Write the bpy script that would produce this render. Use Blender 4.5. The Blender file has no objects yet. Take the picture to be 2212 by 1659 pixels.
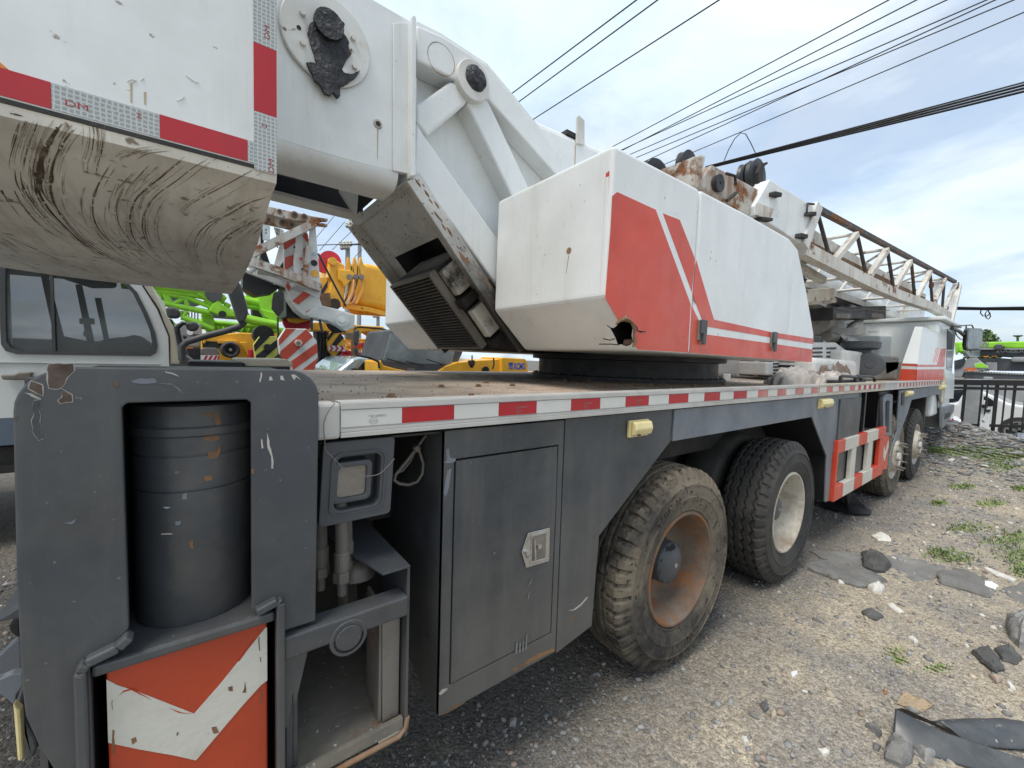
import bpy, bmesh, math, random
import numpy as np
from mathutils import Vector, Matrix, noise
from mathutils.bvhtree import BVHTree
from mathutils.geometry import tessellate_polygon
random.seed(7); rng=np.random.default_rng(7)
C=bpy.context.scene.collection
S=bpy.context.scene
# ---------------------------------------------------------------- camera
EYE=Vector((0,0,1.5))
_f=889.5808
def _basis():
    vx=Vector((2270-1106,-(812-829.5),-_f)).normalized()
    vy=Vector((425-1106,-(753.5-829.5),-_f)).normalized()
    vz=vx.cross(vy)
    return Matrix((vx,vy,vz))            # camera vector -> world vector
RM=_basis()
cam=bpy.data.cameras.new('camera'); co=bpy.data.objects.new('camera',cam); C.objects.link(co)
cam.sensor_width=36; cam.lens=_f/2212*36; cam.clip_end=2000; cam.clip_start=.02
co.matrix_world=Matrix.Translation(EYE)@RM.to_4x4()
S.camera=co
# ---------------------------------------------------------------- light
SUN_EL=math.radians(64); SUN_AZ=math.radians(256)      # azimuth from +Y towards +X
S.view_settings.view_transform='Standard'; S.view_settings.look='None'
S.view_settings.exposure=0.97; S.view_settings.gamma=1
W=bpy.data.worlds.new('World'); S.world=W; W.use_nodes=True
def build_world():
    nt=W.node_tree; N=nt.nodes; L=nt.links; N.clear()
    out=N.new('ShaderNodeOutputWorld'); bg=N.new('ShaderNodeBackground')
    sky=N.new('ShaderNodeTexSky'); sky.sky_type='NISHITA'; sky.sun_disc=False
    sky.sun_elevation=SUN_EL; sky.sun_rotation=SUN_AZ; sky.air_density=1.0; sky.dust_density=2.5; sky.ozone_density=2
    tc=N.new('ShaderNodeTexCoord'); sep=N.new('ShaderNodeSeparateXYZ'); L.new(tc.outputs['Generated'],sep.inputs[0])
    mz=N.new('ShaderNodeMath'); mz.operation='MAXIMUM'; mz.inputs[1].default_value=0; L.new(sep.outputs[2],mz.inputs[0])
    az=N.new('ShaderNodeMath'); az.operation='ADD'; az.inputs[1].default_value=.16; L.new(mz.outputs[0],az.inputs[0])
    cb=N.new('ShaderNodeCombineXYZ')
    for i in (0,1):
        d=N.new('ShaderNodeMath'); d.operation='DIVIDE'; L.new(sep.outputs[i],d.inputs[0]); L.new(az.outputs[0],d.inputs[1]); L.new(d.outputs[0],cb.inputs[i])
    def nz(sc,det,ro,off,dist=0.4):
        m=N.new('ShaderNodeMapping'); m.inputs['Location'].default_value=off; L.new(cb.outputs[0],m.inputs[0])
        n=N.new('ShaderNodeTexNoise'); n.inputs['Scale'].default_value=sc; n.inputs['Detail'].default_value=det; n.inputs['Roughness'].default_value=ro; n.inputs['Distortion'].default_value=dist
        L.new(m.outputs[0],n.inputs['Vector']); return n
    n1=nz(.62,9,.58,(3.1,1.7,0)); n2=nz(1.9,8,.6,(8,3,0))
    r=N.new('ShaderNodeValToRGB'); r.color_ramp.elements[0].position=.43; r.color_ramp.elements[1].position=.53
    r.color_ramp.elements[0].color=(.52,.52,.52,1); r.color_ramp.elements[1].color=(1,1,1,1)
    L.new(n1.outputs[0],r.inputs[0])
    r2=N.new('ShaderNodeValToRGB'); r2.color_ramp.elements[0].position=.3; r2.color_ramp.elements[1].position=.7
    r2.color_ramp.elements[0].color=(3.75,4.7,5.8,1); r2.color_ramp.elements[1].color=(5.3,5.75,6.0,1)
    L.new(n2.outputs[0],r2.inputs[0])
    mx=N.new('ShaderNodeMix'); mx.data_type='RGBA'
    L.new(r.outputs[0],mx.inputs[0]); L.new(sky.outputs[0],mx.inputs[6]); L.new(r2.outputs[0],mx.inputs[7])
    L.new(mx.outputs[2],bg.inputs[0]); bg.inputs[1].default_value=.1
    L.new(bg.outputs[0],out.inputs[0])
build_world()
sl=bpy.data.lights.new('sun','SUN'); so=bpy.data.objects.new('sun',sl); C.objects.link(so)
sl.energy=1.35; sl.angle=math.radians(24); sl.color=(1,.95,.87)
sd=Vector((math.sin(SUN_AZ)*math.cos(SUN_EL),math.cos(SUN_AZ)*math.cos(SUN_EL),math.sin(SUN_EL)))
so.rotation_euler=sd.to_track_quat('Z','Y').to_euler()
# ---------------------------------------------------------------- measuring helpers: turn a sighting line into a point on a real plane
CR={'P':(0,0,2212/3840),'A1':(0,0,1.5078),'A2':(900,0,1.5085),'A3':(0,1300,1.5078),'A4':(0,2000,1.728),'A5':(1100,1300,1.5083),'A6':(1100,2000,1.8433),'A7':(900,700,2.0109),'A8':(500,700,2.212),'B1':(2100,1400,1.3825),'B2':(2400,500,1.6592),'B3':(2900,1000,2.3532),'B4':(3000,1300,2.6333),'B5':(2700,1700,1.4061),'B6':(1800,500,1.7015),'B7':(0,900,2.7657),'B8':(1800,0,1.0843),'C1':(2200,1550,1.58),'C2':(1000,2300,2.86),'C3':(1100,1500,4.148),'D2':(1700,500,1.8433)}
def ray(k,x,y):
    a,b,s=CR[k]; X=(a+x/s)*2212/3840; Y=(b+y/s)*2212/3840
    return RM@Vector((X-1106,-(Y-829.5),-_f))
def uy(k,pts,Y):
    o=[]
    for i,p in enumerate(pts):
        d=ray(k,*p[:2]); y=Y(p) if callable(Y) else Y; o.append(EYE+d*(y/d.y))
    return o
def ux(k,pts,X): return [EYE+ray(k,*p)*(X/ray(k,*p).x) for p in pts]
def uz(k,pts,Z): return [EYE+ray(k,*p)*((Z-1.5)/ray(k,*p).z) for p in pts]
def up(k,pts,o,n):
    r=[]
    for p in pts:
        d=ray(k,*p); r.append(EYE+d*((Vector(o)-EYE).dot(Vector(n))/d.dot(Vector(n))))
    return r
# ---------------------------------------------------------------- mesh helpers
V=Vector
class G:
    def __init__(s): s.v=[]; s.f=[]; s.m=[]; s.cur=0
    def add(s,vs,fs):
        b=len(s.v); s.v+= [tuple(v) for v in vs]
        for f in fs: s.f.append(tuple(b+i for i in f)); s.m.append(s.cur)
        return s
    def box(s,a,b):
        x0,y0,z0=a; x1,y1,z1=b
        return s.add([(x0,y0,z0),(x1,y0,z0),(x1,y1,z0),(x0,y1,z0),(x0,y0,z1),(x1,y0,z1),(x1,y1,z1),(x0,y1,z1)],
            [(0,3,2,1),(4,5,6,7),(0,1,5,4),(1,2,6,5),(2,3,7,6),(3,0,4,7)])
    def prism(s,pts,vec):
        n=len(pts); vec=V(vec); pts=[V(p) for p in pts]
        nor=V((0,0,0))
        for i in range(n): nor+=pts[i].cross(pts[(i+1)%n])
        if nor.dot(vec)>0: pts=pts[::-1]
        vs=pts+[p+vec for p in pts]
        # front cap must face away from vec
        fs=[tuple(range(n)),tuple(range(2*n-1,n-1,-1))]+[(i,i+n,(i+1)%n+n,(i+1)%n) for i in range(n)]
        return s.add(vs,fs)
    def poly(s,pts): return s.add(pts,[tuple(range(len(pts)))])
    def frame(s,outer,inner,vec):
        n=len(outer); vec=V(vec)
        vs=[V(p) for p in outer]+[V(p) for p in inner]; vs=vs+[p+vec for p in vs]
        fs=[]
        for i in range(n):
            j=(i+1)%n
            fs+= [(i,j,n+j,n+i),(2*n+i,3*n+i,3*n+j,2*n+j),(i,2*n+i,2*n+j,j),(n+i,n+j,3*n+j,3*n+i)]
        return s.add(vs,fs)
    def tube(s,path,r,n=8,cap=True,sq=False):
        path=[V(p) for p in path]; m=len(path); vs=[]
        if not isinstance(r,(list,tuple)): r=[r]*m
        t=(path[1]-path[0]).normalized()
        u=t.cross(V((0,0,1)));
        if u.length<1e-3: u=t.cross(V((1,0,0)))
        u.normalize()
        for i in range(m):
            t=(path[min(i+1,m-1)]-path[max(i-1,0)]).normalized()
            u=(u-t*u.dot(t)).normalized(); w=t.cross(u)
            for k in range(n):
                a=2*math.pi*(k+(.5 if sq else 0))/n; vs.append(path[i]+(u*math.cos(a)+w*math.sin(a))*r[i])
        fs=[]
        for i in range(m-1):
            for k in range(n):
                fs.append((i*n+k,i*n+(k+1)%n,(i+1)*n+(k+1)%n,(i+1)*n+k))
        if cap: fs+= [tuple(range(n-1,-1,-1)),tuple(range((m-1)*n,m*n))]
        return s.add(vs,fs)
    def bar(s,a,b,w,h,up=(0,0,1)):
        a=V(a); b=V(b); t=(b-a).normalized(); u=t.cross(V(up))
        if u.length<1e-4: u=t.cross(V((1,0,0)))
        u.normalize(); q=u.cross(t)
        vs=[]
        for p in (a,b):
            for i,j in ((-1,-1),(1,-1),(1,1),(-1,1)): vs.append(p+u*(i*w/2)+q*(j*h/2))
        return s.add(vs,[(0,1,2,3),(7,6,5,4),(0,4,5,1),(1,5,6,2),(2,6,7,3),(3,7,4,0)])
    def lathe(s,prof,o,axis='y',n=32,closed=False):
        # prof: list of (r, a) with a along the axis
        vs=[];m=len(prof)
        for k in range(n):
            t=2*math.pi*k/n; cc,ss=math.cos(t),math.sin(t)
            for r,a in prof:
                p={'y':(r*cc,a,r*ss),'x':(a,r*cc,r*ss),'z':(r*cc,r*ss,a)}[axis]
                vs.append((o[0]+p[0],o[1]+p[1],o[2]+p[2]))
        fs=[]
        for k in range(n):
            k2=(k+1)%n
            for i in range(m-(0 if closed else 1)):
                i2=(i+1)%m
                fs.append((k*m+i,k*m+i2,k2*m+i2,k2*m+i))
        return s.add(vs,fs)
    def disc(s,o,r,axis='y',n=24,h=.01,r2=None):
        r2=r if r2 is None else r2
        return s.lathe([(0.0001,0),(r,0),(r2,h),(0.0001,h)],o,axis,n)
def mesh_of(name,g,mats,smooth=None,recalc=True):
    me=bpy.data.meshes.new(name); me.from_pydata(g.v,[],g.f)
    if not isinstance(mats,(list,tuple)): mats=[mats]
    for m in mats: me.materials.append(m)
    if len(mats)>1: me.polygons.foreach_set('material_index',g.m)
    if recalc and len(g.f)<60000:
        bm=bmesh.new(); bm.from_mesh(me); bmesh.ops.recalc_face_normals(bm,faces=bm.faces)
        if smooth:
            ang=math.radians(smooth)
            for f in bm.faces: f.smooth=True
            for e in bm.edges:
                if len(e.link_faces)==2 and e.calc_face_angle(0)>ang: e.smooth=False
        bm.to_mesh(me); bm.free()
    elif smooth: me.polygons.foreach_set('use_smooth',[True]*len(me.polygons))
    me.update(); return me
def part(name,g,mat,parent,bevel=0,smooth=None,label=None,kind=None,seg=2,recalc=True):
    me=g if isinstance(g,bpy.types.Mesh) else mesh_of(name,g,mat,smooth,recalc)
    o=bpy.data.objects.new(name,me); C.objects.link(o)
    if parent is not None:
        o.parent=parent
        r=parent if parent.parent is None else parent.parent
        if parent.parent is None and parent.type=='EMPTY': o.matrix_parent_inverse=Matrix.Translation(-parent.location)
    if bevel:
        b=o.modifiers.new('bevel','BEVEL'); b.width=bevel; b.segments=seg; b.limit_method='ANGLE'; b.angle_limit=math.radians(35)
    if label: o['label']=label
    if kind: o['kind']=kind
    return o
def thing(name,label,cat,loc=(0,0,0),group=None):
    o=bpy.data.objects.new(name,None); C.objects.link(o); o.location=loc; o.empty_display_size=.2
    o['label']=label; o['category']=cat
    if group: o['group']=group
    return o
def tag(o,label,cat,group=None,kind=None):
    if label: o['label']=label
    if cat: o['category']=cat
    if group: o['group']=group
    if kind: o['kind']=kind
    return o
def copytree(o,parent=None):
    n=o.copy(); C.objects.link(n)
    if parent is not None:
        n.parent=parent; n.matrix_parent_inverse=o.matrix_parent_inverse.copy()
    for ch in list(o.children): copytree(ch,n)
    return n
def textmesh(s,size,depth=0.0,bold=0,sx=1.0):
    cu=bpy.data.curves.new('t','FONT'); cu.body=s; cu.size=size; cu.extrude=depth; cu.offset=bold; cu.align_x='CENTER'; cu.align_y='CENTER'
    o=bpy.data.objects.new('t',cu); C.objects.link(o); dg=bpy.context.evaluated_depsgraph_get()
    me=bpy.data.meshes.new_from_object(o.evaluated_get(dg)); bpy.data.objects.remove(o)
    g=G(); g.v=[(v.co.x*sx,v.co.y,v.co.z) for v in me.vertices]; g.f=[tuple(p.vertices) for p in me.polygons]; g.m=[0]*len(g.f)
    bpy.data.meshes.remove(me); return g
def place(g,fn): g.v=[tuple(fn(V(v))) for v in g.v]; return g
def lerp(a,b,t): return a+(b-a)*t
# ---------------------------------------------------------------- materials
def mat(name,col,rough=.5,metal=0,dirt=None,rust=None,bump=None,streak=None,spec=.5,var=.12,vscale=3,chips=None,coat=0,map_scale=None,speck=None):
    m=bpy.data.materials.new(name); m.use_nodes=True; nt=m.node_tree; N=nt.nodes; L=nt.links
    b=N['Principled BSDF']; b.inputs['Roughness'].default_value=rough; b.inputs['Metallic'].default_value=metal
    b.inputs['Specular IOR Level'].default_value=spec; b.inputs['Coat Weight'].default_value=coat
    tc=N.new('ShaderNodeTexCoord').outputs['Object']
    if map_scale:
        mp=N.new('ShaderNodeMapping'); mp.inputs['Scale'].default_value=map_scale; L.new(tc,mp.inputs[0]); tc=mp.outputs[0]
    def noise_(sc,det=6,ro=.6,stretch=None,off=(0,0,0),dist=0):
        src=tc
        if stretch or off!=(0,0,0):
            mp=N.new('ShaderNodeMapping'); mp.inputs['Scale'].default_value=stretch or (1,1,1); mp.inputs['Location'].default_value=off; L.new(tc,mp.inputs[0]); src=mp.outputs[0]
        n=N.new('ShaderNodeTexNoise'); n.inputs['Scale'].default_value=sc; n.inputs['Detail'].default_value=det; n.inputs['Roughness'].default_value=ro; n.inputs['Distortion'].default_value=dist
        L.new(src,n.inputs['Vector']); return n.outputs[0]
    def ramp(src,a,c0,b_=None,c1=None):
        r=N.new('ShaderNodeMapRange'); r.inputs[1].default_value=a; r.inputs[2].default_value=b_; r.inputs[3].default_value=c0; r.inputs[4].default_value=c1
        L.new(src,r.inputs[0]); return r.outputs[0]
    def mix(f,a,c2):
        mx=N.new('ShaderNodeMix'); mx.data_type='RGBA'
        if isinstance(f,float): mx.inputs[0].default_value=f
        else: L.new(f,mx.inputs[0])
        if isinstance(a,tuple): mx.inputs[6].default_value=(*a,1)
        else: L.new(a,mx.inputs[6])
        if isinstance(c2,tuple): mx.inputs[7].default_value=(*c2,1)
        else: L.new(c2,mx.inputs[7])
        return mx.outputs[2]
    dk=tuple(x*(1-var*1.6) for x in col); lt=tuple(min(1,x*(1+var)) for x in col)
    cur=mix(ramp(noise_(vscale,5,.6),.3,0,.7,1),dk,lt)
    rsum=None
    if dirt:  # (color, scale, lo, hi, amount)
        dc,sc,lo,hi,am=dirt; cur=mix(ramp(noise_(sc,8,.7,off=(5,3,1)),lo,0,hi,am),cur,dc)
    if streak: # (color, scale, stretch, lo, hi, amount)
        dc,sc,st,lo,hi,am=streak; cur=mix(ramp(noise_(sc,7,.65,stretch=st,off=(1.3,2.1,.4)),lo,0,hi,am),cur,dc)
    if speck:
        dc,sc,lo,hi=speck; cur=mix(ramp(noise_(sc,3,.5,off=(9,4,7)),lo,0,hi,1),cur,dc)
    if chips: # (color, scale, lo)
        dc,sc,lo=chips; cur=mix(ramp(noise_(sc,9,.62,off=(2,7,5)),lo,0,lo+.02,1),cur,dc)
    if rust: # (scale, lo, hi)
        sc,lo,hi=rust; rn=ramp(noise_(sc,10,.68,off=(4,4,9)),lo,0,hi,1)
        rc=mix(ramp(noise_(sc*4,6,.7),.35,0,.65,1),(.10,.035,.012),(.28,.12,.045))
        cur=mix(rn,cur,rc)
        rr=N.new('ShaderNodeMix'); rr.inputs[2].default_value=rough; rr.inputs[3].default_value=.9; L.new(rn,rr.inputs[0]); L.new(rr.outputs[0],b.inputs['Roughness'])
    elif rough<.75:
        rv=ramp(noise_(vscale*2.5,6,.65,off=(1,9,3)),.3,max(.05,rough-.1),.7,min(1,rough+.15)); L.new(rv,b.inputs['Roughness'])
    L.new(cur,b.inputs['Base Color'])
    if bump: # (scale,strength,distance)
        bn=N.new('ShaderNodeBump'); bn.inputs['Strength'].default_value=bump[1]; bn.inputs['Distance'].default_value=bump[2] if len(bump)>2 else .01
        L.new(noise_(bump[0],6,.6),bn.inputs['Height']); L.new(bn.outputs[0],b.inputs['Normal'])
    return m
GREY=(.054,.060,.068)
M={}
M['grey']=mat('grey_paint',GREY,.40,dirt=((.13,.125,.11),1.7,.44,.80,.62),bump=(9,.22,.008),streak=((.17,.165,.15),6,(1,1,.11),.52,.80,.42),chips=((.10,.055,.03),6,.715),speck=((.16,.155,.14),75,.70,.76),var=.24,vscale=1.8)
M['greyb']=mat('grey_paint_worn',GREY,.4,dirt=((.16,.14,.11),3,.45,.75,.6),bump=(18,.25,.008),chips=((.2,.2,.19),9,.72),rust=(3.0,.66,.72),var=.2)
M['greypale']=mat('grey_paint_faded',(.15,.17,.195),.5,dirt=((.28,.29,.30),1.6,.45,.8,.7),bump=(8,.2,.01),streak=((.30,.29,.27),4,(1,1,.2),.55,.8,.5),rust=(2.0,.70,.76),var=.2)
M['white']=mat('white_paint',(.74,.76,.75),.34,dirt=((.47,.46,.41),1.3,.46,.82,.42),bump=(2.6,.16,.02),streak=((.46,.44,.37),9,(1,1,.09),.54,.80,.42),speck=((.33,.30,.25),38,.715,.76),chips=((.05,.04,.03),6.5,.752),var=.05,coat=.1)
M['whited']=mat('white_paint_dirty',(.66,.65,.61),.5,dirt=((.34,.31,.26),2.5,.45,.78,.6),bump=(6,.2,.01),rust=(4,.66,.72),var=.1)
M['belly']=mat('white_paint_scuffed',(.78,.76,.70),.5,dirt=((.42,.38,.31),1.4,.45,.8,.4),streak=((.30,.24,.18),3.6,(4.5,.5,.7),.50,.72,.55),bump=(2.5,.3,.02),var=.15,speck=((.26,.20,.15),30,.64,.72))
M['rustwhite']=mat('white_paint_rusty',(.50,.48,.43),.6,dirt=((.26,.2,.14),3,.45,.75,.6),rust=(4.5,.53,.60),streak=((.24,.11,.05),9,(1,1,.12),.46,.66,.9),bump=(12,.3,.01),var=.12)
M['black']=mat('black_paint',(.012,.012,.014),.45,dirt=((.04,.035,.03),3,.45,.8,.7),bump=(20,.2,.005))
M['dark']=mat('grimy_dark_steel',(.022,.02,.018),.7,dirt=((.07,.06,.05),4,.45,.8,.7),bump=(15,.4,.01),var=.3)
M['rubber']=mat('tyre_rubber',(.028,.027,.026),.75,dirt=((.085,.075,.06),3.5,.42,.75,.8),bump=(60,.5,.004),var=.3)
M['rubbermud']=mat('tyre_rubber_muddy',(.036,.032,.027),.85,dirt=((.17,.14,.10),3.0,.36,.60,.95),speck=((.02,.02,.02),40,.60,.66),bump=(50,.6,.005),var=.3)
M['hoodred']=mat('red_paint_faded',(.60,.058,.026),.36,dirt=((.58,.13,.085),1.6,.45,.75,.7),streak=((.60,.19,.14),7,(1,1,.1),.55,.85,.5),bump=(3,.12,.01),chips=((.16,.02,.012),11,.72),var=.1,coat=.1)
M['tapered']=mat('red_reflective_tape',(.42,.010,.018),.35,dirt=((.30,.03,.03),5,.45,.8,.5),bump=(90,.1,.002),chips=((.6,.55,.5),9,.74),var=.1)
M['tapefade']=mat('faded_red_tape',(.50,.13,.11),.45,dirt=((.45,.33,.27),6,.45,.75,.8),bump=(90,.1,.002),chips=((.6,.55,.5),9,.72),var=.1)
M['tapewhite']=mat('white_reflective_tape',(.60,.60,.56),.4,dirt=((.45,.42,.34),5,.48,.8,.5),bump=(110,.25,.002),var=.06)
M['alu']=mat('white_aluminium_trim',(.50,.49,.46),.42,metal=.1,dirt=((.26,.23,.19),4,.48,.78,.6),bump=(25,.15,.003),chips=((.13,.09,.06),8,.70),var=.08)
M['chevred']=mat('orange_red_enamel',(.45,.055,.018),.38,dirt=((.22,.035,.015),2,.45,.8,.4),bump=(22,.25,.006),chips=((.04,.02,.012),14,.73),var=.1)
M['chevwhite']=mat('cream_enamel',(.58,.56,.49),.45,dirt=((.38,.32,.22),5,.5,.8,.5),bump=(26,.45,.006),chips=((.12,.06,.025),10,.715),rust=(7,.70,.74),var=.06)
M['steel']=mat('bright_steel',(.55,.55,.53),.28,metal=.9,dirt=((.2,.17,.13),9,.5,.8,.6),bump=(30,.1,.002))
M['dullsteel']=mat('dull_steel',(.22,.20,.175),.55,metal=.3,dirt=((.08,.06,.045),6,.45,.8,.7),bump=(30,.2,.003),rust=(9,.60,.7))
M['rust']=mat('rusted_steel',(.20,.105,.055),.85,dirt=((.34,.24,.16),4,.42,.7,.8),bump=(26,.6,.008),var=.35,vscale=7)
M['rimrust']=mat('rust_brown_wheel',(.13,.09,.065),.85,dirt=((.24,.20,.155),3.5,.4,.7,.8),streak=((.24,.095,.03),7,(1,1,1),.48,.62,.9),bump=(30,.5,.005),var=.25)
M['rimwhite']=mat('cream_wheel_paint',(.55,.52,.44),.55,dirt=((.20,.13,.07),5,.42,.68,.85),bump=(25,.3,.004),rust=(7,.64,.7),var=.1)
M['grease']=mat('black_grease',(.013,.014,.018),.48,bump=(13,1,.04),dirt=((.040,.041,.046),5,.45,.75,.7),var=.4,spec=.5)
M['jibwhite']=mat('weathered_off_white',(.62,.60,.54),.6,dirt=((.36,.32,.26),3,.45,.75,.7),rust=(4.6,.565,.63),streak=((.30,.17,.09),9,(1,1,.12),.52,.72,.7),bump=(12,.3,.01),var=.1)
M['deck']=mat('brown_deck_plate',(.42,.32,.25),.62,dirt=((.52,.45,.35),1.5,.42,.62,.9),streak=((.09,.075,.06),2.2,(1,1,1),.5,.72,.85),bump=(60,.5,.004),var=.25,rust=(1.3,.62,.75))
M['yellow']=mat('yellow_paint',(.84,.43,.03),.4,dirt=((.40,.2,.03),3,.5,.85,.5),chips=((.05,.035,.02),5,.70),bump=(5,.1,.01),var=.1)
M['green']=mat('lime_green_paint',(.27,.62,.03),.42,dirt=((.10,.28,.02),3,.5,.85,.5),bump=(5,.1,.01),var=.12)
M['bgred']=mat('red_paint',(.55,.02,.035),.45,var=.15)
M['stripered']=mat('worn_red_stripe',(.52,.07,.04),.5,dirt=((.3,.05,.03),4,.5,.8,.5),rust=(3,.68,.73),var=.1)
M['stripeyel']=mat('yellow_green_stripe',(.55,.55,.10),.5,var=.1,dirt=((.3,.3,.1),4,.5,.8,.5))
M['lamp']=mat('yellowed_lamp_plastic',(.70,.60,.30),.35,bump=(40,.2,.003),dirt=((.45,.3,.08),12,.5,.8,.5),var=.08)
M['bumper']=mat('grey_plastic',(.07,.075,.082),.5,bump=(60,.15,.002),dirt=((.15,.15,.14),4,.5,.8,.4))
M['cloth']=mat('grubby_sackcloth',(.46,.42,.38),.9,dirt=((.26,.19,.15),3,.45,.7,.8),bump=(12,.6,.02),var=.25)
M['carblue']=mat('pale_blue_car_paint',(.30,.40,.44),.2,coat=.8,var=.03)
M['carwhite']=mat('white_car_paint',(.72,.73,.72),.2,coat=.8,var=.02)
M['cabwhite']=mat('white_cab_paint',(.74,.77,.76),.35,coat=.2,dirt=((.5,.5,.46),2,.5,.85,.3),var=.03)
M['cream']=mat('cream_paint',(.60,.56,.44),.45,dirt=((.45,.40,.3),3,.45,.8,.5),var=.05)
M['concrete']=mat('grey_concrete',(.30,.31,.31),.85,dirt=((.2,.2,.19),3,.45,.75,.6),bump=(30,.3,.005))
M['wire']=mat('black_cable',(.02,.021,.025),.6)
M['cabgrey']=mat('grey_cab_paint',(.26,.27,.27),.4,var=.06,coat=.2)
M['blue']=mat('blue_lettering',(.02,.12,.55),.5)
M['inkgrey']=mat('grey_print',(.22,.22,.20),.6)
M['inkred']=mat('red_print',(.33,.02,.03),.6)
M['orange']=mat('orange_lamp',(.65,.22,.03),.4)
def zstain(m,zhi,zlo,col,amt,sc=3.0):
    nt=m.node_tree; N=nt.nodes; L=nt.links; b=N['Principled BSDF']; src=b.inputs['Base Color'].links[0].from_socket
    tc=N.new('ShaderNodeTexCoord'); sp=N.new('ShaderNodeSeparateXYZ'); L.new(tc.outputs['Object'],sp.inputs[0])
    n=N.new('ShaderNodeTexNoise'); n.inputs['Scale'].default_value=sc; n.inputs['Detail'].default_value=8; n.inputs['Roughness'].default_value=.7; L.new(tc.outputs['Object'],n.inputs['Vector'])
    a=N.new('ShaderNodeMath'); a.operation='MULTIPLY_ADD'; L.new(n.outputs[0],a.inputs[0]); a.inputs[1].default_value=(zhi-zlo)*1.3; L.new(sp.outputs[2],a.inputs[2])
    r=N.new('ShaderNodeMapRange'); r.inputs[1].default_value=zhi+(zhi-zlo)*.65; r.inputs[2].default_value=zlo+(zhi-zlo)*.65; r.inputs[3].default_value=0; r.inputs[4].default_value=amt; L.new(a.outputs[0],r.inputs[0])
    x=N.new('ShaderNodeMix'); x.data_type='RGBA'; L.new(r.outputs[0],x.inputs[0]); L.new(src,x.inputs[6]); x.inputs[7].default_value=(*col,1); L.new(x.outputs[2],b.inputs['Base Color']); return m
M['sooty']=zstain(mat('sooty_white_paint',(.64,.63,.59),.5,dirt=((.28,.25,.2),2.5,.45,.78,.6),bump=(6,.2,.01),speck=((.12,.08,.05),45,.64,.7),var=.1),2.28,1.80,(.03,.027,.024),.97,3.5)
zstain(M['grey'],.95,.35,(.15,.135,.11),.42,6); zstain(M['greypale'],.95,.35,(.2,.18,.15),.4,6)
def glass(name,col,rough=.08,alpha=.75):
    m=bpy.data.materials.new(name); m.use_nodes=True; b=m.node_tree.nodes['Principled BSDF']
    b.inputs['Base Color'].default_value=(*col,1); b.inputs['Roughness'].default_value=rough; b.inputs['Alpha'].default_value=alpha
    b.inputs['Specular IOR Level'].default_value=.8; return m
M['glass']=glass('dusty_tinted_glass',(.05,.06,.06),.12,.62)
M['glassd']=glass('dark_glass',(.02,.025,.03),.08,.95)
M['lens']=glass('dusty_lamp_lens',(.30,.27,.23),.35,.93)
M['mirror']=mat('mirror_glass',(.09,.115,.13),.35,var=.3,vscale=4)
M['jibdark']=mat('rust_black_jib',(.055,.05,.048),.7,rust=(5,.52,.6),dirt=((.3,.28,.24),6,.55,.75,.7),bump=(14,.3,.01))
M['chip']=mat('bare_rusty_chip',(.085,.050,.036),.7,dirt=((.16,.13,.11),9,.45,.7,.7),bump=(40,.4,.003),var=.3)
M['chipedge']=mat('pale_chip_edge',(.42,.40,.36),.7,var=.2)
M['ruststain']=mat('orange_rust_stain',(.22,.115,.05),.8,dirt=((.10,.07,.05),12,.4,.65,.9),var=.3)
M['navy']=mat('shaded_navy_steel',(.028,.033,.048),.6,dirt=((.09,.085,.08),2.2,.48,.75,.7),var=.3)  # inside of the hub box: its shade is put into this navy tone
M['screen']=mat('reflection_toned_windscreen',(.30,.33,.33),.12,dirt=((.14,.16,.16),1.6,.4,.6,.8),var=.1)  # opaque glass: its pale reflection is painted into the base colour
# ================================================================ FOREGROUND TRUCK CRANE
CRANE=thing('truck_crane','large white, red and slate grey truck crane with a brown deck in the foreground','truck crane',(4.5,2.45,0))
def cp(name,g,m,parent=None,**k): return part(name,g,m,parent or CRANE,**k)
DZ=1.352; TY=1.10
# deck
g=G(); g.box((.2,TY+.02,1.30),(9.70,3.80,DZ)); deck=cp('deck',g,M['deck'])
g=G(); g.box((.24,1.55,.86),(10.9,1.75,1.30)); g.box((.24,3.15,.86),(10.9,3.35,1.30)); cp('chassis_rail',g,M['dark'])
g=G(); g.box((1.0,1.45,1.0),(10.9,3.5,1.04)); cp('underframe_plate',g,M['dark'])
for i in range(26):   # bolts and crumbs standing on the deck
    x=random.uniform(.35,3.6); y=random.uniform(1.2,2.2)
    if i<8: x=.25+.45*i; y=1.19+.03*(i%2)
    g=G(); g.disc((x,y,DZ+.001),.013,'z',6,.012); g.disc((x,y,DZ+.0005),.019,'z',12,.003)
    part('bolt',g,M['rust'],deck)
# grit on deck
g=G()
for i in range(900):
    x=random.uniform(.3,5); y=TY+.05+abs(random.gauss(0,1))*.9
    if y>3.7: continue
    r=random.uniform(.002,.007); a=random.random()*3
    g.add([(x-r,y,DZ),(x+r*.6,y-r,DZ),(x+r,y+r,DZ),(x,y,DZ+r*1.1)],[(0,1,3),(1,2,3),(2,0,3)])
cp('deck_grit',g,M['dullsteel'],kind='stuff')
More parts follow.
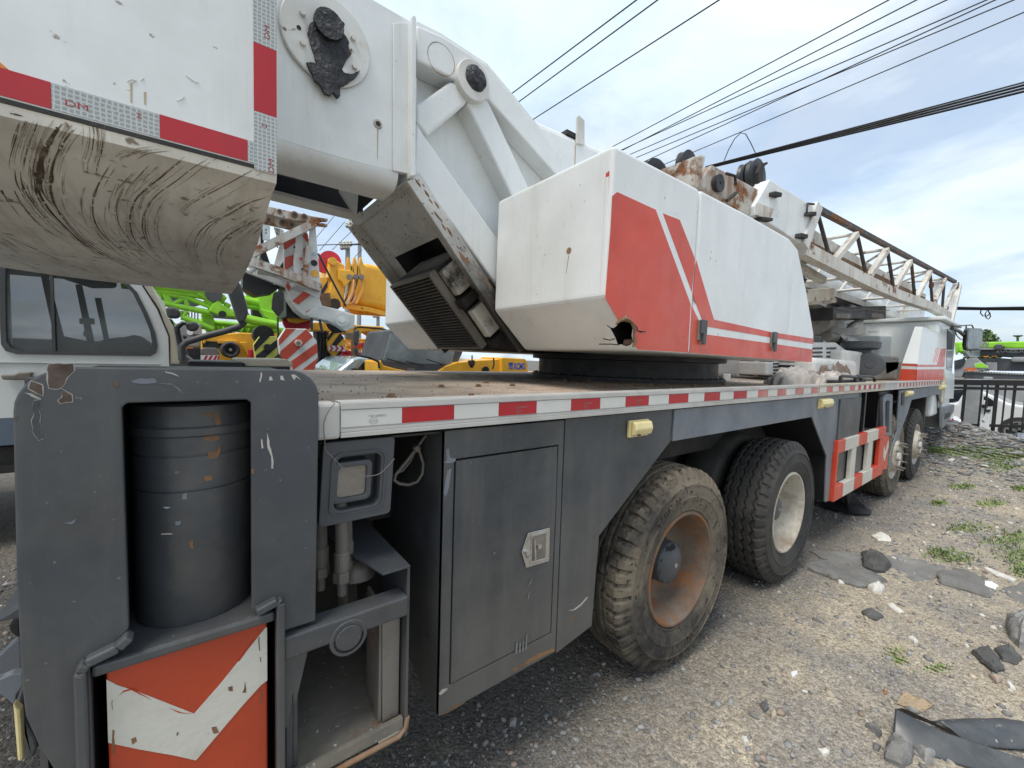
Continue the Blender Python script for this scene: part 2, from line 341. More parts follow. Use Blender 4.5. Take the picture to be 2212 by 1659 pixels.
# white edge trim with reflective tape
def trim(x0,x1,mt,zt=1.372,zb=1.283):
    g=G(); g.box((x0,TY,zb+.012),(x1,TY+.03,zt)); g.box((x0,TY-.006,zt-.016),(x1,TY,zt+.001)); g.box((x0,TY-.007,zb),(x1,TY+.03,zb+.013)); g.box((x0,TY-.003,zb+.0135),(x1,TY,zb+.022)); g.box((x0,TY,zt+.0005),(x1,TY+.055,zt+.003))
    return cp('edge_trim',g,mt,bevel=.002)
t1=trim(.291,3.86,M['alu'])
t2=trim(3.87,6.02,mat('trim_mossy',(.50,.46,.38),.6,dirt=((.30,.24,.17),5,.42,.7,.8),bump=(25,.2,.003)))
t3=trim(6.03,9.72,M['alu'])
g=G(); g.box((.232,TY-.008,1.281),(.290,TY+.06,1.374)); cp('corner_cap',g,M['dullsteel'] if 0 else M['alu'],bevel=.008)
edges=[.2915,.456,.622,.789,.954,1.126,1.293,1.456,1.624,1.785,1.959,2.116,2.286,2.445,2.615,2.768,2.92,3.068,3.219,3.385,3.55,3.70,3.855]
for i in range(len(edges)-1):
    g=G(); g.box((edges[i],TY-.0035,1.310),(edges[i+1]-.0008,TY-.0008,1.354))
    m=M['tapewhite'] if i%2==0 else (M['tapered'] if i<14 else M['tapefade'])
    part('reflector_strip',g,m,t1)
for (a,b,parent,n,m) in ((3.9,4.85,t2,3,'tapefade'),(4.87,5.8,t2,5,'tapered'),(6.6,9.6,t3,15,'tapered')):
    w=(b-a)/(2*n)
    for i in range(2*n):
        g=G(); g.box((a+i*w,TY-.0035,1.310),(a+(i+1)*w-.001,TY-.0008,1.354)); part('reflector_strip',g,M[m if i%2 else 'tapewhite'],parent)
# small print on the tape: certification rings and characters, upside down as in the photo
for xc in (.375,.872,1.209,1.54):
    g=textmesh('C000099 3M-1',.0085); place(g,lambda v:V((xc+.01-v.x,TY-.0042,1.336-v.y))); part('tape_print',g,M['inkgrey'],t1)
    g=G(); 
    for r0,r1 in ((.0085,.0078),):
        o=[V((xc+1.35*r0*math.cos(a*.2618),TY-.0042,1.322+r0*math.sin(a*.2618))) for a in range(24)]
        q=[V((xc+1.35*r1*math.cos(a*.2618),TY-.0042,1.322+r1*math.sin(a*.2618))) for a in range(24)]
        g.frame(o,q,(0,.0002,0))
    h=textmesh('CCC',.008); place(h,lambda v:V((xc-v.x,TY-.0042,1.3215-v.y))); g.add(h.v,h.f); part('tape_print',g,M['inkgrey'],t1)
# ---------------------------------------------------------------- rear outrigger housing
YP=1.05
def arcpts(cx,cz,r,a0,a1,n=8): return [(cx+r*math.cos(math.radians(a0+(a1-a0)*i/n)),cz+r*math.sin(math.radians(a0+(a1-a0)*i/n))) for i in range(n+1)]
xl,xr,zt=-.246,.227,1.461
op=uy('A4',[(590,905),(590,800),(600,790),(830,700),(850,668)],YP)
opR=uy('A4',[(1632,500),(1788,462)],YP)
win=uy('A3',[(690,322),(700,314),(1412,298),(1423,306)],YP)
leftbot=uy('A4',[(140,1000),(165,1190),(250,1380),(345,1530),(420,1640)],YP)
pl=[]
pl+=[(p.x,p.z) for p in leftbot[::-1]]
pl=[(-.215,.30)]+[(p.x,p.z) for p in leftbot[::-1]]
pl+=[(xl-.004,1.1)]
pl+=arcpts(xl+.075,zt-.075,.075,180,90)+arcpts(xr-.062,zt-.066,.064,90,0)
pl+=[(xr-.004,.845)]
pl+=[(.150,.846),(.150,.30),(opR[1].x,.30),(opR[1].x,opR[1].z),(opR[0].x,opR[0].z)]
wl,wr,wt=-.113,.0925,1.394
pl+=[(wr,wt-.008),(wr-.008,wt),(wl+.008,wt),(wl,wt-.008)]
pl+=[(wl+.002,.955),(-.135,.925),(-.165,.918),(-.165,.30)]
g=G(); g.prism([V((x,YP,z)) for x,z in pl],(0,.018,0)); hous=cp('outrigger_housing',g,M['grey'],bevel=.003)
def sub(name,g,m,par,**k): return part(name,g,m,par,**k)
# housing sides and back (dark inside)
g=G(); g.box((xl+.01,YP+.019,.35),(xl+.02,1.75,1.40)); g.box((.205,YP+.06,.9),(.212,1.75,1.44)); g.box((xl+.01,1.75,.3),(.22,1.76,1.44)); g.box((xl+.01,YP+.019,1.425),(.205,1.75,1.44))
sub('housing_side',g,M['grey'],hous)
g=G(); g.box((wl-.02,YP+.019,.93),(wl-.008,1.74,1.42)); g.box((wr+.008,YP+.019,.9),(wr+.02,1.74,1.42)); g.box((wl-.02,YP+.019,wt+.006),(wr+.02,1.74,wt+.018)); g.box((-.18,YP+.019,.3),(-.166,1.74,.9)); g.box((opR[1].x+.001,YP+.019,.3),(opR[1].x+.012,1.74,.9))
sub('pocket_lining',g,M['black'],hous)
# welded rim bars round the lower opening
def rim(pts,w=.017,d=.02):
    g=G()
    P=[V((x,YP-.004,z)) for x,z in pts]
    for a,b in zip(P[:-1],P[1:]): g.bar(a,b,w,d+.012,up=(0,1,0))
    return g
sub('welded_rim',rim([(-.176,.30),(-.176,.905),(-.168,.918),(-.125,.93),(-.108,.945)]),M['greypale'] if 0 else M['grey'],hous,bevel=.004)
sub('welded_rim',rim([(.0985,.918),(.140,.930),(.146,.925),(.146,.30)]),M['grey'],hous,bevel=.004)
# fresh-looking weld highlights of thick paint
if 0: g.tube([V((-.16,YP-.012,.925)),V((-.12,YP-.012,.941))],.006,6); g.tube([V((.105,YP-.012,.925)),V((.14,YP-.012,.937))],.006,6); g.tube([V((.152,YP-.004,.84)),V((.23,YP-.006,.842))],.006,6)

# jack cylinder
cx,cyy,cr=-.004,1.205,.112
pr=[(cr,.902),(cr,1.30),(cr,1.302),(cr,1.318),(cr+.006,1.322),(cr+.006,1.337),(cr,1.341),(cr,1.385)]
pr=[(.0001,.901),(cr-.004,.901),(cr,.906),(cr,1.195),(cr-.003,1.196),(cr-.003,1.199),(cr,1.2),(cr,1.270),(cr-.002,1.271),(cr-.002,1.274),(cr,1.275),(cr,1.312),(cr+.005,1.316),(cr+.005,1.331),(cr,1.335),(cr,1.378),(cr-.006,1.383),(.0001,1.383)]
g=G(); g.lathe([(r,z) for r,z in pr],(cx,cyy,0),'z',72); sub('jack_cylinder',g,M['greyb'],hous,smooth=40)
# cap plate and chevron beam end
capo=uy('A4',[(597,855),(1782,505)],YP-.004); cz=.903
g=G(); g.box((-.163,YP-.006,cz-.023),(.136,1.62,cz)); cap=cp('outrigger_beam',G().box((-.146,YP+.012,.25),(.122,1.7,cz-.023)),M['chevred'],bevel=.004)
part('cap_plate',g,M['grey'],cap,bevel=.006)
ycv=YP+.0105
def A4p(l,y=ycv): return uy('A4',l,y)
def clampx(l): return [V((min(max(p.x,-.1455),.1215),p.y,p.z)) for p in l]
g=G(); g.prism(clampx(A4p([(668,955),(760,985),(900,1030),(1080,1100),(1258,1170),(1420,985),(1722,610),(1735,610),(1740,950),(1690,985),(1560,1130),(1270,1472),(1130,1440),(900,1400),(690,1362)])),(0,.0012,0)); part('white_chevron',g,M['chevwhite'],cap)
for a in ():
    q=A4p([a[:2],a[2:]],YP+.009); g=G(); g.tube([V((q[0].x,YP+.010,.895)) ,V((q[1].x,YP+.010,.26))],.0035,6); part('weld_seam',g,M['chevwhite'] ,cap,smooth=60)
# stiffener gusset right of the beam pocket, below the bar
g=G(); g.prism(uy('A6',[(0,835),(103,800),(20,1160),(0,1180)],YP),(0,.012,0)); g.prism([V((.152,YP-.001,.60)),V((.152,YP-.001,.79)),V((.187,YP-.001,.786)),V((.163,YP-.001,.61))],(0,.012,0)); sub('gusset',g,M['grey'],hous)
# crossbar with round reflector boss
g=G(); g.box((.153,YP-.012,.779),(.4585,YP+.05,.835)); bar=cp('crossbar',g,M['grey'],bevel=.006,seg=3)
rc=uy('A6',[(385,735)],YP-.014)[0]
g=G(); g.lathe([(.0375,0),(.044,0),(.046,.002),(.046,.014),(.0375,.014)],(rc.x,YP-.014,rc.z+.004),'y',40,closed=True); g.lathe([(.0001,-.002),(.030,-.002),(.032,0),(.032,.012),(.0001,.012)],(rc.x,YP-.013,rc.z+.004),'y',40); g.lathe([(.0001,.008),(.04,.008),(.04,.014),(.0001,.014)],(rc.x,YP-.013,rc.z+.004),'y',30)
part('reflector_boss',g,M['grey'],bar,smooth=40)
# right end bracket: vertical plate, top chute plate, tray with rusty pan
g=G(); g.box((.4585,YP-.002,.415),(.4665,1.50,.914)); brk=cp('corner_bracket',g,M['grey'],bevel=.002)
q=uz('A6',[(615,276),(797,228),(600,10),(440,-60),(480,90)],.915)
g=G(); g.prism([V((.388,YP-.002,.916)),V((.4665,YP-.002,.916)),V((.470,1.62,.916)),V((.30,1.62,.916)),V((.335,1.25,.916)),V((.37,1.13,.916))],(0,0,-.006)); part('top_plate',g,M['greypale'] if 0 else M['grey'],brk,bevel=.001)
g=G(); g.lathe([(.055,.0),(.05,.03),(.03,.05),(.0001,.055)],(.375,1.24,.83),'z',14); place(g,lambda v:v+V((0,0,0))+V((noise.noise(v*30)*.01,noise.noise(v*31)*.01,0))); part('greasy_stump',g,M['dullsteel'],brk,smooth=60)
g=G()
g.prism([V((.155,YP+.02,.45)),V((.455,YP+.02,.45)),V((.455,1.60,.45)),V((.155,1.60,.45))],(0,0,.008)); g.box((.155,YP+.005,.437),(.455,YP+.02,.468))
g.box((.155,1.60,.45),(.455,1.61,1.2))
part('step_tray',g,mat('dusty_tray',(.17,.155,.13),.8,dirt=((.30,.27,.2),3,.4,.7,.8),rust=(4,.6,.68),bump=(30,.5,.006),speck=((.5,.5,.45),60,.68,.72)),brk)
g=G(); g.box((.162,YP+.03,.458),(.178,YP+.06,.76)); g.box((.178,YP+.035,.458),(.19,YP+.05,.72))
part('tray_post',g,M['rustwhite'] if 0 else M['greyb'],brk,bevel=.003)
g=G(); g.prism([V((.405,YP+.03,.46)),V((.452,YP+.03,.46)),V((.452,YP+.03,.80)),V((.40,YP+.03,.80))],(0,.006,0)); g.prism([V((.395,YP+.037,.46)),V((.40,YP+.16,.46)),V((.40,YP+.16,.8)),V((.395,YP+.037,.8))],(.01,0,0)); part('tray_side',g,M['dullsteel'],brk,bevel=.002)
g=G(); g.tube([V((.14,YP-.004,.425)),V((.30,YP-.004,.43)),V((.44,YP-.004,.427)),V((.462,YP,.44)),V((.466,YP,.47))],.007,8); part('tray_lip',g,M['rust'],brk,smooth=60)
g=G(); g.box((.385,YP+.006,.428),(.45,YP+.04,.437)); part('wood_wedge',g,M['cream'],brk)
def patch(name,k,pts,Y,m,par,n=4,amp=.0022,th=.0006,edge=None):
    P=uy(k,pts,Y) if not callable(Y) else Y(k,pts); Q=[]
    nn=len(P)
    for i in range(nn):
        for j in range(n):
            p=lerp(P[i],P[(i+1)%nn],j/n); Q.append(p+V((noise.noise(p*90)*amp,0,noise.noise(p*93+V((5,5,5)))*amp)))
    if edge:
        c_=sum(Q,V((0,0,0)))/len(Q); E=[p+(p-c_).normalized()*edge*(.6+.8*abs(noise.noise(p*60))) for p in Q]
        g=G(); g.prism([p+V((0,.0003,0)) for p in E],(0,th,0)); part(name+'_edge',g,M['chipedge'],par)
    g=G(); g.prism(Q,(0,th,0)); return part(name,g,M[m],par)
CR['F1']=(0,2200,2.44); CR['C0']=(1000,2300,2.86)
ph=YP-.0008
patch('paint_chip','A3',[(275,100),(345,95),(415,98),(415,135),(380,170),(350,232),(320,240),(278,232),(270,160)],ph,'chip',hous,edge=.0022)
patch('paint_chip','A3',[(352,240),(400,270),(405,315),(340,322),(335,305),(358,285)],ph,'chip',hous,edge=.002)
patch('paint_chip','A3',[(170,200),(240,220),(238,275),(205,262),(165,235)],ph,'chip',hous,edge=.0022)
patch('paint_chip','A3',[(140,262),(185,270),(235,292),(228,300),(180,285)],ph,'chipedge',hous)
patch('scrape','A3',[(188,305),(215,303),(222,380),(235,440),(245,520),(215,530),(182,480),(175,420),(190,370)],ph,'greyb',hous,edge=.0014,n=6)
patch('scrape','A3',[(930,138),(960,142),(1000,158),(1018,172),(985,160),(935,148)],ph,'chipedge',hous)
patch('scrape','A3',[(1645,160),(1665,157),(1705,190),(1675,172),(1665,188)],ph,'chipedge',hous)
patch('scrape','A3',[(1475,140),(1482,150),(1476,200),(1466,198)],ph,'chipedge',hous); patch('scrape','A3',[(1522,172),(1532,170),(1540,192),(1520,190)],ph,'chipedge',hous); patch('scrape','A3',[(1585,165),(1598,162),(1610,192),(1588,190)],ph,'chipedge',hous)
patch('scrape','A3',[(1510,490),(1520,520),(1532,580),(1545,640),(1548,690),(1536,690),(1530,620),(1512,570)],ph,'chipedge',hous); patch('scrape','A3',[(1478,520),(1486,530),(1488,575),(1480,578)],ph,'chipedge',hous)
patch('scrape','A3',[(740,190),(800,180),(880,182),(890,200),(840,212),(760,206)],ph,'greypale',hous); patch('scrape','A3',[(890,205),(960,206),(1020,240),(1048,285),(1030,262),(970,214)],ph,'greypale',hous)
for q in () and ([(1575,205),(1590,203),(1588,240),(1574,238)],[(1610,222),(1655,210),(1662,240),(1630,250)],[(1490,232),(1518,230),(1520,262),(1500,265)],[(1443,235),(1462,238),(1460,270),(1448,268)]): patch('peeled_spot','A3',q,ph,'greyb',hous,edge=.0008)
for q in ([(640,205),(665,200),(668,225),(645,228)],[(78,398),(102,400),(98,415),(78,415)],[(685,925),(696,920),(697,935),(687,936)],[(1420,690),(1438,690),(1436,720),(1424,720)]): patch('rust_spot','A3',q,ph,'ruststain',hous)
patch('blister','A3',[(362,1000),(395,990),(440,975),(420,995),(400,1006)],ph,'greypale',hous)
def cyl(k,pts):   # points on the jack cylinder's surface
    o=[]
    for p in pts:
        d=ray(k,*p); a=d.x*d.x+d.y*d.y; b=2*(d.x*(EYE.x-cx)+d.y*(EYE.y-cyy)); c_=(EYE.x-cx)**2+(EYE.y-cyy)**2-(cr+.0012)**2
        D=b*b-4*a*c_
        if D<0: D=0
        o.append(EYE+d*((-b-math.sqrt(D))/(2*a)))
    return o
for q,m_ in (([(1150,510),(1200,500),(1240,505),(1245,522),(1200,535),(1160,530)],'ruststain'),([(1175,600),(1225,590),(1235,560),(1250,600),(1225,630),(1185,632)],'ruststain'),([(1150,740),(1180,725),(1205,735),(1195,755),(1160,758)],'ruststain'),([(1070,1105),(1085,1090),(1098,1110),(1090,1145),(1075,1140)],'ruststain'),([(990,985),(1025,985),(1020,1008),(992,1008)],'greypale'),([(1035,830),(1060,828),(1060,865),(1030,862)],'greypale'),([(1140,380),(1200,370),(1240,380),(1250,440),(1225,450),(1200,400)],'ruststain'),([(985,710),(1010,706),(1008,718),(988,718)],'greypale'),([(910,1058),(970,1056),(972,1064),(912,1066)],'chipedge'),([(920,906),(966,908),(940,916)],'carblue')):
    patch('rust_spot','A3',q,cyl,m_,hous)
for q in ([(1580,1015),(1590,960),(1594,1030),(1572,1032)],[(1475,1000),(1500,995),(1510,1022),(1480,1022)],[(1675,680),(1682,676),(1684,760),(1678,760)],[(1370,1260),(1400,1255),(1420,1290),(1390,1300)],[(730,1275),(742,1280),(738,1440),(726,1430)],[(1150,1290),(1160,1288),(1155,1310),(1143,1305)],[(1685,800),(1692,800),(1690,840),(1684,835)],[(1685,1010),(1694,1015),(1690,1110),(1684,1100)],[(725,1080),(730,1082),(729,1140),(724,1140)],[(850,1330),(880,1320),(890,1345),(860,1370)]): patch('rust_chip','A4',q,ycv-.0006,'ruststain',cap)
for q in ([(770,1055),(800,1020),(850,1005),(900,1030),(980,1078),(900,1040),(850,1015),(800,1030)],[(1100,1135),(1170,1160),(1240,1170),(1160,1165)],[(1640,700),(1660,680),(1600,760),(1550,830),(1545,828)]): patch('paint_crack','A4',q,ycv-.0006,'chevred',cap,amp=.0008)
# door and locker wear
patch('rust_patch','A6',[(1520,935),(1600,890),(1700,830),(1800,795),(1808,815),(1700,865),(1600,915),(1530,960)],1.1192,'ruststain',lock if 0 else None) if 0 else None
# scraps at the left edge of the housing
def scr(name,pts,Y,th,m): 
    g=G(); g.prism(uy('F1',pts,Y),(0,th,0)); return cp(name,g,M[m],bevel=.004)
scr('marker_post',[(115,1075),(185,1140),(212,1590),(158,1610)],1.12,.02,'yellow' if 0 else 'lamp')
scr('mud_flap',[(-80,340),(60,270),(190,185),(195,280),(100,300),(-80,350)],1.25,.25,'bumper'); scr('flap_roller',[(80,340),(190,300),(195,470),(150,465),(100,430),(80,390)],1.3,.1,'black')
scr('bent_guard',[(-80,700),(60,560),(150,480),(200,490),(205,790),(100,800),(-80,840)],1.35,.02,'greypale'); scr('bent_guard',[(-80,860),(0,850),(110,800),(205,795),(212,900),(150,990),(140,1050),(175,1140),(120,1080),(40,1010),(-80,930)],1.2,.02,'greypale')
scr('rear_panel',[(150,1040),(212,910),(215,1200),(330,1390),(345,1470),(310,1560),(215,1600),(190,1200)],1.16,.02,'grey')
# hoses
hx=[(.272,1.22,.017),(.313,1.16,.018),(.345,1.22,.013),(.45,1.35,.02)]
for i,(x,y,r) in enumerate(hx[:3]):
    g=G(); g.tube([V((x-.01,y,1.2)),V((x-.006,y,1.1)),V((x,y,1.0)),V((x+.001,y,.935))],r,16); h=cp('hydraulic_hose',g,mat('hose_rubber_%d'%i,(.16,.15,.135),.6,dirt=((.09,.075,.06),5,.4,.7,.6),bump=(60,.2,.002)),smooth=50)
    g=G(); g.lathe([(r,.0),(r+.003,.002),(r+.003,.052),(r,.055)],(x+.001,y,.898),'z',18); g.lathe([(.0001,-.03),(r+.006,-.03),(r+.006,-.004),(r,0)],(x+.001,y,.898),'z',6); g.lathe([(r*.7,-.07),(r*.7,-.03)],(x+.001,y,.898),'z',12); part('hose_fitting',g,M['dullsteel'],h)
# dark recess behind hoses / lamp
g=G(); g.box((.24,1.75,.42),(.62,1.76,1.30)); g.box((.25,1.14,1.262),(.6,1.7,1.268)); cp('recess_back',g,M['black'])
g=G(); g.tube([V((.235,1.5,.7)),V((.45,1.5,.72))],.05,12); g.tube([V((.2,1.6,.55)),V((.2,1.6,1.2))],.05,12); g.box((.3,1.45,.55),(.38,1.55,1.25)); cp('recess_piping',g,M['dark'],smooth=50)
# tail lamp
LY=1.115
lo=uy('C3',[(405,690),(470,655),(1440,598),(1530,602),(1535,640),(1450,1690),(1440,1760),(380,1770+60)],LY)
lx0,lx1,lz0,lz1=.243,.433,1.050,1.270
def rrect(x0,x1,z0,z1,r,y,n=5):
    o=[]
    for (cx_,cz_,a) in ((x1-r,z1-r,0),(x0+r,z1-r,90),(x0+r,z0+r,180),(x1-r,z0+r,270)):
        for i in range(n+1):
            t=math.radians(a+90*i/n); o.append(V((cx_+r*math.cos(t),y,cz_+r*math.sin(t))))
    return o
def skew(pts): # the panel leans a little
    return [V((p.x+(p.z-lz0)*.05,p.y,p.z)) for p in pts]
g=G(); g.frame(skew(rrect(lx0,lx1,lz0,lz1,.012,LY)),skew(rrect(lx0+.035,lx1-.036,lz0+.034,lz1-.042,.02,LY)),(0,.03,0)); lampb=cp('tail_lamp_panel',g,M['bumper'],bevel=.003)
g=G(); g.frame(skew(rrect(lx0+.022,lx1-.024,lz0+.022,lz1-.030,.026,LY-.004)),skew(rrect(lx0+.026,lx1-.028,lz0+.026,lz1-.034,.024,LY-.004)),(0,.006,0)); part('panel_moulding',g,M['bumper'],lampb)
g=G(); g.add([p for p in skew(rrect(lx0+.032,lx1-.033,lz0+.030,lz1-.038,.02,LY+.055))],[tuple(range(24))]); g.prism(skew(rrect(lx0+.034,lx1-.035,lz0+.032,lz1-.04,.02,LY+.0565)),(0,.02,0)); g.frame(skew(rrect(lx0+.030,lx1-.031,lz0+.028,lz1-.036,.02,LY+.005)),skew(rrect(lx0+.034,lx1-.035,lz0+.032,lz1-.040,.02,LY+.005)),(0,.06,0)); part('lamp_recess',g,M['bumper'],lampb)
fx0,fx1,fz0,fz1=lx0+.028,lx1-.058,lz0+.052,lz1-.058
g=G(); g.frame(skew(rrect(fx0,fx1,fz0,fz1,.016,LY+.004)),skew(rrect(fx0+.015,fx1-.015,fz0+.014,fz1-.014,.010,LY+.004)),(0,.05,0)); part('lamp_housing',g,M['bumper'],lampb,bevel=.004)
g=G(); g.prism(skew(rrect(fx0+.0155,fx1-.0155,fz0+.0145,fz1-.0145,.010,LY+.012)),(0,.02,0)); part('lamp_lens',g,mat('dusty_lens',(.20,.175,.145),.3,dirt=((.32,.30,.27),9,.45,.7,.7),var=.15,coat=.3),lampb)
# wire loop hanging under the trim, and thin wire over the lamp
lp=[(735,520),(700,570),(640,650),(580,720),(570,755),(600,775),(650,782),(700,765),(730,720),(735,660),(712,590),(700,570)]
g=G(); g.tube([p for p in uy('A5',[(775,480)]+lp,lambda p:1.25)],.0055,8); g.tube(uy('A5',[(700,575),(660,650),(620,700),(545,735)],1.26),.004,6); g.tube(uy('A5',[(690,560),(705,585)],1.248),.013,8); cp('wire_rope_loop',g,M['dullsteel'],smooth=60)
def strand(k,pts,Y,r,n=40):
    P=[V(p) for p in uy(k,pts,Y)]; o=[]
    for i in range(len(P)-1):
        p0=P[max(i-1,0)];p1=P[i];p2=P[i+1];p3=P[min(i+2,len(P)-1)]
        for j in range(4):
            t=j/4; o.append(.5*((2*p1)+(p2-p0)*t+(2*p0-5*p1+4*p2-p3)*t*t+(-p0+3*p1-3*p2+p3)*t**3))
    o.append(P[-1]); return G().tube(o,r,5)
cp('loose_wire',strand('C3',[(520,-10),(640,50),(560,150),(475,370),(490,650),(505,780),(600,880),(820,1090),(1080,1180),(1310,1160),(1440,1060),(1575,912)],1.085,.0011),M['dullsteel'],smooth=60)
# ---------------------------------------------------------------- tool locker
g=G(); g.frame([V((.604,1.12,.343)),V((1.118,1.12,.343)),V((1.118,1.12,1.272)),V((.604,1.12,1.272))][::1],[V((.640,1.12,.432)),V((1.092,1.12,.432)),V((1.092,1.12,1.178)),V((.640,1.12,1.178))],(0,.02,0))
g.prism([V((.604,1.12,1.272)),V((.604,1.9,1.272)),V((.604,1.9,.60)),V((.604,1.22,.343)),V((.604,1.12,.343))],(.006,0,0)); g.prism([V((.61,1.121,.345)),V((.61,1.22,.345)),V((.61,1.9,.602)),V((1.11,1.9,.602)),V((1.11,1.121,.345))][:2]+[V((1.11,1.22,.345)),V((1.11,1.121,.345))],(0,0,.006))
lock=cp('tool_locker',g,M['grey'],bevel=.004)
for (y,z) in ((1.23,1.155),(1.26,.82),(1.21,.56)): 
    g=G(); g.box((.602,y,z),(.6045,y+.004,z+.012)); part('slot',g,M['black'],lock)
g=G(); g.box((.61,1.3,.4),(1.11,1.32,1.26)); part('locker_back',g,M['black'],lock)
# slightly crumpled door sheet
def sheet(x0,x1,z0,z1,y,nx,nz,amp,th=.014,seed=0):
    g=G(); vs=[];fs=[]
    for j in range(nz+1):
        for i in range(nx+1):
            x=lerp(x0,x1,i/nx); z=lerp(z0,z1,j/nz)
            vs.append((x,y+amp*noise.noise(V((x*4+seed,z*4,seed))),z))
    for j in range(nz):
        for i in range(nx):
            a=j*(nx+1)+i; fs.append((a,a+1,a+nx+2,a+nx+1))
    b=len(vs); rim_=[i for i in range(nx+1)]+[j*(nx+1)+nx for j in range(1,nz+1)]+[nz*(nx+1)+i for i in range(nx-1,-1,-1)]+[j*(nx+1) for j in range(nz-1,0,-1)]
    for r in rim_: vs.append((vs[r][0],y+th,vs[r][2]))
    n=len(rim_)
    for k in range(n): fs.append((rim_[k],b+k,b+(k+1)%n,rim_[(k+1)%n]))
    return g.add(vs,fs)
door=part('locker_door',sheet(.645,1.086,.438,1.173,1.119,16,24,.004),M['grey'],lock,smooth=50)
hp=uy('A5',[(1330,1055),(1452,1025),(1448,1213),(1318,1252),(1292,1165)],1.112)
g=G(); g.prism(hp,(0,.005,0)); lat=part('latch_plate',g,M['steel'],lock,bevel=.0015)
ii=uy('A5',[(1352,1075),(1428,1055),(1424,1195),(1345,1215)],1.1115); g=G(); g.frame([p+ (p-sum(ii,V((0,0,0)))/4)*.18+V((0,-.002,0)) for p in ii],[p+V((0,-.002,0)) for p in ii],(0,.004,0)); part('latch_rim',g,M['steel'],lock,bevel=.001)
g=G(); g.prism([p+V((0,-.0006,0)) for p in ii],(0,.0005,0)); part('latch_pocket',g,M['dullsteel'],lock)
q=uy('A5',[(1366,1092),(1370,1210),(1392,1130),(1325,1165),(1335,1190)],1.103)
g=G(); g.tube([q[0],q[1]],.0035,8); g.disc((q[2].x,1.100,q[2].z),.009,'y',14,.012); g.disc((q[3].x,1.098,q[3].z),.010,'y',14,.014); g.disc((q[4].x,1.1,q[4].z-.002),.006,'y',10,.01); part('latch_handle',g,M['steel'],lock,smooth=50)
g=G()
for a in ((1325,1102),(1447,1066),(1445,1177)):
    r=uy('A5',[a],1.111)[0]; g.disc((r.x,1.109,r.z),.0028,'y',8,.002)
part('rivet',g,M['steel'],lock)
ld=1.1193
patch('rust_patch','A6',[(1520,935),(1600,890),(1700,830),(1800,795),(1806,812),(1700,862),(1600,912),(1530,960)],ld,'ruststain',lock,n=6,amp=.004)
patch('rust_patch','A6',[(1020,1260),(1060,1225),(1180,1165),(1185,1172),(1080,1235)],ld,'ruststain',lock,n=6,amp=.003)
patch('rust_patch','A6',[(1005,1110),(1030,1080),(1065,1068),(1060,1085),(1015,1120)],ld,'chipedge',lock)
for q in ([(1620,455),(1632,400),(1628,450)],[(1535,830),(1540,760),(1550,755),(1548,830)],[(1560,825),(1565,755),(1572,755),(1570,822)],[(1583,815),(1588,745),(1594,745),(1592,812)],[(1604,805),(1612,700),(1617,700),(1614,802)],[(1380,140),(1395,128),(1393,145)],[(1625,360),(1650,310),(1640,345)]): patch('scratch','A6',q,1.1135,'greypale',lock,amp=.0008)
for q in ([(865,580),(880,575),(885,625),(920,632),(915,650),(880,660),(850,655),(870,640)],[(850,830),(870,700),(895,690),(880,800),(862,850)]): patch('dented_seam','A5',q,ld,'greypale',lock,n=5)
# ---------------------------------------------------------------- side panels and wheel arch
def slab(name,pts,m,d=.012,y=1.12,**k):
    g=G(); g.prism([V((x,y,z)) for x,z in pts],(0,d,0)); return cp(name,g,M[m],**k)
s1=slab('side_panel',[(1.124,.335),(1.33,.369),(1.352,.760),(1.860,1.120),(1.862,1.276),(1.124,1.276)],'grey',bevel=.002)
patch('rust_line','A6',[(1900,535),(1940,525),(1985,490),(2030,440),(2038,442),(1990,500),(1945,532)],1.1192,'chipedge',s1,amp=.001); patch('rust_line','A6',[(1920,600),(1945,570),(1980,562),(1975,572),(1948,582),(1925,608)],1.1192,'ruststain',s1); patch('rust_line','A6',[(1855,565),(1872,545),(1868,555)],1.1192,'ruststain',s1)
g=G(); g.prism([V((1.33,1.133,.369)),V((1.352,1.133,.76)),V((1.86,1.133,1.12)),V((1.86,1.6,1.12)),V((1.352,1.6,.76)),V((1.33,1.6,.4))],(0.006,0,0)) if 0 else g.box((1.336,1.133,.38),(1.342,1.5,.76)); part('arch_flange',g,M['dark'],s1)
s2=slab('arch_valance',[(1.866,1.118),(3.838,1.120),(3.838,1.276),(1.866,1.276)],'greypale',y=1.112,bevel=.002)
s3=slab('side_panel',[(3.842,1.276),(3.842,1.12),(4.285,.75),(4.34,.34),(4.435,.332),(4.448,1.276)],'greypale',bevel=.002)
g=G(); g.prism([V((3.842,1.133,1.12)),V((4.285,1.133,.75)),V((4.34,1.133,.34)),V((4.34,1.75,.34)),V((4.285,1.75,.75)),V((3.842,1.75,1.12))],(.008,0,0)) if 0 else None
g.add([(3.842,1.133,1.12),(4.285,1.133,.75),(4.34,1.133,.34),(4.34,1.8,.34),(4.285,1.8,.75),(3.842,1.8,1.12)],[(0,1,4,5),(1,2,3,4)]); part('arch_liner',g,M['black'],s3)
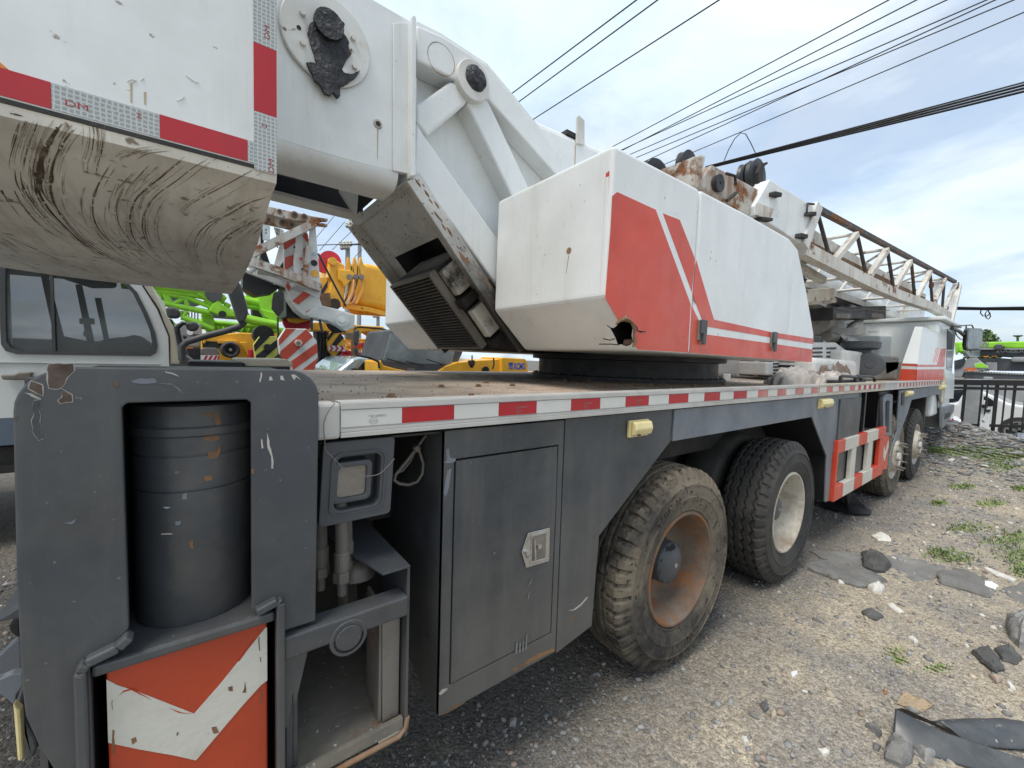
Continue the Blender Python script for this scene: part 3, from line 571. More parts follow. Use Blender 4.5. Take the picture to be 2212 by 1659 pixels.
# inner frame seen through the arch
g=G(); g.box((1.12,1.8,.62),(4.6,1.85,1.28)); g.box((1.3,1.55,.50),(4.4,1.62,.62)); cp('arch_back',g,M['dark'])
def marker(k,q):
    p=uy(k,q,1.10); xs=[a.x for a in p]; zs=[a.z for a in p]; x0,x1,z0,z1=min(xs),max(xs),min(zs),max(zs)
    g=G(); g.box((x0,1.105,z0),(x1,1.12,z1)); o=cp('side_marker_lamp',g,M['lamp'],bevel=.004)
    g=G(); pr=[]
    n=8
    P=[V((x0+.012,1.105,z0+.006)),V((x0+.012,1.085,z0+.012)),V((x0+.012,1.076,(z0+z1)/2)),V((x0+.012,1.085,z1-.008)),V((x0+.012,1.105,z1-.003))]
    g.prism(P,(x1-x0-.016,0,0)); part('marker_lens',g,M['lamp'],o,bevel=.006,seg=3)
    g=G(); g.box((x0+.025,1.074,z0+.012),(x0+.04,1.08,z0+.018)); part('marker_screw',g,M['black'],o)
marker('B1',[(368,247),(463,247),(463,322),(368,322)])
marker('B1',[(1352,133),(1404,133),(1404,177),(1352,177)])
# ---------------------------------------------------------------- wheels
GZ=-.10; WZ=.43
def make_tyre(kind,R=.53,r=.292,Wd=.29):
    nseg=400 if kind=='lug' else 440
    prof=[]
    hw=Wd/2
    # (radius, y from centre) outer side negative y
    pts=[(r-.004,-hw+.035),(r+.012,-hw+.012),(r+.022,-hw+.004),(r+.028,-hw+.006),(r+.05,-hw-.002),(r+.085,-hw-.009),(r+.088,-hw-.0125),(r+.094,-hw-.0125),(r+.097,-hw-.010),(r+.13,-hw-.011),(r+.150,-hw-.009),(r+.153,-hw-.013),(r+.160,-hw-.012),(r+.165,-hw-.006),(R-.055,-hw+.004),(R-.03,-hw+.012)]
    tr=[(R-.012,-hw+.022),(R-.003,-hw+.034)]
    ny=34
    for i in range(ny+1):
        y=-hw+.042+(Wd-.084)*i/ny; tr.append((R-.012*((abs(y)/hw)**2)*1.0+.0,y))
    tr+= [(R-.003-.008,hw-.034),(R-.014,hw-.022)]
    full=pts+tr+[(a,-b) for a,b in pts[::-1]]
    m=len(full); vs=[]
    for k in range(nseg):
        t=k/nseg
        for (a,b) in full:
            rr=a; yy=b
            if a>R-.034:
                ax=abs(b)/hw
                if kind=='lug':
                    ph=(t*50+ (0 if b<0 else .5))%1
                    cut=0
                    if ax>.62: cut=.019 if ph<.36 else 0
                    elif .40<ax<=.62: cut=.014 if (ph<.22) else 0
                    z=abs(((t*25)%1)-.5)*.10
                    for q in (.30,0.0,-.30):
                        if abs(b/hw-q-(z-.025)*(1 if q>=0 else -1))<.05: cut=.010
                    rr-=cut
                else:
                    z=abs(((t*44)%1)-.5)*.22
                    cut=0
                    for q in (-.58,-.2,.2,.58):
                        if abs(b/hw-q-(z-.055))<.045: cut=.013
                    if ax>.72 and ((t*44+(0 if b<0 else .4))%1)<.27: cut=.016
                    rr-=cut
            elif a>R-.06:
                ph=(t*(50 if kind=='lug' else 44)+ (0 if b<0 else .5))%1
                if ph<.36: yy*=.93; rr-=.004
            c_,s_=math.cos(2*math.pi*t),math.sin(2*math.pi*t)
            vs.append((rr*c_,yy,rr*s_))
    fs=[]
    for k in range(nseg):
        k2=(k+1)%nseg
        for i in range(m-1): fs.append((k*m+i,k2*m+i,k2*m+i+1,k*m+i+1))
    g=G(); g.add(vs,fs); return g
def ringtext(s,R_,y,size,a0,flip=1,depth=.0012,sx=1.0):
    g=textmesh(s,size,depth,0,sx)
    def fn(v):
        a=a0-flip*v.x/R_; rr=R_+flip*v.y
        return V((rr*math.cos(a),y-v.z,rr*math.sin(a)))
    return place(g,fn)
def make_wheel(x,yface,kind,rimm,tyrem,hub=True,front=False,sc=1.0):
    # yface = outer sidewall plane
    Wd=.29; oc=V((x,yface+Wd/2+.012,WZ))
    w=None
    g=make_tyre(kind); g.v=[(v[0]+oc.x,v[1]+oc.y,v[2]+oc.z) for v in g.v]
    ty=cp('tyre',g,M[tyrem],smooth=38)
    o=oc; f=o.y-Wd/2
    if not front:
        pr=[(.296,f+.030),(.302,f+.012),(.296,f+.004),(.286,f+.004),(.281,f+.012),(.276,f+.03),(.268,f+.05),(.262,f+.09),(.25,f+.15),(.235,f+.185),(.20,f+.205),(.12,f+.215),(.0001,f+.215)]
        g=G(); g.lathe([(a,b-f) for a,b in pr],(o.x,f,o.z),'y',72); rimo=cp('wheel_rim',g,M[rimm],smooth=45)
        hr=.112
        pr=[(.125,.215),(.125,.16),(hr,.15),(hr,.085),(hr-.004,.078),(hr-.02,.066),(.06,.05),(.034,.046),(.020,.044),(.0001,.044)]
        if rimm=='rimwhite': pr=[(.125,.215),(.12,.16),(.095,.12),(.09,.10),(.075,.085),(.05,.078),(.032,.076),(.02,.074),(.0001,.074)]
        g=G(); g.lathe(pr,(o.x,f,o.z),'y',48); hb=part('hub_cap',g,M['bumper'],rimo,smooth=35)
        fy=.044 if rimm!='rimwhite' else .074
        g=G(); g.disc((o.x,f+fy-.002,o.z),.013,'y',12,.004); g.disc((o.x,f+fy-.006,o.z),.007,'y',6,.005); part('hub_plug',g,M['steel'],rimo)
        g=G()
        if rimm!='rimwhite':
            for k in range(10):
                a=k*math.pi/5+.2; g.disc((o.x+(hr-.012)*math.cos(a),f+.066,o.z+(hr-.012)*math.sin(a)),.007,'y',6,.012)
            for dz in (-.012,.012): g.lathe([(.012,0),(.012,.018),(.0001,.018)],(o.x+dz*1.3-.02,f+.055,o.z+.095),'y',10)
            part('hub_bolt',g,M['bumper'],rimo)
    else:
        pr=[(.296,.030),(.302,.012),(.296,.004),(.286,.004),(.28,.012),(.27,.03),(.262,.05),(.23,.055),(.20,.0),(.185,-.03),(.14,-.045),(.13,-.03),(.0001,-.03)]
        g=G(); g.lathe(pr,(o.x,f,o.z),'y',60); rimo=cp('wheel_rim',g,M[rimm],smooth=45)
        for k in range(10):
            a=k*math.pi/5+.1; g=G(); c0=(o.x+.165*math.cos(a),f-.045,o.z+.165*math.sin(a))
            g.lathe([(.0001,-.055),(.009,-.055),(.009,-.02),(.016,-.018),(.016,0),(.0001,0)],c0,'y',8); part('wheel_stud',g,M['dullsteel'],rimo)
        g=G(); g.lathe([(.0001,-.05),(.06,-.05),(.075,-.03),(.08,.03)],(o.x,f,o.z),'y',30); part('hub_cap',g,M['whited'],rimo,smooth=40)
    return ty,o
w1,o1=make_wheel(2.01,1.085,'lug','rimrust','rubbermud')
w2,o2=make_wheel(3.47,1.085,'rad','rimwhite','rubber')
f1=o1.y-.145
for s,a0,fl,sz,R_ in (('TAISHAN',math.radians(118),1,.052,.40),('11.00-20',math.radians(-78),-1,.050,.40),('16PR',math.radians(10),1,.025,.42)):
    g=ringtext(s,R_,0,sz,a0,fl,.004); place(g,lambda v:v+V((o1.x,f1-.0125,o1.z))); part('tyre_lettering',g,M['rubbermud'],w1)
g=ringtext('11.00R20',.42,0,.03,math.radians(0),1,.0035); place(g,lambda v:v+V((o2.x,f1-.0125,o2.z))); part('tyre_lettering',g,M['rubber'],w2)
make_wheel(7.0,1.12,'lug','rimwhite','rubbermud',front=True)
make_wheel(8.4,1.12,'rad','rimwhite','rubber',front=True)
g=G()
for x in (2.01,3.47,7.0,8.4): g.tube([V((x,1.3,WZ)),V((x,3.6,WZ))],.09,12)
g.lathe([(.09,0),(.2,.1),(.2,.3),(.09,.4)],(2.01,2.25,WZ),'y',20); g.lathe([(.09,0),(.2,.1),(.2,.3),(.09,.4)],(3.47,2.25,WZ),'y',20)
cp('axle',g,M['dark'],smooth=50)
for x in (2.01,3.47,7.0,8.4):
    g=G(); g.lathe([(.29,-.12),(.40,-.15),(.50,-.14),(.535,-.11),(.535,.11),(.50,.14),(.40,.15),(.29,.12),(.1,.1),(.1,-.1)],(x,3.62,WZ),'y',40,closed=True); cp('tyre',g,M['rubber'],smooth=50)
for x in (2.01,3.47):
    g=G(); g.lathe([(.29,-.12),(.40,-.15),(.50,-.14),(.535,-.11),(.535,.11),(.50,.14),(.40,.15),(.29,.12),(.1,.1),(.1,-.1)],(x,1.58,WZ),'y',40,closed=True); cp('tyre',g,M['rubber'],smooth=50)
# ---------------------------------------------------------------- mid side: locker, red and white guard frame, middle outrigger, front fender
slab('side_panel',[(4.455,.76),(5.10,.80),(5.12,1.276),(4.455,1.276)],'greypale',bevel=.002)
g=sheet(4.50,5.16,.84,1.235,1.108,14,8,.006,.02,3); loc2=cp('battery_locker',g,M['grey'],smooth=50)
g=G(); g.box((4.46,1.14,.33),(6.0,1.9,.85)); cp('fuel_tank',g,M['grey'],bevel=.02)
g=G(); g.box((5.16,1.13,.8),(5.25,1.9,1.28)); g.box((5.45,1.14,.7),(5.5,1.9,1.28)); g.box((5.2,1.8,.4),(6.9,1.85,1.29)); cp('locker_post',g,M['black'])
gf=None
GX0,GX1=4.46,6.20
zt0,zt1,zb0,zb1=.755,.870,.325,.455
def colr(x0,x1,z0,z1,m,y0=1.09,y1=1.135,par=None):
    g=G(); g.box((x0,y0,z0),(x1,y1,z1)); return g
gf=cp('side_guard_frame',colr(GX0,GX0+.035,zb1,zt0,None),M['hoodred'],bevel=.004)
cols=[('hoodred',4.46,4.68),('chevwhite',4.68,5.12),('hoodred',5.12,5.42),('chevwhite',5.42,5.86),('hoodred',5.86,6.20)]
for m,a,b in cols: part('guard_rail',colr(a,b-.001,zt0,zt1,None),M[m],gf,bevel=.004)
cols=[('hoodred',4.46,4.72),('chevwhite',4.72,5.07),('hoodred',5.07,5.36),('chevwhite',5.36,5.74),('hoodred',5.74,6.20)]
for m,a,b in cols: part('guard_rail',colr(a,b-.001,zb0,zb1,None),M[m],gf,bevel=.004)
for m,a,b in (('chevwhite',4.93,5.07),('chevwhite',5.52,5.68),('hoodred',5.98,6.19)): part('guard_post',colr(a,b,zb1,zt0,None,1.094,1.13),M[m],gf,bevel=.004)
# middle outrigger box behind the guard frame
g=G()
o=uy('B4',[(825,880),(820,520),(835,480),(860,468),(905,468),(918,480),(905,880)],1.12); i_=uy('B4',[(845,850),(842,560),(850,540),(862,533),(884,533),(888,540),(880,850)],1.12)
g.frame([V((p.x,1.12,p.z)) for p in o],[V((p.x,1.12,p.z)) for p in i_],(0,.03,0)); mo=cp('outrigger_housing',g,M['greypale'],bevel=.003)
g=G(); g.box((6.3,1.2,.5),(7.0,1.9,1.25)); part('jack_cylinder',g,M['black'],mo)
p=uy('B4',[(822,905),(882,885),(862,1205),(800,1225)],1.10); g=G(); g.prism(p,(0,.3,0)); ob=cp('outrigger_beam',g,M['hoodred'],bevel=.004)
p=uy('B4',[(822,925),(845,1040),(876,920),(876,990),(832,1140),(815,1050)],1.098); g=G(); g.prism(p,(0,.0015,0)); part('white_chevron',g,M['chevwhite'],ob)
g=G(); g.tube([V((5.9,1.35,-.06)),V((5.9,1.35,.5))],.06,14); g.lathe([(.24,0),(.25,.012),(.06,.06),(.06,.02)],(5.9,1.35,-.085),'z',28)
for k in range(4): 
    a=k*math.pi/2+.5; g.prism([V((5.9+.06*math.cos(a),1.35+.06*math.sin(a),-.05)),V((5.9+.22*math.cos(a),1.35+.22*math.sin(a),-.07)),V((5.9+.06*math.cos(a),1.35+.06*math.sin(a),.1))],(.008,.008,0))
cp('outrigger_foot',g,M['black'],smooth=40)
# front fender panels
def uyx(k,pts,Y=1.12): return [(p.x,p.z) for p in uy(k,pts,Y)]
slab('side_panel',uyx('B4',[(982,432),(1110,420),(1105,520),(1070,640),(1040,720),(1010,800),(965,950),(905,1180),(870,1210),(890,1080),(955,840)]),'greypale',bevel=.002)
slab('fender',uyx('B4',[(1112,420),(1395,380),(1400,600),(1398,800),(1380,790),(1385,560),(1372,470),(1105,525)]),'greypale',bevel=.002)
p=uy('B4',[(1010,455),(1035,452),(1030,575),(1005,580)],1.113); g=G(); g.prism(p,(0,.01,0)); cp('handle_slot',g,M['black'])
marker('B4',[(1055,437),(1103,437),(1103,487),(1055,487)]); marker('B4',[(1390,380),(1430,380),(1430,422),(1390,422)])
g=G(); g.box((8.95,1.15,.25),(9.05,1.8,1.2)); g.box((6.6,1.75,.35),(9,1.8,1.3)); cp('fender_liner',g,M['dark'])
p=uy('B4',[(1395,605),(1525,570),(1520,640),(1420,800),(1400,805)],1.115); g=G(); g.prism(p,(0,.5,0)); cp('cab_step',g,M['greypale'],bevel=.006)
p=uy('B4',[(1432,665),(1485,645),(1480,690),(1425,720)],1.113); g=G(); g.prism(p,(0,.02,0)); cp('step_opening',g,M['black'])
# ---------------------------------------------------------------- carrier cab
X0=9.75
cab=cp('carrier_cab',G().box((X0,1.16,.75),(11.6,3.75,2.36)),M['cabwhite'],bevel=.05,seg=3)
g=G(); g.box((X0-.05,1.10,2.36),(11.7,3.8,2.42)); part('cab_roof',g,M['cabwhite'],cab,bevel=.015)
g=G(); g.frame(*[[V((X0-.012,y,z)) for y,z in q] for q in ([(1.9,1.75),(3.0,1.75),(3.0,2.25),(1.9,2.25)],[(1.95,1.8),(2.95,1.8),(2.95,2.2),(1.95,2.2)])],(.02,0,0)); part('rear_panel_rib',g,M['cabwhite'],cab,bevel=.004)
g=G(); g.box((X0-.015,2.75,1.95),(X0-.002,3.3,2.2)); part('rear_window',g,M['glassd'],cab,bevel=.005)
p=uy('B3',[(1535,548),(1583,600),(1580,925),(1530,905)],1.155); g=G(); g.prism(p,(0,.012,0)); part('door_window',g,M['glassd'],cab,bevel=.004)
p=uy('B3',[(1520,930),(1578,930),(1600,960),(1590,1165),(1515,1165)],1.150); g=G(); g.prism(p,(0,.01,0)); part('cab_door',g,M['cabwhite'],cab,bevel=.004)
p=uy('B3',[(1515,1020),(1540,1025),(1515,1035)],1.13); g=G(); g.prism(p,(0,.02,0)); part('door_handle',g,M['steel'],cab)
g=G(); g.tube([V((10.2,1.13,1.0)),V((10.2,1.13,1.35))],.03,8); g.box((10.3,1.10,.95),(10.36,1.14,1.42)); part('door_strip',g,M['cream'],cab)
# mirror
Ym=.95
mp=uy('B3',[(1725,540),(1840,545),(1850,560),(1845,690),(1820,730),(1710,735),(1702,700),(1715,560)],Ym)
g=G(); g.prism(mp,(.10,.06,0)); mir=cp('cab_mirror',g,M['bumper'],bevel=.012)
mi=[p+(sum(mp,V((0,0,0)))/8-p)*.10+V((-.004,-.003,0)) for p in mp]; g=G(); g.prism(mi,(.003,.003,0)); part('mirror_glass',g,M['mirror'],mir)
g=G(); g.tube(uy('B3',[(1575,545),(1640,570),(1700,620),(1720,600)],1.0),.028,8); g.tube(uy('B3',[(1580,525),(1750,515),(1765,540)],1.0),.012,6); g.tube(uy('B3',[(1600,560),(1620,610),(1650,640),(1690,640)],1.02),.008,6); g.tube(uy('B3',[(1700,515),(1705,580)],1.0),.01,6); part('mirror_arm',g,M['black'],mir,smooth=60)
g=G(); g.tube(uy('B3',[(1740,735),(1745,760)],Ym),.01,6); g.prism(uy('B3',[(1690,745),(1825,740),(1830,775),(1800,805),(1735,800)],Ym),(.05,.04,0)); part('lower_mirror',g,M['glass'],mir,bevel=.01)
# red and white cowl panel behind the cab
cw=[(7.47,2.10),(7.93,2.12),(10.02,2.13),(10.10,1.376),(7.9,1.376),(6.80,1.376),(7.15,1.75)]
rear=[V((7.30,1.16,2.10)),V((6.80,1.16,1.376))]
fs=uy('B3',[(1315,530),(1525,598),(1505,1005),(1265,1010),(1272,855)],1.13)
rs=[ux('B3',[(1250,528)],fs[0].x)[0],ux('B3',[(1138,850)],fs[4].x)[0],ux('B3',[(1105,1000)],fs[3].x)[0]]
g=G(); vs=[fs[0],fs[1],fs[2],fs[3],fs[4],rs[0],rs[1],rs[2],V((fs[1].x,rs[0].y,fs[1].z)),V((fs[2].x,rs[0].y,fs[2].z)),V((fs[0].x,rs[0].y,fs[0].z))]
g.add(vs,[(0,1,2,3,4),(0,4,6,5),(4,3,7,6),(0,5,10),(0,10,8,1),(1,8,9,2)]); cow=cp('cab_cowl',g,M['cabwhite'])
def fstrip(q,m='hoodred',y=1.128): 
    g=G(); g.prism(uy('B3',q,y),(0,.0015,0)); part('cowl_stripe',g,M[m],cow)
fstrip([(1268,907),(1508,905),(1504,1004),(1264,1009)]); fstrip([(1272,865),(1445,866),(1478,725),(1522,722),(1510,884),(1270,885)])
for x in (1437,1450,1463): fstrip([(x,715),(x+4,715),(x-23,845),(x-27,845)])
pn=(rs[0]-fs[0]).cross(fs[4]-fs[0])
if 1:
    t0=(876-855)/155
    def rl(t): return lerp(fs[4],fs[3],t),lerp(rs[1],rs[2],t)
    for a,b in ((.03,.15),(.34,1)):
        p0,q0=rl(a);p1,q1=rl(b); nn=(q0-p0).cross(p1-p0).normalized(); nn*= -1 if nn.x>0 else 1
        g=G(); g.add([p0+nn*.003,q0+nn*.003,q1+nn*.003,p1+nn*.003],[(0,1,2,3)]); part('cowl_stripe',g,M['hoodred'],cow)
# ---------------------------------------------------------------- deck clutter near the cab
def uyb(k,q,Y,d,name,m,**kw):
    g=G(); g.prism(uy(k,q,Y),(0,d,0)); return cp(name,g,M[m],**kw)
# engine cover with louvres (rear face)
Xe=5.9
ec=ux('B3',[(345,665),(580,665),(660,720),(650,830),(640,960),(345,960)],Xe)
g=G(); g.box((5.3,1.55,DZ+.001),(6.9,3.3,1.62)); eng=cp('engine_cover',g,M['whited'],bevel=.06,seg=3)
g=G(); g.box((5.29,1.7,DZ+.02),(5.299,2.35,1.60)); part('cover_plate',g,M['whited'],eng,bevel=.004)
for iy in range(3):
    for iz in range(4):
        g=G(); g.box((5.283,1.74+iy*.21,DZ+.035+iz*.058),(5.295,1.90+iy*.21,DZ+.06+iz*.058)); part('louvre',g,M['black'],eng,bevel=.003)
p=uy('B3',[(345,668),(560,668),(660,740),(665,860),(640,900),(345,900)],1.75); g=G(); g.prism(p,(0,.4,0)); lc2=cp('louvred_cover',g,M['whited'],bevel=.03,seg=3)
for cx_ in (395,515):
    for cy_ in (722,758,794):
        g=G(); g.prism(uy('B3',[(cx_-42,cy_-9),(cx_+42,cy_-11),(cx_+42,cy_+7),(cx_-42,cy_+9)],1.744),(0,.01,0)); part('louvre',g,M['black'],lc2,bevel=.004)
p=uy('B3',[(-60,840),(160,845),(150,960),(-60,960)],1.9); g=G(); g.prism(p,(0,.3,0)); lc3=cp('louvred_cover',g,M['whited'],bevel=.02)
for cx_ in (40,135):
    for cy_ in (858,886,914,942):
        g=G(); g.prism(uy('B3',[(cx_-38,cy_-8),(cx_+30,cy_-8),(cx_+30,cy_+6),(cx_-38,cy_+6)],1.894),(0,.008,0)); part('louvre',g,M['black'],lc3,bevel=.003)
def tb(name,k,q,Y,r,m,n=14): 
    g=G(); g.tube(uy(k,q,Y),r,n); return cp(name,g,M[m],smooth=60)
tb('exhaust_pipe','B3',[(570,640),(640,700),(700,740),(740,800),(745,860)],1.9,.05,'dark'); tb('white_duct','B3',[(560,690),(660,700),(740,740)],2.1,.16,'whited',20); tb('frame_tube','B3',[(380,590),(600,590),(950,575)],2.2,.07,'whited'); tb('frame_tube','B3',[(770,385),(765,560)],2.3,.035,'cream'); tb('frame_tube','B3',[(770,490),(900,570)],2.2,.05,'whited')
p=uy('B3',[(650,390),(770,395),(765,560),(645,560)],2.5); g=G(); g.prism(p,(0,.05,0)); cp('boom_rest_post',g,M['cabwhite']); p=uy('B3',[(730,615),(940,600),(925,640),(860,665),(760,665)],2.1); g=G(); g.prism(p,(0,.1,0)); cp('boom_rest_shoe',g,M['cabwhite'],bevel=.01)
p=uy('B3',[(945,610),(1115,605),(1110,825),(945,815)],1.75); g=G(); g.prism(p,(0,.35,0)); bxx=cp('control_box',g,M['cabwhite'],bevel=.02)
p=uy('B3',[(985,840),(1130,835),(1110,900),(1000,950)],1.6); g=G(); g.prism(p,(0,.2,0)); cp('white_fairing',g,M['whited'],bevel=.01)
tb('winch_motor','B3',[(340,470),(395,480)],2.1,.22,'dullsteel',24); tb('cylinder_rib','B3',[(440,520),(600,340)],2.25,.05,'white')
for q in ([(340,430),(600,330),(700,340),(520,440),(430,525),(380,540)],[(470,490),(650,480),(650,560),(470,560)]): g=G(); g.prism(uy('B3',q,2.3),(0,.3,0)); cp('turntable_bracket',g,M['whited'],bevel=.02)
tb('cylinder_barrel','B2',[(960,880),(1180,985),(1420,1085)],2.35,.23,'white',28); tb('curved_pipe','B2',[(1085,1110),(1130,1050),(1200,1020),(1290,1040)],2.2,.09,'white',18); tb('curved_pipe','B3',[(760,490),(700,520),(640,600),(560,640)],2.0,.06,'whited',16)
# air cleaner: big black drum lying sideways with round intake on top
ac=uy('B3',[(850,865)],1.55)[0]
_a=uy('B3',[(850,865),(850,757)],1.50); acz=_a[0].z; acx=_a[0].x; ars=(_a[1].z-_a[0].z)/.225
g=G(); g.lathe([(.0001,-.002),(.06,.0),(.065,.012),(.19,.004),(.215,.015),(.225,.04),(.225,.12),(.215,.13),(.225,.14),(.225,.22),(.215,.23),(.225,.24),(.225,.32),(.21,.34),(.0001,.35)],(0,0,0),'x',48)
place(g,lambda v: Matrix.Rotation(math.radians(12),3,'Z')@(v*ars)+V((acx,1.50,acz))); air=cp('air_cleaner',g,M['bumper'],smooth=38)
g=G(); g.lathe([(.13,0),(.12,.08),(.19,.09),(.22,.11),(.225,.19),(.20,.20),(.0001,.205)],(acx+.20,1.66,acz+.17*ars),'z',32); part('air_intake',g,M['bumper'],air,smooth=38)
# round metal tank, box, pipes in front of the cab wall
_q=uy('B3',[(470,615),(470,568)],1.95); _r=_q[1].z-_q[0].z; g=G(); g.lathe([(.0001,0),(_r*.8,0),(_r*.95,.01),(_r,.10),(_r,.35),(_r*.9,.37)],tuple(_q[0]),'x',28); cp('silencer_can',g,M['dullsteel'],smooth=38)
g=G(); g.box((6.5,1.6,DZ),(9.6,3.2,1.75)); cp('engine_bay_box',g,M['whited'],bevel=.04,seg=3)
g=G(); g.box((6.3,2.3,2.0),(7.9,2.36,2.12)); g.box((7.85,1.7,2.02),(7.95,3.2,2.13)); g.tube([V((6.2,2.4,2.4)),V((7.8,2.4,2.05))],.03,8); g.box((7.1,2.5,DZ),(7.25,3.1,2.6)); cp('boom_rest_frame',g,M['whited'])
# grab handles on deck edge, steel plate
for a in ((592,1028,592,975,610,965,760,975,775,990,772,1028),(722,1018,722,975,740,964,870,970,893,985,893,1022)):
    q=[(a[i],a[i+1]) for i in range(0,12,2)]; g=G(); g.tube(uy('B3',q,1.18),.014,8); cp('grab_handle',g,M['black'],smooth=60)
g=G(); g.prism(uz('B3',[(455,975),(815,990),(818,1005),(470,1002)],DZ+.04),(0,0,-.03)); cp('loose_plate',g,M['black'])
g=G(); g.box((3.9,2.2,DZ),(4.5,2.8,1.6)); cp('red_valve_box',g,M['bgred'],bevel=.01)
for a_ in ((4.0,1.9),(4.7,1.7)):
    g=G(); g.box((a_[0],a_[1],DZ),(a_[0]+.15,a_[1]+.03,1.42)); cp('lifting_lug',g,M['whited'],bevel=.004)
# grubby sacks lying on the deck: things of their own
def sack(label,k,foot,top,Y,dy,seed,m='cloth'):
    F=uy(k,foot,Y); T=uy(k,top,Y); x0,x1=F[0].x,F[1].x; h=max(.05,T[0].z-DZ-.002); bm=bmesh.new(); bmesh.ops.create_grid(bm,x_segments=46,y_segments=34,size=1)
    for v in bm.verts:
        x,y=v.co.x,v.co.y; r=max(abs(x),abs(y)); 
        n=noise.noise(V((x*1.7+seed,y*2.3,seed)))
        n2=1-abs(noise.noise(V((x*2.0+y*1.3+seed*2,y*1.2-x+n,1)))*2.6); n3=1-abs(noise.noise(V((x*4.5-y*2+seed,y*3+x*2,4)))*2.6)
        e=max(0,1-max(abs(x)**3,abs(y)**3)); z=h*(e**.6)*(.50+.30*n+.30*n2+.16*n3)
        v.co=V((lerp(x0,x1,(x+1)/2)+.05*noise.noise(V((y*3,seed,x))),Y+(y+1)*dy/2+.04*noise.noise(V((x*3,seed,2))),DZ+.001+max(0,z)))
    me=bpy.data.meshes.new('cloth_sack'); bm.to_mesh(me); bm.free(); me.materials.append(M[m]); me.polygons.foreach_set('use_smooth',[True]*len(me.polygons))
    o=part('cloth_sack',me,None,None); tag(o,label,'sack'); return o
M['cloth2']=mat('brown_stained_cloth',(.24,.17,.13),.9,dirt=((.42,.36,.32),3,.5,.72,.8),bump=(12,.6,.02),var=.25)
sack('pale crumpled sack lying flat on the deck below the louvred cover','B3',[(95,960),(460,960)],[(240,862)],1.34,.16,1)
sack('brown rolled sack on the deck beside the black air cleaner','B3',[(370,900),(720,900)],[(520,820)],1.52,.16,4,'cloth2')
sack('pinkish rag heap squeezed under the brown rolled sack','B3',[(430,965),(740,965)],[(560,915)],1.30,.10,8)
# ---------------------------------------------------------------- superstructure
HB=1.558
# slewing ring
RCX=3.2
g=G(); g.lathe([(.86,0),(.86,.03),(.80,.035),(.80,.16),(.86,.165),(.86,.205),(.0001,.206)],(RCX,2.45,DZ),'z',72); ring=cp('slewing_ring',g,M['black'],smooth=35)
g=G()
for k in range(48):
    a=k*math.pi/24; g.disc((RCX+.835*math.cos(a),2.45+.835*math.sin(a),DZ+.03),.012,'z',6,.012)
part('ring_bolt',g,M['black'],ring,kind='stuff')
g=G(); g.box((1.9,1.3,1.563),(3.8,3.6,1.60)); cp('turntable_plate',g,M['dark'])
# near hood
fullp=[(p.x,p.z) for p in uy('B6',[(865,92),(1405,360)],1.15)]
RX=1.368; SEAM=2.055
prA=[(RX,2.392),(SEAM-.004,2.395),(SEAM-.004,1.556),(1.598,1.556),(RX-.006,1.773)]
prB=[(SEAM+.004,2.395)]+[(p.x,p.z) for p in uy('B6',[(1700,510),(1975,668),(2030,738),(2085,1000),(2133,1283),(2118,1460)],1.15)]+[(SEAM+.004,1.556)]
def hood(pr,y0,y1): return G().prism([V((x,y0,z)) for x,z in pr],(0,y1-y0,0))
def cutter(k,pts,Y,d,grow=0):
    P=uy(k,pts,Y-.25); 
    return G().prism(P,(0,d,0))
hA=part('near_hood_rear_panel',hood(prA,1.15,1.972),M['white'],None,bevel=.018,seg=3)
hB=part('near_hood_front_panel',hood(prB,1.15,1.972),M['white'],None,bevel=.018,seg=3)
holep=[(822,1235),(850,1240),(872,1225),(885,1200),(915,1195),(960,1205),(975,1245),(968,1290),(978,1330),(960,1352),(935,1362),(900,1350),(878,1358),(862,1310),(845,1275)]
def boolcut(o,pts,Y,name,mats):
    P=uy('B6',pts,Y); d=(sum(P,V((0,0,0)))/len(P)-EYE).normalized()
    g=G(); 
    a=[p-d*.12 for p in P]; b=[p+d*.20 for p in P]
    nrm=V((0,1,0))
    g.add(a+b,[tuple(range(len(a))),tuple(range(2*len(a)-1,len(a)-1,-1))]+[(i,len(a)+i,len(a)+(i+1)%len(a),(i+1)%len(a)) for i in range(len(a))])
    me=mesh_of('cut',g,M['dark']); c=bpy.data.objects.new('cut',me); C.objects.link(c)
    m=o.modifiers.new('b','BOOLEAN'); m.operation='DIFFERENCE'; m.object=c; m.solver='EXACT'; m.material_mode='TRANSFER'
    dg=bpy.context.evaluated_depsgraph_get(); me2=bpy.data.meshes.new_from_object(o.evaluated_get(dg)); o.modifiers.clear(); o.data=me2; me2.name=name
    bpy.data.objects.remove(c)
boolcut(hA,holep,1.15,'hood',None)
for nm,o in (('hood_panel',hA),('hood_panel',hB)):
    o.name=nm; o.parent=CRANE; o.matrix_parent_inverse=Matrix.Translation(-CRANE.location)
q=uy('B6',[(942,1338)],1.22)[0]; g=G(); g.lathe([(.0001,-.02),(.018,-.018),(.02,.06),(.0001,.06)],(q.x,q.y-.05,q.z),'y',12); part('exposed_pipe_end',g,M['rust'],hA,smooth=50)
g=G(); g.prism([p+V((0,.0,0)) for p in uy('B6',[(835,1200),(1010,1190),(1010,1375),(840,1372)],1.34)],(0,.01,0)); part('hole_backing',g,M['black'],hA)
# painted red field and stripes (thin paint films on the panels)
def film(pts,m,par,name='red_stripe',Y=1.1488):
    g=G(); P=uy('B6',pts,Y); g.prism(P,(0,.0012,0)); return part(name,g,M[m],par)
def clipx(pts,Y=1.1488,x0=None,x1=None): return pts
# split by the seam
sx=[p[0] for p in []]
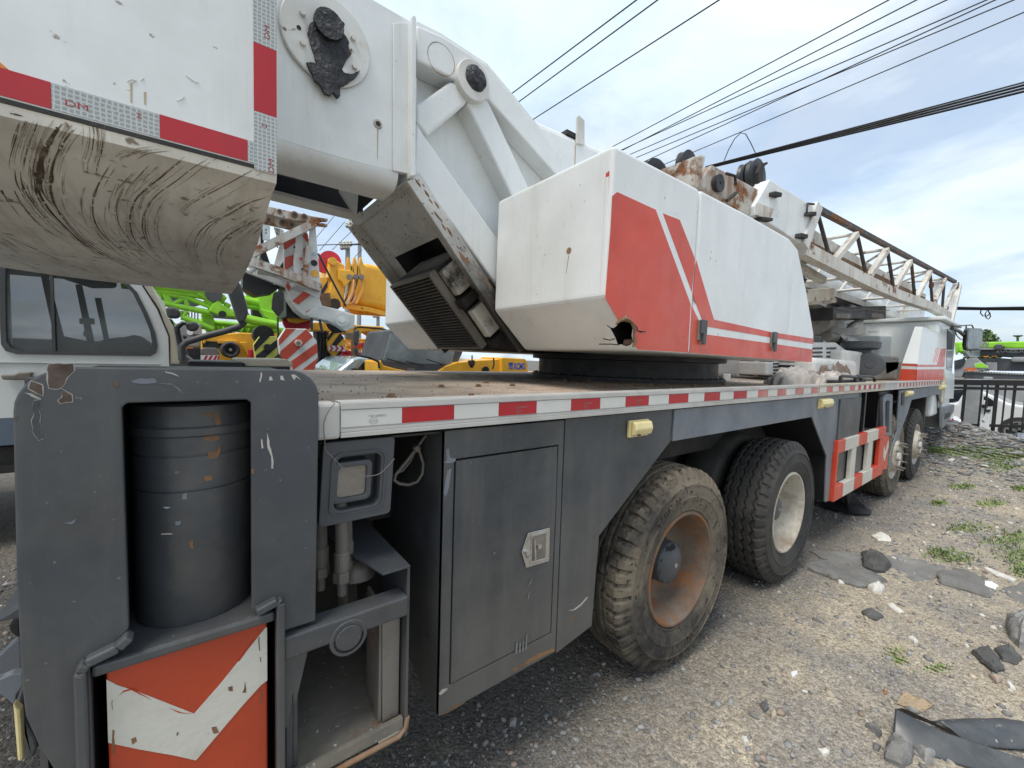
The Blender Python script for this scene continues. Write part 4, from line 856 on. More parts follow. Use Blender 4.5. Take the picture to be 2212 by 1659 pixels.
# red field: the hole outline is followed so the paint is missing there
film([(876,374),(1122,487),(1345,1090),(1328,1398),(1010,1380),(985,1350),(1000,1310),(975,1270),(985,1235),(968,1195),(930,1160),(912,1178),(885,1198),(800,1050),(832,640),(845,400)],'hoodred',hA)
film([(1350,1098),(1398,1195),(1445,1283),(1855,1340),(2123,1379),(2117,1460),(1338,1400)],'hoodred',hB)
film([(1168,510),(1275,552),(1372,800),(1352,1012)],'hoodred',hA)
film([(1380,806),(1493,1188),(1860,1268),(2129,1310),(2126,1344),(1855,1302),(1446,1233),(1415,1183),(1358,1035)],'hoodred',hB)
g=G(); P=[V((RX-.0015,1.151,1.775)),V((RX-.0015,1.151,2.305)),V((RX-.0015,1.185,2.300)),V((RX-.0075,1.185,1.777))]; 
g.prism([V((RX-.0012,1.166,1.79)),V((RX-.0012,1.166,2.29)),V((RX-.0012,1.185,2.285)),V((RX-.0060,1.185,1.79))],(.001,0,0)); part('red_stripe',g,M['hoodred'],hA)
# cracks round the hole
for q in ([(985,1235),(1010,1262),(1055,1266)],[(860,1310),(830,1320),(785,1310)],[(975,1205),(1000,1235),(1008,1262),(1030,1270)],[(830,1240),(812,1225)],[(880,1350),(840,1345),(760,1345)]):
    P=uy('B6',q,1.1485); g=G(); g.tube(P,.0025,4); part('crack',g,M['dark'],hA)
g=G(); g.tube(uy('B6',[(868,1218),(890,1195),(920,1182),(950,1192),(972,1210),(988,1250),(980,1290),(992,1330),(975,1362)],1.1475),[.004,.008,.012,.01,.006,.011,.006,.010,.004],6); part('torn_edge',g,M['rust'],hA,smooth=60)
# latches
for q in ([(1400,1190),(1445,1192),(1442,1325),(1393,1320)],[(1862,1268),(1895,1272),(1890,1372),(1856,1368)]):
    P=uy('B6',q,1.140); g=G(); g.prism(P,(0,.01,0)); la=part('hood_latch',g,M['dullsteel'],hB,bevel=.003)
    c_=sum(P,V((0,0,0)))/4; g=G(); g.box((c_.x-.028,1.128,c_.z-.02),(c_.x+.028,1.14,c_.z+.055)); g.box((c_.x-.012,1.122,c_.z-.075),(c_.x+.012,1.14,c_.z-.01))
    o=part('hood_latch',g,M['steel'] if 0 else M['bumper'],hB,bevel=.003)
# bolt hole on the rear face
q=ux('B6',[(567,750)],RX-.004)[0]; g=G(); g.disc((q.x,q.y,q.z),.016,'x',12,.004); part('bolt_hole',g,M['rust'],hA); 
g=G(); g.tube([V((q.x,q.y-.001,q.z-.02)),V((q.x,q.y+.012,q.z-.10))],.002,4); part('rust_run',g,M['rust'],hA)
# far hood (mirror image)
prF=[(RX,2.392),(3.6,2.39),(3.86,1.69),(3.85,1.556),(1.598,1.556),(RX-.006,1.773)]
cp('hood_panel',hood(prF,2.98,3.71),M['white'],bevel=.018,seg=3)
# ---- turntable frame
FY=2.0; FD=.94
def pl(k,pts,Y,d,name,m='white',par=None,**kw):
    g=G(); g.prism(uy(k,pts,Y),(0,d,0)); return (part(name,g,M[m],par,**kw) if par else cp(name,g,M[m],**kw))
WEB=2.13
frame=pl('A2',[(1000,120),(1140,190),(1400,362),(1540,530),(1880,950),(1990,1120),(1990,1700),(1440,1620),(1000,985)],WEB,.03,'turntable_frame')
# hub box
hubp=[V((-.9,0,3.06+.0)),V((.33,0,3.02))]
P=uy('A2',[(745,-8),(945,108),(968,122),(968,985),(862,967),(700,930),(400,845),(232,790),(100,760)],FY)
pts=[V((-1.2,FY,P[8].z+.02)),V((-1.2,FY,3.30)),V((P[0].x-.25,FY,3.27))]+P[:8]
g=G(); g.prism(pts,(0,.03,0)); hub=part('hub_plate',g,M['white'],frame,bevel=.004)
bz=P[7].z
# rolled lower edge and underside of the hub box
def roll(xa,za,xb,zb,r=.075,y=FY,inward=.14):
    g=G(); n=6; A=[];B=[]
    for i in range(n+1):
        t=math.radians(90*i/n); A.append(V((xa,y+r-r*math.cos(t),za-r*math.sin(t)))); B.append(V((xb,y+r-r*math.cos(t),zb-r*math.sin(t))))
    A.append(V((xa,y+r+inward,za-r)));B.append(V((xb,y+r+inward,zb-r)))
    vs=A+B;m=len(A); g.add(vs,[(i,i+1,m+i+1,m+i) for i in range(m-1)]); return g
zl=P[8].z; zr=P[4].z
part('rolled_edge',roll(-1.2,zl+.02,P[4].x+.03,zr),M['white'],frame,smooth=50)
foldn=uy('A2',[(985,1000)],FY)[0]
# underside cross panels and far plate
P=uy('A2',[(-300,1000),(165,1122),(400,1180),(665,1245),(700,1225),(860,1040)],2.92)
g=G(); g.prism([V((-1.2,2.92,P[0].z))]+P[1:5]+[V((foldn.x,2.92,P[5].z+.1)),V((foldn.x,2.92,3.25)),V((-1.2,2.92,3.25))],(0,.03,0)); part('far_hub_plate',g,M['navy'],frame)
g=G(); q=[V((-1.2,2.78,P[0].z))]+P[1:4]; 
for p_,q_ in zip(q[:-1],q[1:]): g.bar(V((p_.x,2.85,p_.z)),V((q_.x,2.85,q_.z)),.14,.02)
part('far_bottom_flange',g,M['whited'],frame)
for pp,yy,mm in (([(600,980),(680,985),(680,1210),(640,1200),(560,1080)],2.75,'whited'),([(682,988),(850,1042),(668,1205)],2.5,'dark'),([(205,870),(600,960),(560,1010),(460,1025),(330,1015),(210,980)],2.5,'navy')):  # one pale web; the dark sheets stand in for shade in the opening
    g=G(); g.prism(uy('A2',pp,yy),(0,.02,0)); part('inner_web_shade',g,M[mm],frame)
g=G(); g.box((-1.2,FY+.08,P[5].z+.0),(foldn.x-.03,2.9,P[5].z+.03)) if 0 else None

g=G(); g.box((-1.2,FY+.03,2.85),(.85,2.9,2.88)); g.lathe([(.0001,0),(.30,0),(.30,.8),(.0001,.8)],(.0,FY+.05,2.68),'y',36); g.lathe([(.42,0),(.42,.03),(.30,.03)],(.0,FY+.35,2.68),'y',36)
part('winch_drum',g,mat('blue_black_steel',(.012,.016,.03),.6,var=.4,dirt=((.05,.05,.05),4,.5,.8,.5)),frame,smooth=45)

# double plate strip and flange
pl('A2',[(868,130),(962,125),(962,985),(868,965)],FY-.012,.011,'doubler_plate',par=frame,bevel=.003)
pl('A2',[(972,95),(985,82),(998,100),(996,560),(994,992),(970,995)],FY-.06,.20,'edge_flange',par=frame,bevel=.003)
# arm: side plate + sloping underside
armtop=[(1000,690),(1050,775),(1250,1060),(1448,1335),(1600,1560)]; armbot=[(1700,1900),(1540,1720),(1420,1565),(1200,1265),(985,990)]
P_arm=uy('A2',armtop+armbot,FY)
g=G(); g.prism(P_arm,(0,WEB-FY,0)); arm=part('arm_plate',g,M['white'],frame,bevel=.012,seg=3)
A0=foldn; A1=uy('A7',[(1903,838)],FY)[0]
n=(A1-A0).cross(V((0,1,0))).normalized()
L_=(A1-A0); UE=(1.575-A0.z)/L_.z; A2=A0+L_*UE
g=G(); a=[A0+V((0,.012,0)),A2+V((0,.012,0)),A2+V((0,FD,0)),A0+V((0,FD,0))]
# underside with a rectangular opening
op=up('A7',[(1235,512),(1470,385),(1560,395),(1660,560),(1900,900),(1500,1060),(1245,600)],A0,n)
def upn(p): # coordinates along the arm and across
    r=p-A0; return (r.dot(L_)/L_.dot(L_), r.y)
uv=[upn(p) for p in op]
u0,u1=uv[0][0]*.5+uv[1][0]*.5,min(1.28,UE-.06)
v0,v1=.14,FD-.13
def pt(u,v,off=0): return A0+L_*u+V((0,v,0))+n*off
outer=[pt(0,.0),pt(UE,.0),pt(UE,FD),pt(0,FD)]; inner=[pt(u0,v0),pt(u1,v0),pt(u1,v1),pt(u0,v1)]
g=G(); g.frame(outer,inner,n*(.02 if n.z>0 else -.02)); und=part('arm_underside',g,M['sooty'],frame,bevel=.004)
nd=n if n.z<0 else -n      # pointing down/back
g=G(); g.bar(pt(0,-.004,0)+nd*.01,pt(UE,-.004,0)+nd*.01,.02,.09,up=nd); part('arm_lip',g,M['sooty'],frame,bevel=.004)
g=G(); g.bar(pt(0,FD,0)+nd*.01,pt(UE,FD,0)+nd*.01,.03,.12,up=nd); part('arm_lip',g,M['sooty'],frame,bevel=.004)
g=G(); g.bar(pt(0,0,0)+nd*.012,pt(0,FD,0)+nd*.012,.05,.03,up=nd); part('fold_strip',g,M['sooty'],frame,bevel=.004)
g=G(); q=[pt(.1,.2,0)-nd*.25,pt(UE,.2)-nd*.25,pt(UE,FD)-nd*.25,pt(.1,FD)-nd*.25]; g.prism(q,-nd*.01); g.prism([pt(.05,FD-.02),pt(UE,FD-.02),pt(UE,FD-.02)-nd*.3,pt(.05,FD-.02)-nd*.3],(0,.02,0)); part('arm_interior',g,M['black'],frame)
# grille box (oil cooler) hanging in the opening
def obox(g,u0,u1,v0,v1,w0,w1):
    c_=[pt(u,v)+nd*w for w in (w0,w1) for (u,v) in ((u0,v0),(u1,v0),(u1,v1),(u0,v1))]
    return g.add(c_,[(0,1,2,3),(4,7,6,5),(0,4,5,1),(1,5,6,2),(2,6,7,3),(3,7,4,0)])
gu0,gu1,gv0,gv1=.60,min(1.36,UE-.02),.20,.80
g=G(); obox(g,gu0,gu1,gv0,gv1,-.16,.13); cool=cp('oil_cooler',g,M['dark'],bevel=.006)
for i in range(26):
    u=gu0+.012+(gu1-gu0-.03)*i/25; g=G(); obox(g,u,u+.008,gv0+.02,gv1-.01,.131,.147); part('cooling_fin',g,mat('cooler_fin',(.10,.09,.08),.7,var=.3) if i==0 else bpy.data.materials['cooler_fin'],cool)
g=G(); obox(g,gu0-.004,gu0+.02,gv0,gv1,.10,.15); obox(g,gu1-.02,gu1,gv0,gv1,.10,.15); obox(g,gu0,gu1,gv0-.004,gv0+.018,.10,.15); obox(g,gu0,gu1,gv1-.018,gv1,.10,.15); part('cooler_frame',g,M['dullsteel'],cool,bevel=.002)
wsm=mat('soot_streaked_white',(.62,.60,.53),.55,dirt=((.03,.028,.025),4,.46,.62,.97),bump=(10,.3,.008))
g=G(); obox(g,gu0+.03,gu0+.26,gv0-.075,gv0-.006,-.10,.10); part('cooler_side_box',g,wsm,cool,bevel=.012)
g=G(); obox(g,gu0+.42,gu0+.70,gv0-.075,gv0-.006,-.12,.09); part('cooler_side_box',g,wsm,cool,bevel=.012)
g=G(); obox(g,gu0+.29,gu0+.37,gv0-.09,gv0-.006,-.16,.12); part('cooler_bracket',g,M['dark'],cool,bevel=.004)
g=G(); obox(g,gu0+.73,gu0+.80,gv0-.09,gv0-.006,-.16,.10); part('cooler_bracket',g,M['dark'],cool,bevel=.004)
# dark skirt between the arm and the ring
g=G(); g.prism([V((1.33,2.03,1.95)),V((1.62,2.03,1.561)),V((2.6,2.03,1.561)),V((2.6,2.03,2.3))],(0,.88,0)); cp('frame_foot',g,M['dark'])
# braces and chords on the near side plate
pl('A2',[(1000,140),(1140,200),(1398,365),(1535,535),(1885,965),(1990,1110),(1960,1140),(1800,1000),(1480,640),(1405,560),(1330,540),(1250,470),(1200,440),(1000,338)],FY,WEB-FY,'top_chord',par=frame,bevel=.01,seg=3)
pl('A2',[(1190,458),(1262,480),(1288,580),(1062,770),(1000,690),(1000,595)],FY+.006,WEB-FY,'brace',par=frame,bevel=.016,seg=3)
pl('A2',[(1282,575),(1400,555),(1650,1090),(1750,1300),(1640,1310),(1550,1130)],FY+.01,WEB-FY,'brace',par=frame,bevel=.014,seg=3)
q=uy('A2',[(1325,452)],FY-.03)[0]
g=G(); g.lathe([(.0001,0),(.098,0),(.102,.004),(.102,.05)],(q.x,q.y,q.z),'y',48); boss=part('pin_boss',g,M['whited'],frame,smooth=40)
g=G(); g.lathe([(.0001,-.02),(.03,-.02),(.04,-.012),(.062,-.006),(.066,0)],(q.x+.01,q.y,q.z+.012),'y',30); place(g,lambda v:v+V((0,noise.noise(v*40)*.01,0))); part('greased_pin',g,M['grease'],boss,smooth=60)
# blind circle on the chord
q=uy('A2',[(1140,335)],FY-.001)[0]; g=G(); g.lathe([(.075,0),(.078,0),(.078,.002),(.075,.002)],(q.x,q.y,q.z),'y',48,closed=True); part('rusty_ring_seam',g,M['rustwhite'],frame)
# hub flange with bolts and grease
q=uy('A2',[(492,228)],FY-.01)[0]; hc=q
g=G(); g.lathe([(.0001,0),(.178,0),(.182,.004),(.182,.014)],(q.x,q.y-.012,q.z),'y',64); fl=part('hub_flange',g,mat('chipped_white_flange',(.66,.66,.62),.45,rust=(9,.62,.66),dirt=((.35,.25,.15),7,.55,.75,.6),bump=(20,.2,.004)),frame,smooth=40)
for k,(bx,by) in enumerate([(355,72),(500,62),(583,128),(643,215),(650,375),(592,402),(357,242),(335,150)]):
    b=uy('A2',[(bx,by)],FY-.03)[0]; g=G()
    if k in (2,7): g.disc((b.x,b.y+.006,b.z),.009,'y',10,.003); part('flange_bolt',g,M['dark'],fl)
    else: g.disc((b.x,b.y-.008,b.z),.012,'y',6,.018); part('flange_bolt',g,M['whited'],fl)
def blob(name,k,pts,Y,th,m,par,seed=0):
    P=uy(k,pts,Y); c_=sum(P,V((0,0,0)))/len(P); rings=[(1,0),(.96,.4),(.85,.75),(.6,1),(.3,.9)]
    # densify outline
    Q=[]
    for i in range(len(P)):
        for j in range(4): Q.append(lerp(P[i],P[(i+1)%len(P)],j/4))
    vs=[];n=len(Q)
    for r,h in rings:
        for p in Q:
            v=c_+(p-c_)*r; nn=noise.noise(v*28+V((seed,0,0)))*.35+noise.noise(v*70)*.15
            vs.append(v+V((0,-th*h*(1+nn*1.6) if h else .001,0)))
    vs.append(c_+V((0,-th,0))); fs=[]
    for a in range(len(rings)-1):
        for i in range(n): fs.append((a*n+i,a*n+(i+1)%n,(a+1)*n+(i+1)%n,(a+1)*n+i))
    for i in range(n): fs.append(((len(rings)-1)*n+i,(len(rings)-1)*n+(i+1)%n,len(vs)-1))
    g=G(); g.add(vs,fs); return part(name,g,M[m],par,smooth=60)
if 0: blob('grease_lump','A2',[(383,180),(395,130),(440,105),(495,112),(540,150),(590,190),(615,230),(618,275),(632,300),(600,345),(580,385),(600,400),(640,400),(680,400),(650,440),(600,470),(568,490),(568,540),(548,555),(530,520),(508,540),(480,530),(455,480),(425,455),(400,400),(374,350),(405,350),(435,355),(415,290),(400,240)],FY-.023,.016,'grease',fl)
def lump(k,pts,Y,th,seed):
    P=uy(k,pts,Y); Q=[]
    for i in range(len(P)):
        for j in range(5):
            p=lerp(P[i],P[(i+1)%len(P)],j/5); Q.append(p+V((noise.noise(p*55+V((seed,0,0)))*.0035,0,noise.noise(p*75)*.0035)))
    g=G(); g.prism([p for p in Q],(0,th,0)); return g
o=part('grease_lump',lump('A2',[(383,180),(400,125),(440,105),(495,112),(540,150),(590,190),(615,230),(618,275),(632,300),(600,345),(580,385),(600,415),(640,415),(680,395),(655,440),(610,470),(568,490),(568,540),(548,555),(530,520),(508,540),(480,530),(455,480),(425,455),(400,400),(374,350),(405,350),(435,355),(415,290),(400,240)],FY-.034,.016,1),M['grease'],fl,bevel=.007,seg=3)
for q,s_,y_ in () and (([(395,170),(430,130),(500,125),(560,180),(600,240),(590,290),(540,300),(470,250),(420,230)],2,.044),([(430,260),(520,280),(600,300),(590,350),(540,400),(460,390),(430,330)],3,.043),([(430,400),(500,420),(580,430),(560,480),(500,490),(450,450)],4,.040)):
    part('grease_lump',lump('A2',q,FY-y_,.010,s_),M['grease'],fl,bevel=.004)
g=G(); g.disc((hc.x+.0,hc.y-.042,hc.z+.045),.06,'y',20,.02); part('hub_end_cap',g,M['grease'],fl)
q=uy('A2',[(780,702)],FY-.001)[0]; g=G(); g.lathe([(.012,-.004),(.02,-.003),(.021,.0),(.0001,.0)],(q.x,q.y,q.z),'y',24); dh=part('drain_hole_ring',g,M['rustwhite'],frame); g=G(); g.disc((q.x,q.y-.002,q.z),.012,'y',16,.001); part('drain_hole',g,M['black'],frame)
g=G(); g.prism([V((q.x-.003,FY-.0008,q.z-.02)),V((q.x+.003,FY-.0008,q.z-.02)),V((q.x+.001,FY-.0008,q.z-.16)),V((q.x-.001,FY-.0008,q.z-.16))],(0,.0006,0)); part('rust_run',g,mat('rust_stain',(.42,.34,.2),.7),frame)
# rust chips along the arm's lower edge
g=G()
for i in range(26):
    t=i/26+random.uniform(-.015,.015); p=pt(t*min(1.15,UE),-.016)+nd*random.uniform(-.03,.03); s=random.uniform(.004,.012)*(2.2 if i in (6,14,15,20) else 1)
    d=L_.normalized(); u=V((0,0,1)).cross(V((0,1,0)))
    g.prism([p-d*s*2.2,p-d*s*.4+nd*s*.5,p+d*s*2+nd*s*.1,p+d*s-nd*s*.6,p-d*s-nd*s*.4],(0,.002,0))
part('rust_chip',g,M['rust'],frame,kind='stuff')
# ---- main boom behind the hood
by0=2.16
bt0=uy('A2',[(1640,655)],by0)[0]
g=G(); 
_a=uy('P',[(1150,252)],by0)[0]; _b=uy('P',[(2011,636)],by0)[0]; _d=(_b-_a)/(_b.x-_a.x); BA=_a+_d*(1.30-_a.x); BB=_a+_d*(15.5-_a.x)
hgt=.78
g.prism([BA,BB,BB-V((0,0,hgt)),BA-V((0,0,hgt))],(0,.62,0)); boom=cp('main_boom',g,M['white'],bevel=.05,seg=3)
q=uy('A2',[(1865,745),(1905,735),(1908,660),(1918,650),(1950,680),(1950,820),(1905,810)],by0-.015); g=G(); g.prism(q[2:],(0,.014,0)); part('rope_guide_tab',g,M['whited'],boom,bevel=.003)
g=G(); g.box((q[2].x-.08,by0,q[0].z-.01),(q[2].x+.02,by0+.5,q[0].z+.02)); part('rope_roller',g,M['dark'],boom)
g=G(); p=uy('A2',[(1898,820),(1895,945)],by0-.001); g.prism([p[0]+V((-.006,0,0)),p[0]+V((.004,0,0)),p[1]+V((.003,0,0)),p[1]+V((-.005,0,0))],(0,.0008,0)); part('rust_run',g,bpy.data.materials['rust_stain'],boom)
g=G(); p=bt0; g.bar(_a+_d*3+V((0,-.008,-.42)),BB+V((0,-.008,-.42)),.012,.05); part('boom_weld_rib',g,M['rustwhite'],boom)
# ---- luffing cylinder under the boom
g=G(); g.tube([V((3.6,2.45,2.20)),V((6.2,2.45,2.38)),V((9.2,2.45,2.62))],.17,24); g.tube([V((9.2,2.45,2.62)),V((10.5,2.45,2.74))],.11,20); lc=cp('luffing_cylinder',g,M['white'],smooth=50)
g=G(); g.lathe([(.0001,0),(.14,0),(.14,.12),(.0001,.12)],(3.95,2.0,2.02),'y',24); g.box((3.9,2.1,1.6),(4.1,2.8,2.2)); part('cylinder_trunnion',g,M['whited'],lc,smooth=40)
# ---- counterweight
CWX=.157
prof=[]
def cwz(Y,px): 
    return None
_cp=ux('P',[(605,372),(597,397),(586,425),(572,475),(557,525),(541,565),(524,600),(505,627)],CWX)
pts=[(1.15,1.927)]+[(max(p.y,1.153+i*.01),p.z) for i,p in enumerate(_cp[1:])]
pts+=[(pts[-1][0]+.25,pts[-1][1]+.005),(pts[-1][0]+.6,pts[-1][1]+.05),(pts[-1][0]+1.0,pts[-1][1]+.16),(pts[-1][0]+1.35,pts[-1][1]+.33)]
_old=[(1.15,1.927),(1.155,1.90),(1.20,1.855),(1.30,1.80),(1.45,1.765),(1.7,1.75),(2.0,1.75),(2.45,1.76),(2.9,1.80),(3.3,1.87),(3.6,1.96),(3.75,2.05)]
pts2=[]
for i in range(len(pts)-1):
    for j in range(6): pts2.append((lerp(pts[i][0],pts[i+1][0],j/6),lerp(pts[i][1],pts[i+1][1],j/6)))
pts2.append(pts[-1])
nx=24; g=G(); vs=[]
for i in range(nx+1):
    x=CWX-2.2*i/nx
    for (y,z) in pts2:
        vs.append((x,y,z+ (max(0,-x-.25)**2)*.10*min(1,(y-1.15)*3)))
print('CW profile',[(round(a,3),round(b,3)) for a,b in pts])
fs=[(i*len(pts2)+j,(i+1)*len(pts2)+j,(i+1)*len(pts2)+j+1,i*len(pts2)+j+1) for i in range(nx) for j in range(len(pts2)-1)]
g.add(vs,fs); cwt=cp('counterweight',G().prism([V((CWX,1.15,1.929)),V((CWX,1.15,3.1)),V((-2.0,1.15,3.1)),V((-2.0,1.15,1.929))],(0,.03,0)),M['white'],bevel=.002)
part('counterweight_belly',g,M['belly'],cwt,smooth=60)
bvh=BVHTree.FromPolygons([V(v) for v in g.v],g.f)
def gouge(k,q,wd,m='gouge',name='scrape_mark',seed=0):
    r_=random.Random(seed+len(q)+q[0][0]); P=[]
    for i in range(len(q)-1):
        p0=q[max(i-1,0)];p1=q[i];p2=q[i+1];p3=q[min(i+2,len(q)-1)]
        for j in range(10):
            t=j/10; P.append(tuple(.5*((2*p1[a])+(p2[a]-p0[a])*t+(2*p0[a]-5*p1[a]+4*p2[a]-p3[a])*t*t+(-p0[a]+3*p1[a]-3*p2[a]+p3[a])*t**3) for a in (0,1)))
    H=[]
    for p in P:
        h_=bvh.ray_cast(EYE,ray(k,*p).normalized())
        H.append((h_[0]-ray(k,*p).normalized()*.0012) if h_[0] is not None else None)
    g=G(); n=len(H)
    for i in range(n-1):
        if H[i] is None or H[i+1] is None or r_.random()<.10: continue
        t=(H[i+1]-H[i]); 
        if t.length<1e-5: continue
        s_=t.cross(H[i]-EYE).normalized(); w0=wd*(.45+1.0*abs(noise.noise(H[i]*17)))*math.sin(math.pi*min(1,(i+1.5)/n)**.8); w1=wd*(.45+1.0*abs(noise.noise(H[i+1]*17)))*math.sin(math.pi*min(1,(i+2.5)/n)**.8)
        g.add([H[i]-s_*w0,H[i]+s_*w0,H[i+1]+s_*w1,H[i+1]-s_*w1],[(0,1,2,3)])
    if g.f: part(name,g,M[m],cwt,kind='stuff')
M['gouge']=mat('brown_scrape',(.085,.060,.042),.8,dirt=((.34,.29,.23),17,.46,.66,.95),var=.3)
M['gougel']=mat('faint_brown_scrape',(.27,.22,.165),.8,dirt=((.60,.58,.52),16,.42,.6,1),var=.2)
GG=[([(350,700),(300,780),(250,870),(225,960),(215,1050),(245,1130),(330,1240),(470,1370),(620,1460),(800,1540),(920,1590)],.0075,0),
([(430,725),(370,790),(310,900),(290,1000),(290,1090),(330,1190),(440,1330),(600,1440),(800,1520),(880,1580)],.0050,0),
([(330,715),(270,800),(235,900),(225,1000),(240,1080),(290,1160)],.011,0),
([(210,700),(175,780),(145,880),(135,960)],.0035,0),([(115,965),(125,1040),(160,1110),(220,1190),(300,1280),(390,1360)],.0028,0),([(80,1080),(120,1150),(190,1240),(280,1310),(380,1360)],.002,0),
([(190,960),(200,1060),(215,1120),(270,1200),(370,1300)],.003,0),
([(625,930),(580,1000),(545,1070),(525,1140),(530,1230),(570,1310),(640,1380),(720,1440),(820,1500)],.0038,0),([(520,700),(530,760),(520,850),(495,930),(500,1010)],.0018,0),
([(705,890),(760,860),(830,850),(910,842)],.0015,0),([(700,1060),(665,1140),(662,1220),(690,1300),(760,1380),(850,1450),(960,1520)],.0022,0),
([(1025,908),(930,985),(850,1050),(780,1110),(745,1180),(735,1260),(755,1340),(810,1410),(890,1480),(990,1535)],.0048,0),([(820,960),(770,1010),(730,1060),(705,1120)],.0016,0),
([(1175,900),(1090,950),(1000,1020),(900,1090),(845,1150),(810,1230),(810,1310),(850,1400),(930,1480),(1060,1540)],.0032,0),
([(1450,950),(1340,1010),(1230,1070),(1120,1130),(1060,1170),(1020,1218)],.0030,0),([(1520,1110),(1400,1150),(1290,1210),(1200,1250),(1130,1310),(1098,1380),(1110,1440),(1150,1510)],.0026,0),
([(1460,1240),(1380,1280),(1290,1330),(1240,1390),(1222,1450),(1240,1510),(1290,1570)],.0034,0),([(1450,1250),(1380,1300),(1350,1330)],.0012,0),
([(0,1330),(90,1360),(200,1410),(330,1470),(480,1530),(640,1580),(800,1610)],.0018,0),([(10,1350),(60,1380),(150,1440)],.0015,0),([(10,1075),(45,1140)],.004,0),([(55,640),(100,650),(140,660)],.003,0),([(290,650),(370,660),(480,690)],.0025,0),([(110,690),(95,760),(60,880),(50,960)],.0022,0),([(105,700),(75,780),(60,850)],.0016,0),
([(1030,1480),(1080,1520),(1160,1545)],.0016,0),([(680,1395),(760,1440),(820,1500)],.002,0),([(550,1420),(660,1480),(760,1530),(900,1580)],.0016,0)]
for q,w_,s0 in GG: gouge('A1',q,w_*.72)
r0=random.Random(5)
for i in range(260):
    q,w_,s0=r0.choice(GG[:20]); dx=r0.uniform(-70,90); dy=r0.uniform(-25,25); a0=r0.randrange(0,max(1,len(q)-3)); qq=[(x+dx,y+dy) for x,y in q[a0:a0+r0.choice((2,3,4,5))]]
    if len(qq)>1: gouge('A1',qq,r0.uniform(.0005,.0016),'gougel' if r0.random()<.88 else 'gouge',seed=i)

g=G(); g.add([(CWX,y,z) for y,z in pts]+[(CWX,3.75,3.0),(CWX,1.18,3.0)],[tuple(range(len(pts)+2))]); g.add([(-2.0,1.18,3.09),(CWX-.001,1.18,3.09),(CWX-.001,3.75,3.09),(-2.0,3.75,3.09)],[(0,1,2,3)]); part('counterweight_end',g,M['whited'],cwt)
g=G(); g.box((-2,1.1495,1.921),(CWX,1.156,1.929)); part('bottom_edge',g,M['dark'],cwt)
# reflective tape on the counterweight
def honey(name,col):
    m=bpy.data.materials.new(name); m.use_nodes=True; nt=m.node_tree; N=nt.nodes; L=nt.links; b=N['Principled BSDF']; b.inputs['Roughness'].default_value=.35
    tc=N.new('ShaderNodeTexCoord'); mp=N.new('ShaderNodeMapping'); mp.inputs['Rotation'].default_value=(math.radians(90),0,0); mp.inputs['Scale'].default_value=(1,1,1.0); L.new(tc.outputs['Object'],mp.inputs[0])
    v=N.new('ShaderNodeTexVoronoi'); v.feature='DISTANCE_TO_EDGE'; v.voronoi_dimensions='2D'; v.inputs['Scale'].default_value=115; v.inputs['Randomness'].default_value=.2; L.new(mp.outputs[0],v.inputs['Vector'])
    r=N.new('ShaderNodeMapRange'); r.inputs[1].default_value=.06; r.inputs[2].default_value=.22; L.new(v.outputs['Distance'],r.inputs[0])
    mx=N.new('ShaderNodeMix'); mx.data_type='RGBA'; mx.inputs[6].default_value=(*[c_*1.25 for c_ in col],1); mx.inputs[7].default_value=(*[c_*.72 for c_ in col],1); L.new(r.outputs[0],mx.inputs[0]); L.new(mx.outputs[2],b.inputs['Base Color']); return m
M['honey']=honey('honeycomb_silver_tape',(.40,.42,.41))
def tape(k,pts,m,Y=1.1485,par=None): 
    g=G(); g.prism(uy(k,pts,Y),(0,.0012,0)); return part('reflector_strip',g,M[m],cwt)
tz0,tz1=1.929,1.9705
xs=[(-.60,-.3775,'tapered')]
def X_(k,x,y): return uy(k,[(x,y)],1.148)[0]
xa=X_('A1',288,470).x; xb=X_('A1',902,645).x; xc=X_('A1',1401,795).x; xt0=X_('A1',1437,800).x
zt_=X_('A1',902,645).z; zb_=X_('A1',902,778).z
def hs(x0,x1,m): 
    g=G(); g.box((x0,1.1484,zb_),(x1-.0006,1.1496,zt_)); return part('reflector_strip',g,M[m],cwt)
hs(xa-.31,xa,'tapered'); hs(xa,xb,'honey'); hs(xb,xc,'tapered'); hs(xc,xt0,'honey'); hs(xa-.62,xa-.31,'honey')
z1=X_('A1',1500,262).z; z2=X_('A1',1500,645).z
def vsx(za,zb,m):
    g=G(); g.box((xt0,1.1483,za+.0006),(CWX-.0005,1.1496,zb)); return part('reflector_strip',g,M[m],cwt)
vsx(1.918,z2,'honey'); vsx(z2,z1,'tapered'); vsx(z1,z1+(z1-z2)*1.0,'honey'); vsx(z1+(z1-z2)*1.0,z1+2*(z1-z2),'tapered')
def ctext(s,x,z,sz,rot=0):
    g=textmesh(s,sz,0,0,1.35); R=Matrix.Rotation(math.radians(rot),2)
    def fn(v): 
        q=R@v.xy; return V((x+q.x,1.1479,z+q.y))
    place(g,fn); part('tape_lettering',g,M['inkred'],cwt)
for s,px,py,sz,rot in (('DM',435,598,.016,0),('DM',1512,182,.015,90),('DM',1535,938,.016,90),('ɪ:ɪ'if 0 else 'H',788,655,.012,90),('H',1495,712,.012,0)):
    q=X_('A1',px,py); ctext(s,q.x,q.z,sz,rot)
